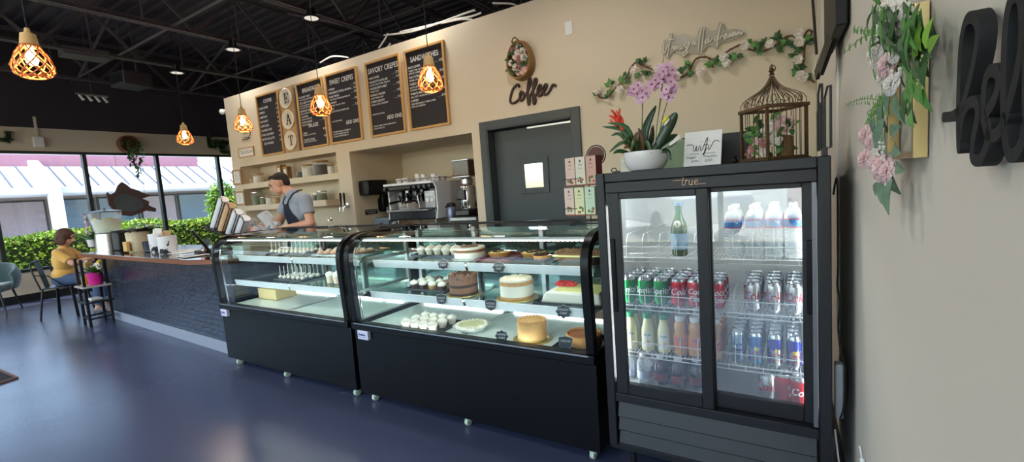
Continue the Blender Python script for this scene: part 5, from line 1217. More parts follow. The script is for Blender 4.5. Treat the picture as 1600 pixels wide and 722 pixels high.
def pastry(): t = thing('glazed_pastry', '', 'pastry'); obj('dough', MB().ell((0,0,.018),(.036,.03,.018),16,8), mat('pastry_dough', rgb(214,160,128), .5, noise_=.12, nscale=30), t); obj('icing', MB().ell((0,0,.026),(.028,.022,.012),14,6), cream, t); return t
ps = pastry()
for i in range(3):
    for j in range(6): first_or_dup(ps, (-3.27+j*.082, 2.29+i*.075, ZU+.0055), R.uniform(-.4,.4), 'pink glazed pastry with white icing, %s row, %s along the steel tray' % (('front','middle','back')[i], ('first','second','third','fourth','fifth','sixth')[j]), 'glazed pastries on the steel tray')
def parfait():
    t = thing('dessert_cup', '', 'dessert cup'); obj('cup', MB().lathe([(.024,0),(.026,.002),(.033,.075),(.035,.077)], 22), clearplastic('cup_plastic', (.9,.92,.92,1), .2), t)
    obj('layers', MB().lathe([(.023,.003),(.030,.058)], 20), mat('parfait_peach', rgb(216,176,136), .6, noise_=.2, nscale=60), t); obj('cream_top', MB().lathe([(.030,.058),(.033,.078),(.02,.088),(0,.094)], 20, cap=False), cream, t); return t
pf = parfait()
for i in range(2):
    for j in range(3): first_or_dup(pf, (-3.12+j*.085+.015*i, 2.24+i*.08, ZM+.002), 0, 'clear dessert cup with peach layers, %s row, %s' % (('front','back')[i], ('left','middle','right')[j]), 'dessert cups on the middle shelf')
o = obj('pastry_box', MB().box(-.14,.14,-.10,.10,0,.09), mat('kraft_box', rgb(206,182,128), .7, noise_=.04), bevel=.004); o.location = (-4.08, 2.36, ZD+.002); tag(o, 'plain tan pastry box at the left end of the case floor', 'box')
obj('lid_flap', MB().box(-.142,.142,-.102,.102,.088,.096), mat('kraft_box', rgb(206,182,128), .7), o)
for i, x in enumerate((-3.5, -2.9)): 
    o = obj('price_card_holder', MB().box(-.02,.02,0,.02,0,.03).box(-.015,.015,-.002,0,.002,.028), white, bevel=.003); o.location = (x, 2.56, ZD+.001); tag(o, 'small white clip on the case floor near the rear, %s' % ('left one','right one')[i], 'clip')
# tall chrome salt/tea shaker on case top
t = thing('glass_shaker', 'small chrome topped glass shaker on the left case top', 'shaker', onz(517, 357, 1.162)); obj('glass', MB().lathe([(.022,0),(.024,.05),(.018,.06)], 18), clear, t); obj('metal_cap', MB().lathe([(.019,.06),(.02,.08),(.01,.088)], 18), chrome, t)
# ---------------------------------------------------------------- people
skin = mat('skin', rgb(214,160,134), .5, noise_=.04, nscale=30, sss=.15)
def cap(m, a, b, ra, rb, n=14, sx=1.0):
    """tapered limb with round ends"""
    a, b = V(a), V(b); m.tube([a, b], [ra, rb], n, caps=True); m.ell(a, ra, n, 8); m.ell(b, rb, n, 8)
def fused(name, mb, mt, parent, vox=.008, smooth=4, label=None):
    o = obj(name, mb, mt, parent); r = o.modifiers.new('fuse', 'REMESH'); r.mode = 'VOXEL'; r.voxel_size = vox; r.use_smooth_shade = True
    s = o.modifiers.new('smooth', 'SMOOTH'); s.iterations = smooth; s.factor = .5; return o
def head(m, c, R3, s=1.0, nose=True):
    """head of unit height ~.235 about its centre, face towards local -Y"""
    def P(x, y, z): return V(c) + R3 @ (V((x, y, z))*s)
    q = R3.to_quaternion() if hasattr(R3, 'to_quaternion') else R3
    m.ell(P(0,.012,.030), (.076*s,.094*s,.086*s), 20, 14, q)      # skull
    m.ell(P(0,-.030,-.030), (.060*s,.060*s,.080*s), 18, 12, q)    # face
    m.ell(P(0,-.052,-.092), (.026*s,.024*s,.020*s), 12, 8, q)     # chin
    for k in (-1,1):
        m.ell(P(k*.040,-.022,-.068), (.022*s,.034*s,.026*s), 12, 8, q)   # jaw
        m.ell(P(k*.036,-.068,-.016), (.020*s,.016*s,.016*s), 12, 8, q)   # cheek
        m.ell(P(k*.030,-.084,.026), (.020*s,.010*s,.008*s), 10, 6, q)    # brow
        m.ell(P(k*.079,.006,-.004), (.010*s,.018*s,.030*s), 10, 8, q)    # ear
    m.ell(P(0,-.080,.045), (.045*s,.02*s,.03*s), 12, 8, q)
    m.tube([P(0,-.088,.024), P(0,-.104,-.006), P(0,-.113,-.024)], [.008*s,.011*s,.013*s], 10); m.ell(P(0,-.100,-.030), (.019*s,.012*s,.009*s), 10, 6, q)
    m.ell(P(0,-.088,-.056), (.024*s,.010*s,.006*s), 10, 6, q); m.ell(P(0,-.084,-.067), (.021*s,.010*s,.007*s), 10, 6, q)
    return P, q
def hand(m, w, d, up, side=1, curl=.6):
    """palm and five fingers from wrist w along d; curl towards -up"""
    w, d, up = V(w), V(d).normalized(), V(up).normalized(); sd = d.cross(up).normalized()*side; up = sd.cross(d).normalized()*side
    for k in range(4): cap(m, w+sd*(-.028+.019*k)*.6, w+d*.085+sd*(-.030+.020*k), .014, .011, 8)
    for k, L_ in enumerate((.066,.078,.073,.056)):
        b = w+d*.09+sd*(-.030+.020*k); j = b+(d*math.cos(curl*.5)-up*math.sin(curl*.5))*L_*.5; e = j+(d*math.cos(curl*1.6)-up*math.sin(curl*1.6))*L_*.5
        cap(m, b, j, .0092, .0085, 8); cap(m, j, e, .0085, .007, 8)
    b = w+d*.025-sd*.03; j = b+d*.035-sd*.032-up*.008; e = j+d*.032-sd*.008-up*.012; cap(m, b, j, .013, .011, 8); cap(m, j, e, .011, .009, 8)
# barista behind the cases, leaning over his work
BP = thing('person', 'man in grey t-shirt and navy apron looking down behind the left case', 'person', (-4.78, 3.21, 0), rz=math.radians(-14))
Hc = V((-.13, -.205, 1.612)); HR = Euler((math.radians(-22), 0, math.radians(-8))).to_matrix()
HR = Euler((math.radians(24), math.radians(-6), math.radians(-30))).to_matrix()
m = MB(); Pf, q = head(m, Hc, HR, 1.02)
cap(m, (-.01,-.08,1.45), (-.095,-.155,1.55), .064, .057)
L = dict(ls=(.19,-.06,1.42), le=(.275,-.06,1.16), lw=(.06,-.30,1.12), rs=(-.185,-.12,1.42), re=(-.275,-.20,1.19), rw=(-.31,-.40,1.15))
for a, b, c in (('ls','le','lw'),('rs','re','rw')):
    cap(m, L[a], L[b], .058, .045); cap(m, L[b], L[c], .046, .028)
hand(m, L['lw'], V((-.10,-.10,-.02)), (0,0,1), 1, .9); hand(m, L['rw'], V((.06,-.12,.0)), (0,0,1), -1, .9)
m.ell((0,-.08,1.30), (.175,.115,.20), 20, 14); m.ell((0,-.03,1.06), (.150,.115,.18), 20, 12); m.ell((0,0,.93), (.165,.12,.13), 20, 12)
cap(m, (-.14,-.09,1.42), (.14,-.09,1.42), .062, .062)
for s in (-1,1): cap(m, (s*.09,0,.90), (s*.10,-.02,.50), .085, .058); cap(m, (s*.10,-.02,.50), (s*.10,.02,.09), .058, .042); cap(m, (s*.10,.03,.055), (s*.105,-.15,.035), .045, .036)
body = fused('body', m, skin, BP, .0075, 3)
hairm = mat('hair_dark_brown', rgb(44,32,28), .65, noise_=.3, nscale=120, bump=.6, bscale=300)
m = MB(); m.ell(Pf(0,.026,.050), (.080,.094,.078), 22, 14, q); m.ell(Pf(0,.064,.005), (.068,.052,.070), 16, 10, q); m.ell(Pf(0,-.036,.100), (.056,.040,.022), 14, 8, q)
hair = fused('hair', m, hairm, BP, .007, 3)
m = MB()
for k in (-1,1): m.tube([Pf(k*.016,-.097,.030), Pf(k*.033,-.095,.036), Pf(k*.050,-.083,.031)], [.0035,.0042,.003], 6)
obj('eyebrows', m, hairm, BP)
m = MB()
for k in (-1,1): m.ell(Pf(k*.031,-.083,.012), (.014,.009,.0035), 10, 6, q)
obj('eyelids', m, mat('lash_dark', rgb(60,40,36), .6), BP)
shirt = mat('heather_grey_shirt', rgb(150,158,170), .85, noise_=.08, nscale=200, sheen=.3)
m = MB(); m.ell((0,-.08,1.30), (.192,.132,.21), 22, 14); m.ell((0,-.03,1.06), (.168,.132,.20), 22, 12); m.ell((0,0,.95), (.172,.13,.10), 20, 10)
cap(m, (-.15,-.09,1.425), (.15,-.09,1.425), .074, .074); cap(m, (0,-.095,1.44), (0,-.125,1.475), .080, .070)
for a, b in (('ls','le'),('rs','re')): A, B = V(L[a]), V(L[b]); cap(m, A, A+(B-A)*.25, .074, .072); m.tube([A, A+(B-A)*.30, A+(B-A)*.62], [.074,.070,.069], 16)
fused('t_shirt', m, shirt, BP, .008, 4)
jean = mat('dark_trousers', rgb(40,44,56), .85, noise_=.1, nscale=80)
m = MB(); m.ell((0,0,.92), (.175,.13,.12), 20, 10)
for s in (-1,1): cap(m, (s*.09,0,.90), (s*.10,-.02,.50), .097, .072); m.tube([(s*.10,-.02,.50),(s*.10,.01,.30),(s*.10,.02,.10)], [.072,.064,.062], 16)
fused('trousers', m, jean, BP, .01, 4)
navy = mat('navy_apron', rgb(28,34,54), .85, noise_=.1, nscale=150)
m = MB(); rows = [(1.385,.065),(1.34,.085),(1.27,.13),(1.19,.175),(1.10,.19),(1.00,.19),(.85,.19),(.62,.18)]
vs = []; n = 13
for z, w in rows:
    # lies against the shirt front
    for i in range(n):
        x = -w+2*w*i/(n-1); dep = 0
        cands = []
        for (cy2, cz2, rx, ry, rz2) in ((-.08,1.30,.192,.132,.21),(-.03,1.06,.168,.132,.20),(0,.95,.172,.13,.14)):
            k = 1-(x/rx)**2-((z-cz2)/rz2)**2
            if k > 0: cands.append(cy2-ry*math.sqrt(k))
        y = min(cands)-.012 if cands else (-.145 if z > .9 else -.14)
        vs.append((x, max(y, -.235), z))
m.add(vs, [(r*n+i, r*n+i+1, (r+1)*n+i+1, (r+1)*n+i) for r in range(len(rows)-1) for i in range(n-1)])
ap = obj('apron', m, navy, BP, solid=.006); s = ap.modifiers.new('sub', 'SUBSURF'); s.levels = 1; s.render_levels = 1
m = MB()
for k in (-1,1): m.tube(catmull([(k*.062,-.212,1.375),(k*.088,-.195,1.43),(k*.094-.02,-.13,1.50),(k*.062-.02,-.035,1.53),(-.02,-.01,1.53)], 5), .0085, 8, flat=.5)
obj('neck_strap', m, navy, ap)
# pitcher in his hands
t = thing('measuring_pitcher', 'clear tilted pitcher held by the man over his work', 'pitcher', ony(424, 352, 2.88)); t.rotation_euler = (.3,-.45,0)
obj('body', MB().lathe([(.045,0),(.048,.004),(.058,.16),(.062,.165)], 24), clearplastic('pitcher_plastic', (.84,.87,.92,1), .45), t); obj('handle', MB().tube([(.055,0,.14),(.10,0,.13),(.095,0,.05),(.05,0,.03)], .007, 8), clearplastic('pitcher_plastic', (.84,.87,.92,1), .45), t)
# ---- woman seated at the far end
WP = thing('person', 'person with brown bob and mustard t-shirt seated at the far counter end', 'person', (-9.02, 2.14, 0), rz=math.radians(140))
m = MB(); Hc2 = V((0,-.06,1.135)); HR2 = Euler((math.radians(20),0,math.radians(-10))).to_matrix(); Pg, q2 = head(m, Hc2, HR2, .94)
cap(m, (0,.0,.97), (0,-.035,1.06), .05, .047); m.ell((0,.01,.80),(.155,.10,.18),20,12); m.ell((0,.03,.56),(.165,.125,.12),20,12); cap(m, (-.13,0,.93),(.13,0,.93),.052,.052)
W = dict(ls=(.165,-.01,.92), le=(.22,-.16,.74), lw=(.14,-.40,.80), rs=(-.165,-.01,.92), re=(-.22,-.20,.76), rw=(-.10,-.42,.83))
for a, b, c in (('ls','le','lw'),('rs','re','rw')): cap(m, W[a], W[b], .047, .037); cap(m, W[b], W[c], .037, .024)
hand(m, W['lw'], V((-.04,-.10,0)), (0,0,1), 1, .7); hand(m, W['rw'], V((.04,-.10,.02)), (0,0,1), -1, .7)
for s in (-1,1): cap(m, (s*.09,.02,.53), (s*.11,-.40,.52), .078, .056); cap(m, (s*.11,-.40,.52), (s*.11,-.36,.09), .055, .038); cap(m, (s*.11,-.34,.05), (s*.11,-.50,.035), .038, .03)
fused('body', m, skin, WP, .0085, 3)
hm = mat('hair_chestnut', rgb(84,52,36), .6, noise_=.35, nscale=90, bump=.6, bscale=200)
m = MB(); m.ell(Pg(0,.02,.035), (.098,.108,.098), 22, 14, q2); m.ell(Pg(0,.045,-.05), (.098,.075,.085), 18, 12, q2)
for k in (-1,1): m.ell(Pg(k*.075,.0,-.045), (.030,.055,.075), 14, 10, q2)
R = random.Random(3)
for i in range(26): a = R.uniform(-2.2,2.2); m.ell(Pg(.098*math.sin(a), .02+.08*math.cos(a), R.uniform(-.11,.06)), (.02,.02,.03), 8, 6, q2)
fused('hair', m, hm, WP, .008, 2)
mus = mat('mustard_shirt', rgb(226,176,92), .85, noise_=.05, nscale=120, sheen=.3)
m = MB(); m.ell((0,.01,.80),(.172,.118,.20),22,14); m.ell((0,.03,.60),(.172,.132,.13),20,12); cap(m, (-.135,0,.925),(.135,0,.925),.064,.064); cap(m, (0,.0,.95),(0,-.01,.985),.07,.06)
for a, b in (('ls','le'),('rs','re')): A, B = V(W[a]), V(W[b]); cap(m, A, A+(B-A)*.3, .060, .058); m.tube([A, A+(B-A)*.35, A+(B-A)*.75], [.06,.057,.058], 14)
fused('t_shirt', m, mus, WP, .0085, 4)
dn = mat('denim_blue', rgb(70,88,120), .85, noise_=.2, nscale=60)
m = MB(); m.ell((0,.03,.54),(.178,.138,.12),20,12)
for s in (-1,1): cap(m, (s*.09,.02,.53), (s*.11,-.40,.52), .090, .067); m.tube([(s*.11,-.40,.52),(s*.11,-.38,.3),(s*.11,-.365,.12)], [.067,.058,.056], 14)
fused('jeans', m, dn, WP, .01, 4)
m = MB()
for s in (-1,1): m.ell((s*.11,-.40,.045),(.046,.13,.045),14,8)
fused('shoes', m, mat('grey_sneaker', rgb(120,116,112), .7), WP, .01, 3)
def cafe_chair(x, y, rz, label):
    t = thing('metal_chair', label, 'chair', (x, y, 0), rz=rz, group='black metal cafe chairs')
    obj('seat', MB().box(-.19,.19,-.19,.19,.425,.445), darkmetal, t, bevel=.02, seg=3)
    for sx in (-1,1):
        for sy in (-1,1): obj('leg', MB().bar((sx*.165,sy*.165,.43),(sx*.215,sy*.215,0),.035,.018), darkmetal, t, bevel=.003)
    obj('back_frame', MB().tube(catmull([(-.19,.17,.44),(-.20,.22,.66),(-.17,.245,.80),(0,.27,.83),(.17,.245,.80),(.20,.22,.66),(.19,.17,.44)], 5), .011, 8), darkmetal, t)
    obj('back_splat', MB().bar((0,.19,.44),(0,.265,.82),.11,.005,(0,1,0)), darkmetal, t)
    for sx in (-1,1): obj('arm_strut', MB().tube([(sx*.20,.2,.64),(sx*.21,.05,.62),(sx*.19,-.1,.44)], .008, 6), darkmetal, t)
    return t
cafe_chair(-9.06, 2.10, math.radians(140), 'black metal cafe chair the seated person is using')
cafe_chair(-9.55, 2.85, math.radians(60), 'empty black metal cafe chair behind the seated person')
# ---------------------------------------------------------------- tiled counter with dark wood top
tile = mat('navy_tile', rgb(24,34,54), .25, noise_=.1, coat=.5); nt = tile.node_tree; N = nt.nodes; L = nt.links; b = N['Principled BSDF']
tc = N.new('ShaderNodeTexCoord'); sx_ = N.new('ShaderNodeSeparateXYZ'); cmb = N.new('ShaderNodeCombineXYZ'); L.new(tc.outputs['Object'], sx_.inputs[0]); L.new(sx_.outputs['X'], cmb.inputs['X']); L.new(sx_.outputs['Z'], cmb.inputs['Y'])
br = N.new('ShaderNodeTexBrick'); br.inputs['Scale'].default_value = 1; br.inputs['Brick Width'].default_value = .105; br.inputs['Row Height'].default_value = .052; br.inputs['Mortar Size'].default_value = .004; br.inputs['Mortar Smooth'].default_value = .3
br.inputs['Color1'].default_value = rgb(18,28,46); br.inputs['Color2'].default_value = rgb(34,46,70); br.inputs['Mortar'].default_value = rgb(8,10,16); L.new(cmb.outputs[0], br.inputs['Vector']); L.new(br.outputs['Color'], b.inputs['Base Color'])
nz = N.new('ShaderNodeTexNoise'); nz.inputs['Scale'].default_value = 26; L.new(tc.outputs['Object'], nz.inputs['Vector']); sc_ = N.new('ShaderNodeMath'); sc_.operation = 'MULTIPLY'; sc_.inputs[1].default_value = .35; L.new(nz.outputs['Fac'], sc_.inputs[0]); ad = N.new('ShaderNodeMath'); ad.operation = 'MULTIPLY_ADD'; ad.inputs[1].default_value = -1.2; L.new(br.outputs['Fac'], ad.inputs[0]); L.new(sc_.outputs[0], ad.inputs[2])
bp = N.new('ShaderNodeBump'); bp.inputs['Strength'].default_value = 1; bp.inputs['Distance'].default_value = .022; L.new(bp.outputs['Normal'], b.inputs['Coat Normal']); L.new(ad.outputs[0], bp.inputs['Height']); L.new(bp.outputs['Normal'], b.inputs['Normal'])
ct = thing('tiled_counter', 'long counter with dark glossy brick tiles and grey kick strip', 'counter', (0,0,0))
obj('tiled_front', MB().prism([(-8.02,2.29),(-4.37,2.12),(-4.37,2.75),(-8.02,2.92)], .0, .875), tile, ct)
obj('kick_strip', MB().prism([(-8.02,2.282),(-4.36,2.112),(-4.36,2.12),(-8.02,2.29)], .0, .115), mat('grey_vinyl_kick', rgb(150,156,170), .5), ct)
wtop = wood('dark_walnut_top', rgb(74,42,30), rgb(44,26,22), .14, 3, 'X', coat=.6)
top = obj('counter_top', MB().prism([(-8.22,2.10),(-4.92,2.01),(-4.58,2.10),(-4.36,2.10),(-4.36,2.88),(-8.22,2.98)], .877, .925), wtop, ct, bevel=.004)
obj('top_edge', MB().prism([(-8.23,2.092),(-4.92,2.002),(-4.575,2.09),(-4.575,2.10),(-4.92,2.012),(-8.23,2.102)], .879, .921), wood('warm_edge_wood', rgb(150,92,62), rgb(104,60,40), .35, 4, 'X'), ct)
ZT_ = .926
def C(px, py, z=ZT_): p = onz(px, py, z); return (p.x, p.y, z)
# lemon water dispenser
x_, y_, _ = C(165, 388)
CX = lambda px, Y: ony(px, 385, Y).x
x_, y_ = CX(172, 2.40), 2.40
t = thing('drink_dispenser', 'glass lemon water dispenser on a flared brushed steel stand', 'drink dispenser', (x_, y_, ZT_)); t.scale = (.86,.86,.86)
obj('stand', MB().lathe([(.19,0),(.19,.004),(.165,.27),(.155,.27),(.18,.004)], 36, cap=False), steel, t)
obj('jar', MB().lathe([(.13,.275),(.16,.285),(.175,.40),(.205,.58),(.205,.60),(.19,.615)], 36, cap=False), clearplastic('dispenser_glass', (.9,.94,.96,1), .12), t)
obj('lemon_water', MB().lathe([(.125,.285),(.155,.29),(.170,.40),(.19,.50)], 34), clearplastic('lemon_water', (.90,.92,.80,1), .5), t)
m = MB(); R = random.Random(4)
for i in range(22):
    a = R.uniform(0,6.28); r = .13*math.sqrt(R.random())+.02; m.at(T(r*math.cos(a), r*math.sin(a), R.uniform(.40,.50), R.uniform(-1,1), R.uniform(-1,1), 0)).lathe([(.035,0),(.038,.004),(.035,.008)], 16)
obj('lemon_slices', m, mat('lemon_slice', rgb(238,216,96), .5, noise_=.15), t)
obj('lid', MB().lathe([(.21,.61),(.215,.625),(.10,.645),(.03,.65)], 34), mat('lid_steel', rgb(160,164,168), .3, .8), t); obj('spigot', MB().tube([(0,-.15,.31),(0,-.22,.31),(0,-.23,.28)], .012, 8), steel, t); obj('knob', MB().lathe([(.012,.648),(.02,.665),(.008,.68)], 16), steel, t)
# things along the counter
def thing_at(name, label, cat, px, py): p = C(px, py); return thing(name, label, cat, p)
t = thing('black_tin', 'matt black canister beside the drink dispenser stand', 'canister', (CX(196, 2.46), 2.46, ZT_)); obj('body', MB().box(-.11,.11,-.10,.10,0,.25), blackmatte, t, bevel=.015); obj('lid', MB().box(-.112,.112,-.102,.102,.25,.265), blackmatte, t, bevel=.01)
t = thing('straw_basket', 'tan basket wrapped in cream paper with dark cloth top', 'basket', (CX(217, 2.36), 2.36, ZT_)); obj('basket', MB().lathe([(.10,0),(.105,.01),(.12,.24),(.11,.25)], 26), mat('cream_weave', rgb(214,200,168), .8, noise_=.2, nscale=60, bump=.5), t)
m = MB(); R = random.Random(12)
for i in range(30): a = R.uniform(0,6.28); m.leaf((.07*math.cos(a),.07*math.sin(a),.25), (math.cos(a),math.sin(a),R.uniform(.2,.7)), R.uniform(.10,.20), .06, n=3)
obj('dried_leaves', m, mat('dried_brown', rgb(74,64,58), .8, noise_=.3), t, recalc=False); obj('tan_packet', MB().box(-.03,.08,-.15,-.115,.02,.14), mat('tan_packet', rgb(214,176,110), .7), t, bevel=.004)
t = thing('dark_mug', 'dark navy mug between the basket and the spotted tins', 'mug', (CX(235, 2.36), 2.36, ZT_)); obj('bowl', MB().lathe([(.06,0),(.07,.01),(.075,.13),(.068,.13),(.06,.02),(0,.015)], 24, cap=False), mat('navy_glaze', rgb(34,38,56), .25), t); obj('handle', MB().tube([(.07,0,.11),(.12,0,.10),(.115,0,.04),(.07,0,.03)], .009, 8), mat('navy_glaze', rgb(34,38,56), .25), t)
spot = mat('cow_spot_enamel', rgb(232,232,236), .35, noise_=.02); nt = spot.node_tree; N = nt.nodes; L = nt.links; b = N['Principled BSDF']; vz = N.new('ShaderNodeTexNoise'); vz.inputs['Scale'].default_value = 9; tc = N.new('ShaderNodeTexCoord'); L.new(tc.outputs['Object'], vz.inputs['Vector']); rr_ = N.new('ShaderNodeMapRange'); rr_.inputs['From Min'].default_value = .58; rr_.inputs['From Max'].default_value = .60; L.new(vz.outputs['Fac'], rr_.inputs['Value']); mx = N.new('ShaderNodeMix'); mx.data_type = 'RGBA'; mx.inputs['A'].default_value = rgb(232,232,236); mx.inputs['B'].default_value = rgb(40,40,46); L.new(rr_.outputs['Result'], mx.inputs['Factor']); L.new(mx.outputs['Result'], b.inputs['Base Color'])
for i, (x, y, r, h, lb) in enumerate(((CX(249, 2.40),2.40,.10,.22,'white black-spotted tin, left one behind its twin'), (CX(262, 2.30),2.30,.095,.20,'white black-spotted tin filled with brown napkins'))):
    t = thing('spotted_tin', lb, 'tin', (x, y, ZT_), group='spotted tins on the counter'); obj('body', MB().lathe([(r*.9,0),(r*.92,.005),(r,h),(r*.96,h),(r*.88,.01),(0,.008)], 28, cap=False), spot, t)
    m = MB(); 
    for k in range(6): m.bar((-.05+.02*k,-.02*(k % 2),.02), (-.06+.025*k,0,h+.04+.01*(k % 3)), .02, .05)
    obj('napkins', m, mat('kraft_napkin', rgb(186,150,112), .85) if i else paper, t)
for i, (x, y, rz, w, d, lb) in enumerate(((CX(291, 2.45),2.45,.1,.46,.34,'large white paper sheet lying on the counter top'), (CX(300, 2.2),2.2,-.15,.30,.22,'smaller white sheet at the counter front'))):
    o = obj('paper_sheet', MB().box(-w/2,w/2,-d/2,d/2,0,.004), paper); o.location = (x, y, ZT_+.001+.005*i); o.rotation_euler = (0,0,rz); tag(o, lb, 'paper')
t = thing('card_terminal', 'small card terminal standing at the counter corner', 'card terminal', (CX(315, 2.3), 2.3, ZT_)); obj('base', MB().box(-.05,.05,-.06,.06,0,.02), blackmatte, t, bevel=.004); obj('handset', MB().at(T(0,0,.02,-.5)).box(-.04,.04,-.015,.015,0,.15), mat('terminal_grey', rgb(120,132,150), .4), t, bevel=.006); obj('screen', MB().at(T(0,0,.02,-.5)).box(-.032,.032,-.018,-.015,.07,.135), mat('screen_pale', rgb(180,196,214), .2), t)
t = thing('point_of_sale', 'black tilted point of sale screen beside the left case', 'register', (CX(333, 2.42), 2.42, ZT_)); obj('base', MB().box(-.12,.12,-.14,.14,0,.04), blackmatte, t, bevel=.01); obj('screen', MB().at(T(0,-.05,.04,.5,0,-.4)).box(-.19,.19,-.012,.012,0,.25), blackgloss, t, bevel=.006)
obj('led', MB().ell((.10,-.15,.05),(.004,.004,.004),8,6), emis('red_led', (1,.15,.02,1), 20), t)
# lid and sleeve organiser leaning beside the case
t = thing('lid_organizer', 'slanted black organizer of long white lid stacks by the case', 'organizer', (ony(362, 350, 2.72).x, 2.72, .99), rz=.0)
lidw = mat('lid_stack_white', rgb(226,228,234), .4, noise_=.1, nscale=90)
ax = V((.55,.0,.62)).normalized(); 
for i in range(4):
    b0 = V((-.40+.17*i, 0, .16-.035*i)); L_ = .46-.055*i
    st = obj('lid_stack', MB().tube([b0+ax*L_*k/10 for k in range(11)], .052, 18), lidw if i != 1 else mat('sleeve_kraft', rgb(206,170,130), .7, noise_=.1, nscale=60), t)
    m = MB(); sd = V((0,1,0)); up_ = ax.cross(sd).normalized()
    loop = [b0+up_*(-.055)*s_+ax*(L_*a_) - sd*.04 for s_, a_ in ((1,0),(1,.9),(.7,.99),(0,1.05),(-.7,.99),(-1,.9),(-1,0))]
    m.tube(catmull(loop, 4), .005, 6); obj('wire_loop', m, darkmetal, t)
obj('tray_back', MB().bar((-.48,0,.20),(.16,0,.05),.18,.02,(0,0,1)), blackgloss, t)
t = thing('clear_lid_tower', 'cluster of clear plastic cups and lids left of the man', 'cups', (ony(402, 352, 2.86).x, 2.86, 1.16))
m = MB(); R = random.Random(2)
for i in range(16): m.at(T(R.uniform(-.28,.30), R.uniform(-.07,.07), R.uniform(-.15,.06), R.uniform(-1,1), R.uniform(-1,1))).lathe([(.032,0),(.045,.07),(.047,.07),(.034,0)], 16, cap=False)
o = obj('cups', m, clearplastic('cup_clear', (.86,.88,.92,1), .35), t); o['kind'] = 'stuff'
obj('bin', MB().box(-.34,.34,-.12,.12,-.20,-.10), clear, t)
struct('trim_2', MB().box(-8.2, -2.6, 2.80, 3.06, .86, .90), mat('back_counter_top', rgb(150,140,128), .4, noise_=.1))
# purple and white orchid behind the dispenser
t = thing('orchid', 'pink and white potted orchid behind the drink dispenser', 'orchid', (CX(146, 2.62), 2.62, ZT_)); obj('pot', MB().lathe([(.05,0),(.06,.01),(.075,.12),(.07,.12)], 20), ceramic, t)
m = MB(); R = random.Random(21)
for i in range(26): a = R.uniform(0,6.28); m.leaf((0,0,.10), (math.cos(a),math.sin(a)*.6,R.uniform(.1,1.0)), R.uniform(.15,.34), .06, n=4)
obj('leaves', m, [leafm], t, recalc=False); obj('stem', MB().tube([(0,0,.1),(.02,0,.3),(-.05,-.02,.5)], .005, 6), leafm, t)
m = MB(); 
for i in range(9): rose(m, (-.04+R.uniform(-.04,.03), -.02, .20+.04*i), .035, (R.uniform(-.5,.5),-1,.2), i % 2)
obj('blossoms', m, [mat('orchid_mauve', rgb(206,160,196), .6), petal_w], t, recalc=False)
# black shelf cart at the counter end
t = thing('side_shelf', 'small black metal shelf stand with pale shelves at the counter end', 'shelf stand', (0,0,0))
P4 = [(-7.98,1.99),(-7.66,1.96),(-7.98,2.20),(-7.66,2.19)]
for x, y in P4: obj('post', MB().box(x-.014,x+.014,y-.014,y+.014,0,.875), darkmetal, t)
pale = wood('pale_shelf', rgb(196,186,176), rgb(170,160,150), .5, 5, 'X')
for z in (.50, .30): obj('shelf', MB().prism([(-8.02,1.95),(-7.62,1.93),(-7.62,2.22),(-8.02,2.24)], z, z+.022), pale if z > .4 else darkmetal, t, bevel=.003)
for z in (.10,): 
    for a, b_ in ((0,1),(2,3),(0,2),(1,3)): obj('rail', MB().bar((*P4[a],z),(*P4[b_],z),.02,.02), darkmetal, t)
o = obj('folded_cloth', MB().box(-.10,.10,-.06,.06,0,.022), paper, bevel=.006); o.location = (-7.82, 2.08, .323); tag(o, 'folded white cloth on the lower shelf of the side stand', 'cloth')
t = thing('potted_flowers', 'magenta pot of white and yellow flowers on the side shelf', 'potted plant', (-7.75, 2.10, .523)); obj('pot', MB().lathe([(.065,0),(.07,.005),(.085,.16),(.08,.16),(.0,.14)], 24, cap=False), mat('magenta_pot', rgb(226,40,150), .35), t)
m = MB(); R = random.Random(31)
for i in range(40): a = R.uniform(0,6.28); m.leaf((0,0,.14), (math.cos(a),math.sin(a),R.uniform(.2,1.4)), R.uniform(.08,.2), .04, n=3)
obj('leaves', m, leafm, t, recalc=False); m = MB()
for i in range(14): a = R.uniform(0,6.28); rose(m, (.09*math.cos(a), .06*math.sin(a), .18+R.uniform(0,.12)), .035, (math.cos(a),-1,.4), 0 if i % 3 else 1)
obj('flowers', m, [petal_w, mat('petal_yellow', rgb(240,206,60), .6)], t, recalc=False)
o = thing('yellow_bottle', 'small yellow sauce bottle beside the magenta pot', 'bottle', (-7.93, 2.04, .523)); obj('body', MB().lathe([(.03,0),(.032,.01),(.032,.11),(.015,.14)], 18), mat('mustard_yellow', rgb(240,200,40), .4), o); obj('cap', MB().lathe([(.014,.14),(.012,.165)], 14), mat('red_cap', rgb(200,40,30), .4), o)
# armchair by the window
t = thing('armchair', 'teal velvet armchair with dark shell back near the window', 'armchair', (-10.75, 1.62, 0), rz=math.radians(60))
velvet = mat('teal_velvet', rgb(58,84,84), .8, noise_=.1, sheen=.8)
m = MB(); vs = []; nA, nB = 17, 8
for j in range(nB):
    z = .36+.42*j/(nB-1)
    for i in range(nA): a = PI*(-.12+1.24*i/(nA-1)); r = .31+.05*math.sin(PI*j/(nB-1))+.02*j/nB; zz = z-.16*(abs(i-(nA-1)/2)/((nA-1)/2))**2*(j/(nB-1)); vs.append((r*math.cos(a), r*math.sin(a)*.95, zz))
m.add(vs, [(j*nA+i, j*nA+i+1, (j+1)*nA+i+1, (j+1)*nA+i) for j in range(nB-1) for i in range(nA-1)])
bk = obj('backrest', m, velvet, t, solid=.05); s = bk.modifiers.new('sub','SUBSURF'); s.levels = 1; s.render_levels = 1
obj('seat', MB().box(-.27,.27,-.27,.24,.34,.46), velvet, t, bevel=.05, seg=3)
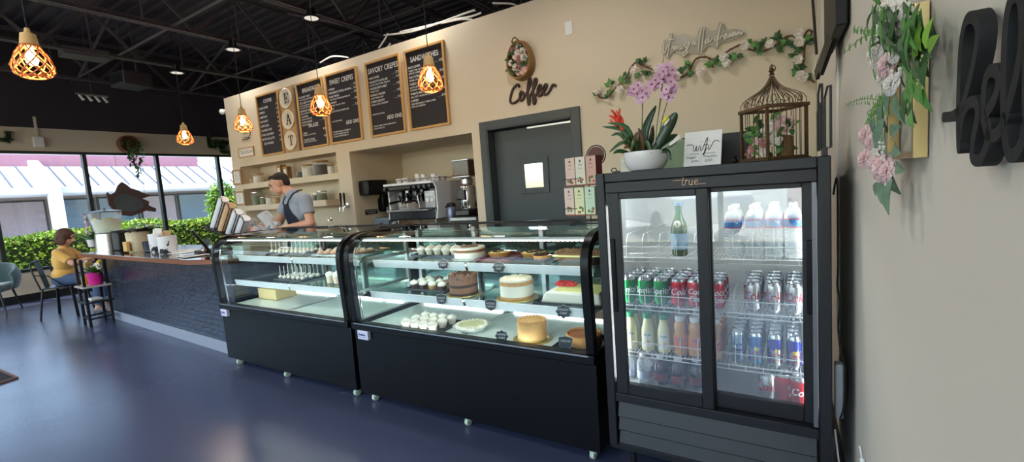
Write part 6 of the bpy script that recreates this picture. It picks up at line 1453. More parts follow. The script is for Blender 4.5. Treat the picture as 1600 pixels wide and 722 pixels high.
for sx in (-1,1):
    for sy in (-1,1): obj('leg', MB().cyl((sx*.2,sy*.2,.36),(sx*.26,sy*.26,0),.016,.010,10), darkmetal, t)
# black floor mat at the left edge of the view
o = obj('floor_mat', MB().prism([(-6.9,.93),(-5.98,.965),(-5.86,.62),(-6.8,.60)], .001, .012), mat('black_rubber', rgb(14,14,16), .8)); tag(o, 'black rubber floor mat with brown edge at the left border', 'mat'); obj('brown_binding', MB().prism([(-6.9,.93),(-5.98,.965),(-5.96,.985),(-6.9,.95)], .001, .016).prism([(-5.98,.965),(-5.86,.62),(-5.84,.62),(-5.96,.985)], .001, .016), mat('brown_edge', rgb(110,80,70), .7), o)
# ---------------------------------------------------------------- window wall decor
xw = XL+.03
p = onx(199, 226, xw); t = thing('hanging_planter', 'round wall planter spilling long green vines above the windows', 'planter', (XL+.01, p.y, p.z))
m = MB().at(Matrix.Rotation(PI/2, 4, 'Y')).lathe([(.17,0),(.18,.02),(.17,.16),(.155,.16),(.15,.02),(0,.01)], 32, cap=False); obj('bowl', m, wood('brown_bowl', rgb(150,92,64), rgb(110,66,48), .5, 4, 'Z'), t)
m = MB(); R = random.Random(14)
for i in range(170):
    s = R.uniform(-.15,.17); q = R.random(); zz = .10-.75*q*(1-abs(s)*2.2); m.cur = R.choice((0,1)); m.leaf((.10+.12*min(1,q*3)+R.uniform(-.04,.04), s*(1-.4*q)+.03, zz), (R.uniform(-.3,1),R.uniform(-1,1),R.uniform(-1.2,.2)), R.uniform(.07,.12), .05, n=2)
obj('vines', m, [leafd, leafm], t, recalc=False)
def mossletter(name, label, strokes_, px0):
    t = thing(name, label, 'moss letter', (0,0,0)); m = MB(); R = random.Random(len(label)); pts_all = []
    fr_ = MB()
    for (a, b_) in strokes_:
        A, B = onx(*a, xw), onx(*b_, xw); fr_.bar(A, B, .05, .06, (1,0,0)); n = int((B-A).length/.012)
        for i in range(n): q = A.lerp(B, i/n); pts_all.append(q)
    for q in pts_all:
        for _ in range(2): m.cur = R.choice((0,1)); m.leaf(q+V((.03,R.uniform(-.04,.04),R.uniform(-.04,.04))), (1,R.uniform(-1,1),R.uniform(-1,1)), .07, .035, n=2)
    obj('letter_form', fr_, darkmetal, t); obj('moss', m, [leafd, leafm], t, recalc=False)
mossletter('moss_letter', 'L-shaped leafy letter on the beige band near the wall end', [((325,212),(327,228)),((326,229),(337,229.5)),((337,229.5),(337,218))], 0)
mossletter('moss_letter', 'E-shaped leafy letter beside the beige wall end', [((344,221),(346,238)),((344,222),(356,223)),((346,238),(358,238)),((345,230),(351,230))], 0)
mossletter('moss_letter', 'leafy greenery piece at the left border above the windows', [((-6,218),(14,219)),((12,206),(14,218))], 0)
p = onx(60, 222, xw); t = thing('access_point', 'small white wireless box with conduit above the windows', 'wifi box', (XL, p.y, p.z)); obj('box', MB().box(0,.08,-.07,.07,-.09,.09), white, t, bevel=.01); obj('conduit', MB().box(0,.03,-.02,.02,.09,.45), beige, t)
# live edge wood sign hanging in the window
t = thing('live_edge_sign', 'rough live-edge wooden slab sign hanging before the window', 'sign', (0,0,0)); X_ = XL+.25
SL = [(166,303),(168,300),(172,305),(180,300),(184,290),(190,284),(197,288),(204,294),(214,297),(225,302),(236,305),(230,308),(222,310),(233,315),(232,321),(244,326),(243,331),(228,329),(220,333),(205,338),(190,336),(178,330),(170,320)]
pp_ = [onx(*q, X_) for q in SL]; slab = wood('dark_slab', rgb(96,72,66), rgb(66,48,46), .7, 5, 'Y'); obj('slab', MB().prism([(q.y, q.z) for q in pp_], X_-.03, X_+.02, 'x'), slab, t, bevel=.008)
SL2 = [(176,312),(184,305),(196,303),(210,307),(222,315),(224,323),(212,330),(196,331),(182,326)]; obj('painted_face', MB().prism([(onx(*q, X_).y, onx(*q, X_).z) for q in SL2], X_+.02, X_+.026, 'x'), mat('slab_slate', rgb(78,84,84), .6, noise_=.15, nscale=6), t)
for q in ((186,288),(226,303)): A = onx(*q, X_); obj('hanging_wire', MB().cyl(A, (A.x, A.y, HEAD+.02), .003, n=6), darkmetal, t)
# ---------------------------------------------------------------- things on top of the fridge
ZF = FT
t = thing('planter_bowl', 'white ceramic bowl of orchid and red bromeliad on the fridge', 'planter', (-.585, 2.14, ZF))
obj('bowl', MB().lathe([(.055,0),(.075,.006),(.094,.035),(.100,.075),(.099,.088),(.094,.088),(.092,.07),(0,.066)], 48, cap=False), ceramic, t)
obj('soil', MB().lathe([(.093,.074),(0,.080)], 30, cap=False), mat('bark_mulch', rgb(70,46,34), .9, noise_=.4, nscale=60, bump=1), t)
R = random.Random(17); bx_, by_, bz_ = -.585, 2.14, ZF
def loc(px, py, dy=0): p = ony(px, py, 2.14+dy); return V((p.x-bx_, p.y-by_, p.z-bz_))
def blade(m, pts, W, n=8, fold=.12, up=(0,-1,.3)):
    P = catmull([V(p) for p in pts], 4); k = len(P); u0 = V(up); vs = []
    for i, p in enumerate(P):
        t_ = (P[min(k-1,i+1)]-P[max(0,i-1)]).normalized(); sd = t_.cross(u0).normalized(); q = i/(k-1); w = W*max(.03, math.sin(PI*(q*.88+.10))**.75)*.5; nn = sd.cross(t_)
        vs += [p-sd*w+nn*w*fold, p-nn*w*fold*.5, p+sd*w+nn*w*fold]
    m.add(vs, [f for i in range(k-1) for f in ((3*i,3*i+1,3*i+4,3*i+3),(3*i+1,3*i+2,3*i+5,3*i+4))])
orl = mat('orchid_leaf_green', rgb(38,66,40), .3, noise_=.12, nscale=20, coat=.3); orl2 = mat('leaf_bronze', rgb(96,70,44), .45, noise_=.3, nscale=20)
m = MB()
blade(m, [loc(1022,240), loc(1035,215), loc(1050,188), loc(1057,176,.0)], .050, up=(.3,-1,.1))
blade(m, [loc(1018,240,.02), loc(1030,225,.05), loc(1058,210,.08)], .05, up=(.1,-1,.5))
blade(m, [loc(1008,240,.02), loc(1008,205,.03), loc(1025,165,.04)], .040)
blade(m, [loc(1020,238), loc(1040,232,-.05), loc(1062,218,-.05)], .04, up=(0,-.3,1))
blade(m, [loc(1030,238,-.02), loc(1042,236,-.08), loc(1048,250,-.09)], .022)
blade(m, [loc(1000,240,.03), loc(1016,225,.06), loc(1020,195,.08)], .03)
obj('orchid_leaves', m, orl, t, recalc=False, solid=.001)
m = MB()
for a in ([(990,240,0),(975,205,0),(941,198,0)],[(992,240,-.02),(975,222,-.05),(952,238,-.06)],[(995,240,0),(980,200,-.03),(950,192,-.03)],[(990,240,0),(985,215,-.03),(970,225,-.1)],[(1002,240,0),(1010,222,-.03),(1018,240,-.09)],[(990,238,.02),(970,210,.05),(955,212,.07)],[(1000,240,.02),(1000,215,.05),(1008,205,.08)],[(985,240,-.02),(968,236,-.05),(958,240,-.07)],[(996,240,-.03),(992,220,-.06),(985,238,-.1)]):
    blade(m, [loc(*q) for q in a], .020)
obj('bromeliad_leaves', m, leafd, t, recalc=False, solid=.0008)
m = MB()
for a in ([(1000,240,-.02),(992,222,-.04),(996,206,-.05)],[(1004,238,-.02),(1003,220,-.03),(998,200,-.03)],[(1000,238,0),(985,228,-.06),(975,232,-.08)]): blade(m, [loc(*q) for q in a], .026)
obj('bronze_leaves', m, orl2, t, recalc=False, solid=.0008)
m = MB()
for a in ([(968,196),(960,185),(951,180)],[(968,196),(962,180),(954,171)],[(969,196),(967,182),(969,168)],[(970,196),(966,188),(958,176)],[(971,198),(972,188),(962,172)],[(969,198),(958,192),(953,186)]): blade(m, [loc(*q, R.uniform(-.02,.02)) for q in a], .014)
blade(m, [loc(972,205), loc(970,196), loc(964,182)], .02)
obj('red_bract', m, mat('bract_red', rgb(222,62,36), .45, noise_=.12), t, recalc=False, solid=.001)
for i, pts in enumerate(([(1004,240),(1003,200),(1004,160),(1000,150)],[(1024,240),(1026,200),(1032,160),(1036,125),(1040,110)],[(1026,240),(1034,190),(1044,155),(1048,145)])):
    obj('flower_stem', MB().tube(catmull([loc(*q, .01*i) for q in pts], 5), .0022, 6), mat('stem_purple_green', rgb(96,84,64), .5), t)
obj('support_stake', MB().tube([loc(1005,240), loc(1003,150)], .0016, 6), leafm, t); obj('support_stake', MB().tube([loc(1022,240), loc(1034,130)], .0016, 6), leafm, t)
pk = mat('orchid_pink', rgb(226,184,208), .5, noise_=.15, nscale=60); mag = mat('orchid_magenta_lip', rgb(176,80,130), .5)
def orchid_flower(m, c, s, n_):
    n_ = V(n_).normalized(); u = n_.orthogonal().normalized(); w_ = n_.cross(u); a0 = R.uniform(0,6.28); m.cur = 0
    for i in range(5):
        a = a0+2*PI*i/5; d = u*math.cos(a)+w_*math.sin(a); e = n_.cross(d); L_ = s*(1.0 if i % 2 else .9); wd = s*.42
        m.add([c, c+d*L_*.45-e*wd+n_*s*.10, c+d*L_*.8-e*wd*.7+n_*s*.15, c+d*L_+n_*s*.08, c+d*L_*.8+e*wd*.7+n_*s*.15, c+d*L_*.45+e*wd+n_*s*.10], [(0,1,2),(0,2,3),(0,3,4),(0,4,5)])
    m.cur = 1; m.ell(c+n_*s*.2, (s*.15,s*.15,s*.18), 8, 6)
m = MB()
for (x, y) in [(990,140),(997,134),(1003,142),(1010,146),(996,148),(1004,152),(986,144),(1012,138),(1000,156),(1018,132),(1024,126),(1030,118),(1036,112),(1042,106),(1050,110),(1045,118),(1038,124),(1030,130),(1024,136),(1048,102),(1052,122),(1042,140),(1050,145),(1046,152),(1038,148),(1054,138),(1034,106),(1048,128)]:
    orchid_flower(m, loc(x, y, R.uniform(-.03,.02)), .025, (R.uniform(-.6,.6), -1, R.uniform(-.3,.5)))
obj('orchid_flowers', m, [pk, mag], t, recalc=False)
obj('care_label', MB().add([loc(1045,225,-.05), loc(1062,210,-.05), loc(1066,218,-.05), loc(1047,232,-.05)], [(0,1,2,3)]), [mat('label_card', rgb(238,236,226), .6)], t, solid=.001, recalc=False)
obj('plant_marker', MB().add([loc(1036,193,-.02), loc(1044,182,-.02), loc(1047,187,-.02), loc(1039,198,-.02)], [(0,1,2,3)]), mat('label_card', rgb(238,236,226), .6), t, solid=.001, recalc=False)
obj('yellow_label_tip', MB().add([loc(1034,190,-.022), loc(1043,180,-.022), loc(1045,184,-.022), loc(1036,194,-.022)], [(0,1,2,3)]), mat('label_yellow', rgb(236,226,40), .5), t, solid=.001, recalc=False)
# wifi sign
A = ony(1067,262,2.16); B = ony(1127,256,2.13); C1 = ony(1135.5,197,2.18); D1 = ony(1073,209.5,2.2)
t = thing('wifi_sign', 'white acrylic sign with black wifi script leaning on the fridge top', 'sign', ((A.x+B.x)/2, 2.145, ZF+.002), rot=(-.22, .02, -.10)); w, h = .078, .155
obj('panel', MB().box(-w,w,0,.004,0,h), mat('sign_white', rgb(240,238,234), .35), t, bevel=.001)
m = MB(); wf = [[(-72,96),(-52,98),(-38,92)],[(-38,92),(-40,74),(-33,68),(-26,90),(-27,72),(-20,68),(-13,92)],[(-6,90),(-9,72),(-4,68),(4,82),(14,112),(20,124),(20,108),(10,62),(4,52),(6,48),(14,66),(20,80)],[(28,92),(25,74),(30,70),(38,84),(48,104),(60,108),(74,100)],[(-4,106),(-3,109)],[(30,108),(31,111)],[(4,92),(24,94)]]
for p_ in wf: m.tube(catmull([V((a*.00095, -.001, b*.001)) for a, b in p_], 4), .0014, 5)
addtext(m, 'NETWORK', vert(-.052,-.0008,.052), size=.008, extrude=0); addtext(m, 'PASSWORD', vert(.012,-.0008,.052), size=.008, extrude=0)
addtext(m, 'maggie', vert(-.066,-.0008,.036), size=.015, extrude=0, shear=.2); addtext(m, 'guest', vert(-.045,-.0008,.020), size=.015, extrude=0, shear=.2)
addtext(m, 'Freedom', vert(.006,-.0008,.036), size=.017, extrude=0, shear=.1, sx=.9); addtext(m, '2020', vert(.012,-.0008,.018), size=.016, extrude=0)
m.box(-.004,-.0034,-.001,0,.012,.058)
obj('lettering', m, blackmatte, t, recalc=False)
# dark board with pale green panel
a0, a1 = ony(1040,220,2.46), ony(1168,205,2.46)
t = thing('leaning_board', 'dark board with pale green face behind the wifi sign', 'board', ((a0.x+a1.x)/2, 2.46, ZF)); w = (a1.x-a0.x)/2+.03; h = a0.z-ZF+.004
obj('board', MB().box(-w,w,0,.02,0,h), mat('board_dark', rgb(44,46,46), .5), t, bevel=.002); obj('green_face', MB().box(-w+.006,-w+.13,-.003,0,.004,h-.006), mat('pale_green', rgb(182,208,170), .6), t)
t = thing('black_figurine', 'tiny glossy black ornament beside the birdcage base', 'ornament', ony(1149, 251, 2.14)); t.location.z = ZF; obj('body', MB().ell((0,0,.011),(.011,.011,.011),16,10).ell((0,0,.028),(.007,.007,.008),12,8), blackgloss, t)
# birdcage
cagem = mat('antique_bronze', rgb(104,84,60), .45, .7, noise_=.25, nscale=40, bump=.3)
cx0, cy0 = -.078, 2.19; t = thing('birdcage', 'square bronze wire birdcage holding roses on the fridge top', 'birdcage', (cx0, cy0+.02, ZF), rz=math.radians(38)); S = .083; HB = .215
for sx in (-1,1):
    for sy in (-1,1): obj('corner_post', MB().box(sx*S-.005,sx*S+.005,sy*S-.005,sy*S+.005,.0,HB), cagem, t)
obj('base', MB().box(-S-.012,S+.012,-S-.012,S+.012,0,.008).box(-S-.006,S+.006,-S-.006,S+.006,.008,.016), cagem, t, bevel=.002)
obj('top_ring', MB().box(-S-.01,S+.01,-S-.01,-S+.006,HB-.008,HB+.006).box(-S-.01,S+.01,S-.006,S+.01,HB-.008,HB+.006).box(-S-.01,-S+.006,-S+.006,S-.006,HB-.008,HB+.006).box(S-.006,S+.01,-S+.006,S-.006,HB-.008,HB+.006), cagem, t, bevel=.002)
m = MB()
for i in range(1,6):
    x = -S+2*S*i/6
    for a in ((x,-S),(x,S),(-S,x),(S,x)): m.cyl((*a,.012),(*a,HB),.0016,n=6)
obj('bars', m, cagem, t)
m = MB()
def dome(u, ux, uy):   # from the rim (u=0) to the peak
    r = [1.0, 1.03, .93, .70, .44, .24, .12, .06][int(min(6.999,u*7))]; r2 = [1.0, 1.03, .93, .70, .44, .24, .12, .06][min(7,int(u*7)+1)]; f = u*7-int(min(6.999,u*7)); rr = r*(1-f)+r2*f; zz = [0,.022,.045,.062,.078,.098,.122,.140]; i = int(min(6.999,u*7)); z = zz[i]*(1-f)+zz[min(7,i+1)]*f
    return V((ux*S*rr, uy*S*rr, HB+z*.93))
for k in range(28):
    q = k/7; s_ = int(q); f = (q-s_)*2-1; ux, uy = [(f,-1),(1,f),(-f,1),(-1,-f)][s_]
    m.tube([dome(j/12, ux, uy) for j in range(13)], .0017, 5)
for k in range(4):
    for c_ in range(3):
        f = -.66+.66*c_; ux, uy = [(f,-1),(1,f),(-f,1),(-1,-f)][k]; ctr = dome(.2, ux, uy); e = V((1,0,0)) if k % 2 == 0 else V((0,1,0)); m.tube([ctr+e*.011*math.cos(a*PI/6)+V((0,0,.014*math.sin(a*PI/6))) for a in range(12)], .0014, 5, closed=True)
obj('dome_wires', m, cagem, t)
m = MB().lathe([(.012,HB+.135),(.006,HB+.142),(.012,HB+.150),(.008,HB+.158),(.003,HB+.165),(.005,HB+.172),(.0,HB+.178)], 16, cap=False); m.tube([(.004+.013*math.cos(a*PI/8), 0, HB+.160+.013*math.sin(a*PI/8)) for a in range(16)], .0018, 6, closed=True); obj('finial_ring', m, cagem, t)
# bouquet inside the cage (rests in it: a thing of its own)
b2 = thing('rose_bouquet', 'bouquet of blush and white silk roses inside the birdcage', 'bouquet', (cx0, cy0+.02, ZF+.017)); m = MB(); R = random.Random(19)
for (x, y, z, r, k) in [(-.065,-.01,.035,.026,0),(-.045,-.04,.06,.028,0),(-.085,-.0,.02,.02,2),(-.03,-.05,.03,.024,1),(-.06,.01,.085,.022,1),(-.02,-.03,.095,.030,1),(-.005,-.02,.135,.024,1),(.035,-.03,.115,.032,0),(.055,-.01,.13,.026,0),(.01,-.05,.065,.026,1),(-.03,-.065,.055,.02,2),(.03,.0,.15,.02,0),(-.07,-.03,.045,.02,2)]: rose(m, (x,y,z), r, (x*4,-1,.2), k)
obj('roses', m, [petal_p, petal_w, petal_d], b2, recalc=False); m = MB()
for i in range(60): m.cur = i % 2; m.leaf((R.uniform(-.08,.07),R.uniform(-.05,.03),R.uniform(.01,.15)), (R.uniform(-1,1),R.uniform(-1,.2),R.uniform(-.3,1)), .045, .02, (0,-1,.2), n=3)
obj('leaves', m, [leafd, leafm], b2, recalc=False)
obj('moss_log', MB().lathe([(.026,0),(.028,.01),(.027,.075),(.02,.082)], 18, (.045,-.005,0)), mat('bark_tan', rgb(126,96,64), .9, noise_=.3, nscale=60, bump=1), b2)
# black metal skyline frames on the fridge corner
t = thing('metal_wall_art', 'three joined slant-topped black wire frames on the fridge corner', 'ornament', (0,0,0)); m_ = 0
A0 = V((.083,2.40,0)); A1 = V((.103,2.00,0))
def rail(u, z): p = A0.lerp(A1, u); return V((p.x, p.y, ZF+z))
for (u0, u1, z0, za, zb, off) in ((.0,.34,.030,.185,.215,0),(.26,.62,.03,.255,.275,-.006),(.52,.98,.03,.225,.245,.006)):
    o_ = V((off,0,0)); pts = [rail(u0,z0)+o_, rail(u0,za)+o_, rail((u0+u1)/2,zb+.01)+o_, rail(u1,za+.02)+o_, rail(u1,z0)+o_]; obj('frame', MB().tube(pts, .0042, 6, closed=True), darkmetal, t)
obj('foot', MB().box(.088,.104,2.10,2.24,ZF,ZF+.034), darkmetal, t)
# ---------------------------------------------------------------- tea rack on the case
rk = thing('tea_rack', 'black wire countertop rack with round topped handle holding tea boxes', 'rack', (-.985, 2.42, 1.160))
for z in (.05, .215): 
    m = MB(); m.box(-.12,.12,-.07,.07,z-.006,z)
    lv = obj('tier', m, mat('rack_tray_red', rgb(150,72,46), .5), rk)
    obj('tier_rail', MB().tube([(-.125,-.075,z+.035),(.125,-.075,z+.035),(.125,.075,z+.035),(-.125,.075,z+.035)], .002, 6, closed=True), darkmetal, lv)
obj('frame', MB().tube([(0,.0,0),(0,.0,.37)], .004, 6).tube([(-.10,-.07,.0),(.10,-.07,.0),(.10,.07,0),(-.10,.07,0)], .004, 6, closed=True).tube([(.05+.055*math.cos(a*PI/12), .0, .37+.055*math.sin(a*PI/12)) for a in range(24)], .0035, 6, closed=True), darkmetal, rk)
obj('header_disc', MB().at(T(.05,0,.37,PI/2)).lathe([(.048,-.002),(.048,.002)], 28), mat('disc_brown', rgb(96,52,42), .5), rk)
cols = [('pale pink', rgb(232,190,176)), ('cream', rgb(232,224,204)), ('coral pink', rgb(218,174,156)), ('cream', rgb(232,224,204)), ('blush', rgb(226,186,176)), ('pale yellow-green', rgb(226,228,186)), ('mint', rgb(206,226,198))]
def teabox(x, y, z, name_, c, side, label, rz=-.22):
    t = thing('tea_box', label, 'tea box', (x, y, z), rz=rz, group='tea boxes on the wire rack'); obj('carton', MB().box(-.032,.032,-.03,.03,0,.150), side, t, bevel=.001); obj('front_print', MB().box(-.0315,.0315,-.0306,-.0300,.001,.149), c, t)
    m = MB(); m.ell((0,-.0308,.128),(.006,.0004,.007),8,5); addtext(m, 'tea', vert(0,-.0309,.104), size=.018, align='CENTER', extrude=0); addtext(m, 'ORGANIC', vert(0,-.0309,.086), size=.007, align='CENTER', extrude=0); obj('lettering', m, mat('tea_ink', rgb(90,72,70), .6), t, recalc=False)
    m = MB(); R2 = random.Random(int(x*1000)+int(z*10))
    for k in range(7): m.cur = k % 2; m.ell((R2.uniform(-.02,.02),-.0309,.02+R2.uniform(-.01,.02)),(.007,.0004,.007),8,5)
    obj('flower_print', m, [mat('tea_print_green', rgb(96,140,80), .6), mat('tea_print_red', rgb(176,72,66), .6)], t, recalc=False)
mar = mat('maroon_side', rgb(110,30,40), .5)
pos = ('left', 'middle', 'right')
tc_ = [('pale pink', (230,200,184)), ('cream', (232,224,204)), ('coral pink', (218,174,156))]
for i in range(3): teabox(-1.06+.068*i, 2.385-.015*i, 1.377, '', mat('tea_'+tc_[i][0].replace(' ','_'), rgb(*tc_[i][1]), .5), mar if i == 2 else mat('tea_side_cream', rgb(226,214,190), .5), '%s tea box, %s one on the upper tier of the rack' % (tc_[i][0], pos[i]))
tc_ = [('blush', (228,200,188)), ('yellow-green', (224,226,180)), ('mint', (204,226,198))]
for i in range(3): teabox(-1.075+.068*i, 2.385-.015*i, 1.212, '', mat('tea_'+tc_[i][0].replace('-','_'), rgb(*tc_[i][1]), .5), mat('tea_side_green', rgb(190,206,170), .5), '%s tea box, %s one on the lower tier of the rack' % (tc_[i][0], pos[i]))
t = thing('gift_bag', 'small white floral gift bag between the tea rack and bowl', 'gift bag', (-.80, 2.30, ZF-.0)); obj('bag', MB().prism([(-.05,0),(.05,0),(.045,.085),(.02,.10),(-.03,.095),(-.048,.07)], -.025, .025, 'y'), mat('floral_paper', rgb(226,222,204), .6, noise_=.25, nscale=90), t, bevel=.002); t.location = (-.72, 2.36, ZF)
t = thing('keys', 'small dark clip lying on the fridge top by the bowl', 'clip', (-.70, 2.02, ZF)); obj('ring', MB().tube([(.012*math.cos(a*PI/6), .006, .012+.010*math.sin(a*PI/6)) for a in range(12)], .0025, 6, closed=True), darkmetal, t); obj('blade', MB().box(.0,.03,-.005,.005,0,.008), darkmetal, t)
# ---------------------------------------------------------------- right wall: flowers on a brass frame, script sign, tv
brass = mat('brushed_brass', rgb(220,196,140), .28, .9, noise_=.05)
p0 = onr(1433, 247, .015); p1 = onr(1392, 241, .015); ptop = onr(1433, 8, .015)
t = thing('brass_frame', 'open brass rectangle wreath frame on the right wall carrying silk flowers', 'wreath frame', (0,0,0))
Y0, Y1, z0, z1 = p0.y, p1.y, p0.z, p0.z+(ptop.z-p0.z)
def wbar(ya, yb, za, zb, th=.0, dp=.022, w_=.0): return [(wallx(ya)-dp, ya), (wallx(yb)-dp, yb), (wallx(yb)-.002, yb), (wallx(ya)-.002, ya)]
def wb(m, ya, yb, za, zb, dp=.022): m.prism(wbar(ya, yb, za, zb, dp=dp), za, zb); return m
wd_ = .012
obj('frame', wb(wb(wb(wb(MB(), Y0-.006, Y0+.006, z0, z1), Y1-.006, Y1+.006, z0, z1), Y0, Y1, z0, z0+wd_), Y0, Y1, z1-wd_, z1), brass, t, bevel=.001)
t = thing('silk_flower_spray', 'blush silk roses, ferns and frosted leaves tied on the brass frame', 'flower spray', (0,0,0)); R = random.Random(23)
frost = mat('frosted_leaf', rgb(110,138,112), .6, noise_=.35, nscale=60); limeg = mat('lime_leaf', rgb(130,176,60), .5, noise_=.2)
blush = mat('blush_petal', rgb(240,206,206), .6, noise_=.06, nscale=60)
m = MB()
def big_rose(c, r, k):
    for ring, (cnt, rad, op) in enumerate(((3,.30,.05),(4,.5,.25),(5,.75,.55),(6,.98,.9))):
        for i in range(cnt):
            a = 2*PI*i/cnt+ring*.6; n_ = V((-1,-.45,.15)).normalized(); u = n_.orthogonal().normalized(); w_ = n_.cross(u); d = u*math.cos(a)+w_*math.sin(a); e = n_.cross(d); m.cur = k; vs = []
            for jj in range(4):
                q = jj/3; wdt = r*(.42+.2*ring/3)*math.sin(PI*(.25+.6*q)); base = c+d*r*rad*(.25+.75*q*(.4+.6*op))+n_*r*(.55*(1-op)*q+.15*(1-q)-.1*op*q*q); vs += [base-e*wdt, base+n_*(-.08*r), base+e*wdt]
            m.add(vs, [f for jj in range(3) for f in ((3*jj,3*jj+1,3*jj+4,3*jj+3),(3*jj+1,3*jj+2,3*jj+5,3*jj+4))])
for (x, y, r, k) in ((1386,100,.020,0),(1394,60,.015,1),(1412,24,.015,1),(1384,12,.014,1),(1398,84,.013,1),(1402,44,.013,1),(1378,40,.013,1),(1366,98,.011,1),(1360,222,.014,0),(1366,256,.013,0),(1352,210,.018,0),(1350,248,.018,0),(1379,262,.023,0),(1372,80,.015,1),(1400,14,.016,1),(1392,132,.016,1),(1378,122,.012,1),(1362,85,.012,1),(1385,268,.016,0)): big_rose(onr(x, y, .042), r*1.45, k)
for (x, y) in ((1372,240),(1378,228),(1400,112),(1366,60),(1390,30)):
    for _ in range(10): m.cur = 1; m.ell(onr(x+R.uniform(-7,7), y+R.uniform(-7,7), .04+R.uniform(0,.012)), .0028, 6, 4)
obj('roses', m, [blush, petal_w], t, recalc=False, solid=.0006)
def wl(m, x, y, ang, L_, W_, k, off=.03):
    c = onr(x, y, off); d = V((R.uniform(-.3,.1), math.cos(ang)*-1.0, math.sin(ang))); m.cur = k; m.leaf(c, d, L_*1.5, W_*1.5, (-1,-.2,0), bend=.2, fold=.3, n=4)
m = MB()
for i in range(110):  # upper mass of green
    x = R.uniform(1362,1440); y = R.uniform(0,62); wl(m, x, y, R.uniform(-2.6,-.4), R.uniform(.02,.045), R.uniform(.006,.014), R.choice((0,0,1)), R.uniform(.02,.06))
for i in range(70): x = R.uniform(1366,1430); y = R.uniform(45,120); wl(m, x, y, R.uniform(0,6.28), R.uniform(.02,.045), .006, R.choice((0,1)), R.uniform(.015,.04))
for (x, y) in ((1440,18),(1438,34),(1455,36),(1422,38),(1432,50),(1440,70),(1446,84),(1450,96),(1434,92),(1428,104),(1440,126),(1444,138),(1432,120),(1420,130),(1416,146),(1424,160),(1414,138),(1426,170),(1418,156)): wl(m, x, y, R.uniform(-2,-.6), .024, .016, R.choice((0,1)), .038)
for (x, y) in ((1434,88),(1440,80),(1448,76),(1428,96),(1452,84)): wl(m, x, y, R.uniform(0,2), .026, .013, 3, .045)
for (x, y, a, L_) in ((1378,165,-2.2,.05),(1382,186,-1.9,.055),(1368,188,-2.5,.05),(1384,200,-.9,.045),(1380,222,-2.2,.03),(1398,225,-.3,.04),(1392,214,.3,.035),(1385,240,-1.2,.035),(1380,272,-1.2,.05),(1395,280,-1.5,.045),(1390,262,-1.0,.04),(1374,286,-2.4,.03),(1400,258,-.2,.03),(1400,145,-1.5,.04),(1392,140,-2.2,.04)): wl(m, x, y, a, L_, L_*.55, 2, .036)
# ferns
for (x0_, y0_, x1_, y1_) in ((1385,160,1322,164),(1380,160,1352,196),(1388,170,1356,178),(1372,180,1352,200)):
    for i in range(16):
        q = i/15; x = x0_+(x1_-x0_)*q; y = y0_+(y1_-y0_)*q-5*math.sin(PI*q)
        for s in (-1,1): wl(m, x, y, (-1.2 if s > 0 else 1.4)+R.uniform(-.2,.2), .012*(1.1-q*.7), .004, 1, .034)
for (x0_, y0_, x1_, y1_) in ((1372,52,1320,82),(1368,55,1335,50),(1375,6,1362,-4)):
    for i in range(7):
        q = i/6; x = x0_+(x1_-x0_)*q; y = y0_+(y1_-y0_)*q
        for s in (-1,1): wl(m, x, y+s*3, s*1.2+3.1*(s<0), .010, .009, 1, .04)
obj('leaves', m, [leafd, leafm, frost, limeg], t, recalc=False)
m = MB()
for pts in ([(1425,20),(1442,60),(1448,95),(1430,120),(1420,150),(1424,172)],[(1372,52),(1345,60),(1320,82)],[(1368,55),(1350,48),(1335,50)],[(1385,160),(1350,154),(1322,164)],[(1375,150),(1370,210),(1380,285)],[(1400,10),(1395,60),(1385,100)]): m.tube(catmull([onr(x, y, .034) for x, y in pts], 4), .0012, 5)
obj('stems', m, leafm, t)
# hello script, thick black letters
def ribbon(m, pts, w, dp0, dp1):
    P = [onr(1240+a/2.189, b/2.189, .013) for a, b in pts]; P2 = catmull([V((p.y, p.z, 0)) for p in P], 6); k = len(P2); vs = []
    for i, p in enumerate(P2):
        t_ = (P2[min(k-1,i+1)]-P2[max(0,i-1)]).normalized(); n_ = V((-t_.y, t_.x, 0)); 
        for s in (-1,1):
            for d in (dp0, dp1): y = p.x+n_.x*w*s/2; vs.append((wallx(y)-d, y, p.y+n_.y*w*s/2))
    fs = []
    for i in range(k-1):
        a = 4*i; fs += [(a,a+1,a+5,a+4),(a+2,a+6,a+7,a+3),(a,a+4,a+6,a+2),(a+1,a+3,a+7,a+5)]
    fs += [(0,2,3,1),(4*k-4,4*k-3,4*k-1,4*k-2)]; m.add(vs, fs)
    for p in (P2[0], P2[-1]):
        m.tube([(wallx(p.x)-dp0, p.x, p.y), (wallx(p.x)-dp1, p.x, p.y)], w/2, 20)
t = thing('hello_sign', 'thick matt black script letters reading hello on the right wall', 'sign', (0,0,0))
wq = .0165
HL = [('letter_h', [(545,398),(580,392),(612,360),(640,270),(664,160),(668,85),(650,52),(625,70),(608,150),(600,300),(598,420),(600,505)]),
      ('letter_h', [(602,470),(615,390),(640,348),(664,350),(668,400),(652,480),(650,535),(676,545),(700,500),(712,420)]),
      ('letter_e', [(690,400),(728,340),(745,280),(738,240),(712,240),(694,290),(692,380),(700,440),(722,462),(752,440),(775,390)]),
      ('letter_l', [(760,420),(800,300),(830,150),(832,20),(815,-30),(785,10),(770,120),(764,300),(768,450),(785,525),(815,515),(840,460)]),
      ('letter_l', [(835,460),(880,300),(915,150),(918,0),(898,-50),(868,0),(850,150),(846,330),(856,480),(880,545),(915,520)]),
      ('letter_o', [(1010,360),(975,340),(945,400),(940,500),(970,560),(1020,540),(1040,460),(1020,380),(1005,356),(1050,380),(1090,370)])]
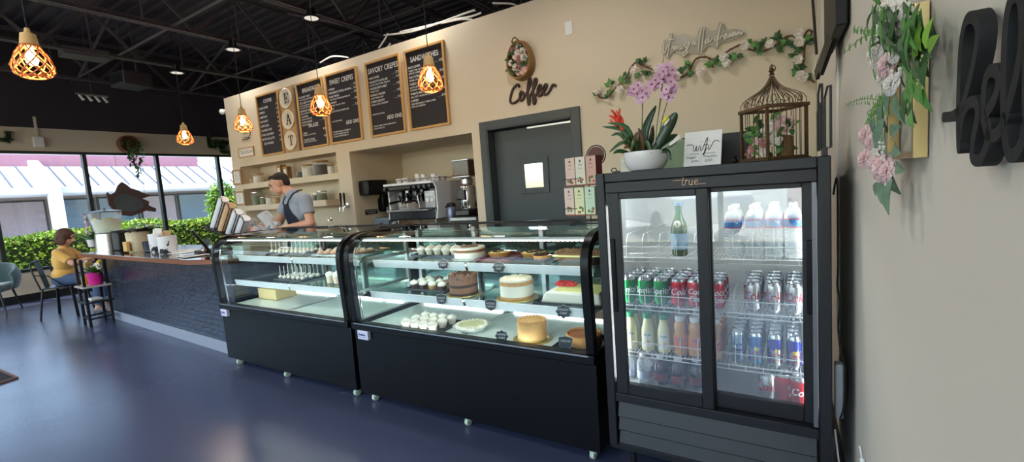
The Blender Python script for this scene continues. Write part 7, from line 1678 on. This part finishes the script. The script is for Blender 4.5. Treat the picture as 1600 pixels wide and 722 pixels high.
for nm, pts in HL: 
    m = MB(); ribbon(m, pts, wq*.85, .008, .023); obj(nm, m, mat('matt_black_mdf', rgb(30,30,32), .75, noise_=.08, nscale=30, bump=.1), t)
# television on the right wall, mostly above the view
t = thing('television', 'black flat television mounted high on the right wall corner', 'television', (0,0,0))
ya, yb = 2.10, 2.62; xa_, xb_ = wallx(ya)-.045, .118
obj('panel', MB().prism([(xa_, ya), (xb_, yb), (wallx(yb)-.015, yb), (wallx(ya)-.008, ya)], 1.885, 2.50), blackmatte, t, bevel=.006)
obj('wall_arm', MB().bar((wallx(2.6)-.005,2.6,2.2),(wallx(2.6)-.02,2.55,2.2),.08,.06).box(wallx(2.6)-.012,wallx(2.6),2.5,2.7,2.05,2.35), blackmatte, t)
for k_ in (0, .10): obj('lower_bracket', MB().bar((.140-k_*.1, 2.30+k_, 1.91), (.100-k_*.12, 2.50+k_, 1.80), .016, .05), blackgloss, t, bevel=.003)
a = [ony(1269,-10,3.7), ony(1273,45,3.7), ony(1276,85,3.7)]
tag(obj('hanging_cable', MB().tube(a, .008, 8), blackmatte), 'black cord hanging down in the corner beside the television', 'cord')
a = [ony(1276,86,3.7), ony(1274,100,3.7), ony(1270,112,3.7), ony(1275,115,3.7), ony(1277,104,3.7)]
tag(obj('pull_chain', MB().tube(catmull(a,4), .003, 6), white), 'thin white pull loop below the black corner cord', 'pull cord')
m = MB(); yr = onr(1311,200).y; zt, zb_ = onr(1311,72).z, .62; m.prism([(wallx(yr-.014)-.010, yr-.014),(wallx(yr+.014)-.010, yr+.014),(wallx(yr+.014), yr+.014),(wallx(yr-.014), yr-.014)], zb_, zt)
o = obj('cable_raceway', m, white, bevel=.002); tag(o, 'white vertical cable raceway on the right wall below the television', 'raceway')
t = thing('white_plug', 'white cord end rising from the floor by the right wall', 'cord', (0,0,0)); a = [onr(1347,722,.004), onr(1345,705,.006), onr(1343,697,.008)]; obj('wire', MB().tube(a, .003, 6), white, t); obj('plug', MB().tube([onr(1348,735,.01), onr(1347,716,.01)], .007, 8), white, t)
SC.view_settings.view_transform = 'Standard'; SC.view_settings.look = 'None'; SC.view_settings.gamma = 1; SC.view_settings.exposure = EXPO
SC.view_settings.use_curve_mapping = False
cy = SC.cycles
cy.max_bounces = 10; cy.transparent_max_bounces = 24; cy.diffuse_bounces = 4; cy.glossy_bounces = 5; cy.transmission_bounces = 6
cy.caustics_reflective = False; cy.caustics_refractive = False; cy.sample_clamp_indirect = 6
cy.use_denoising = True
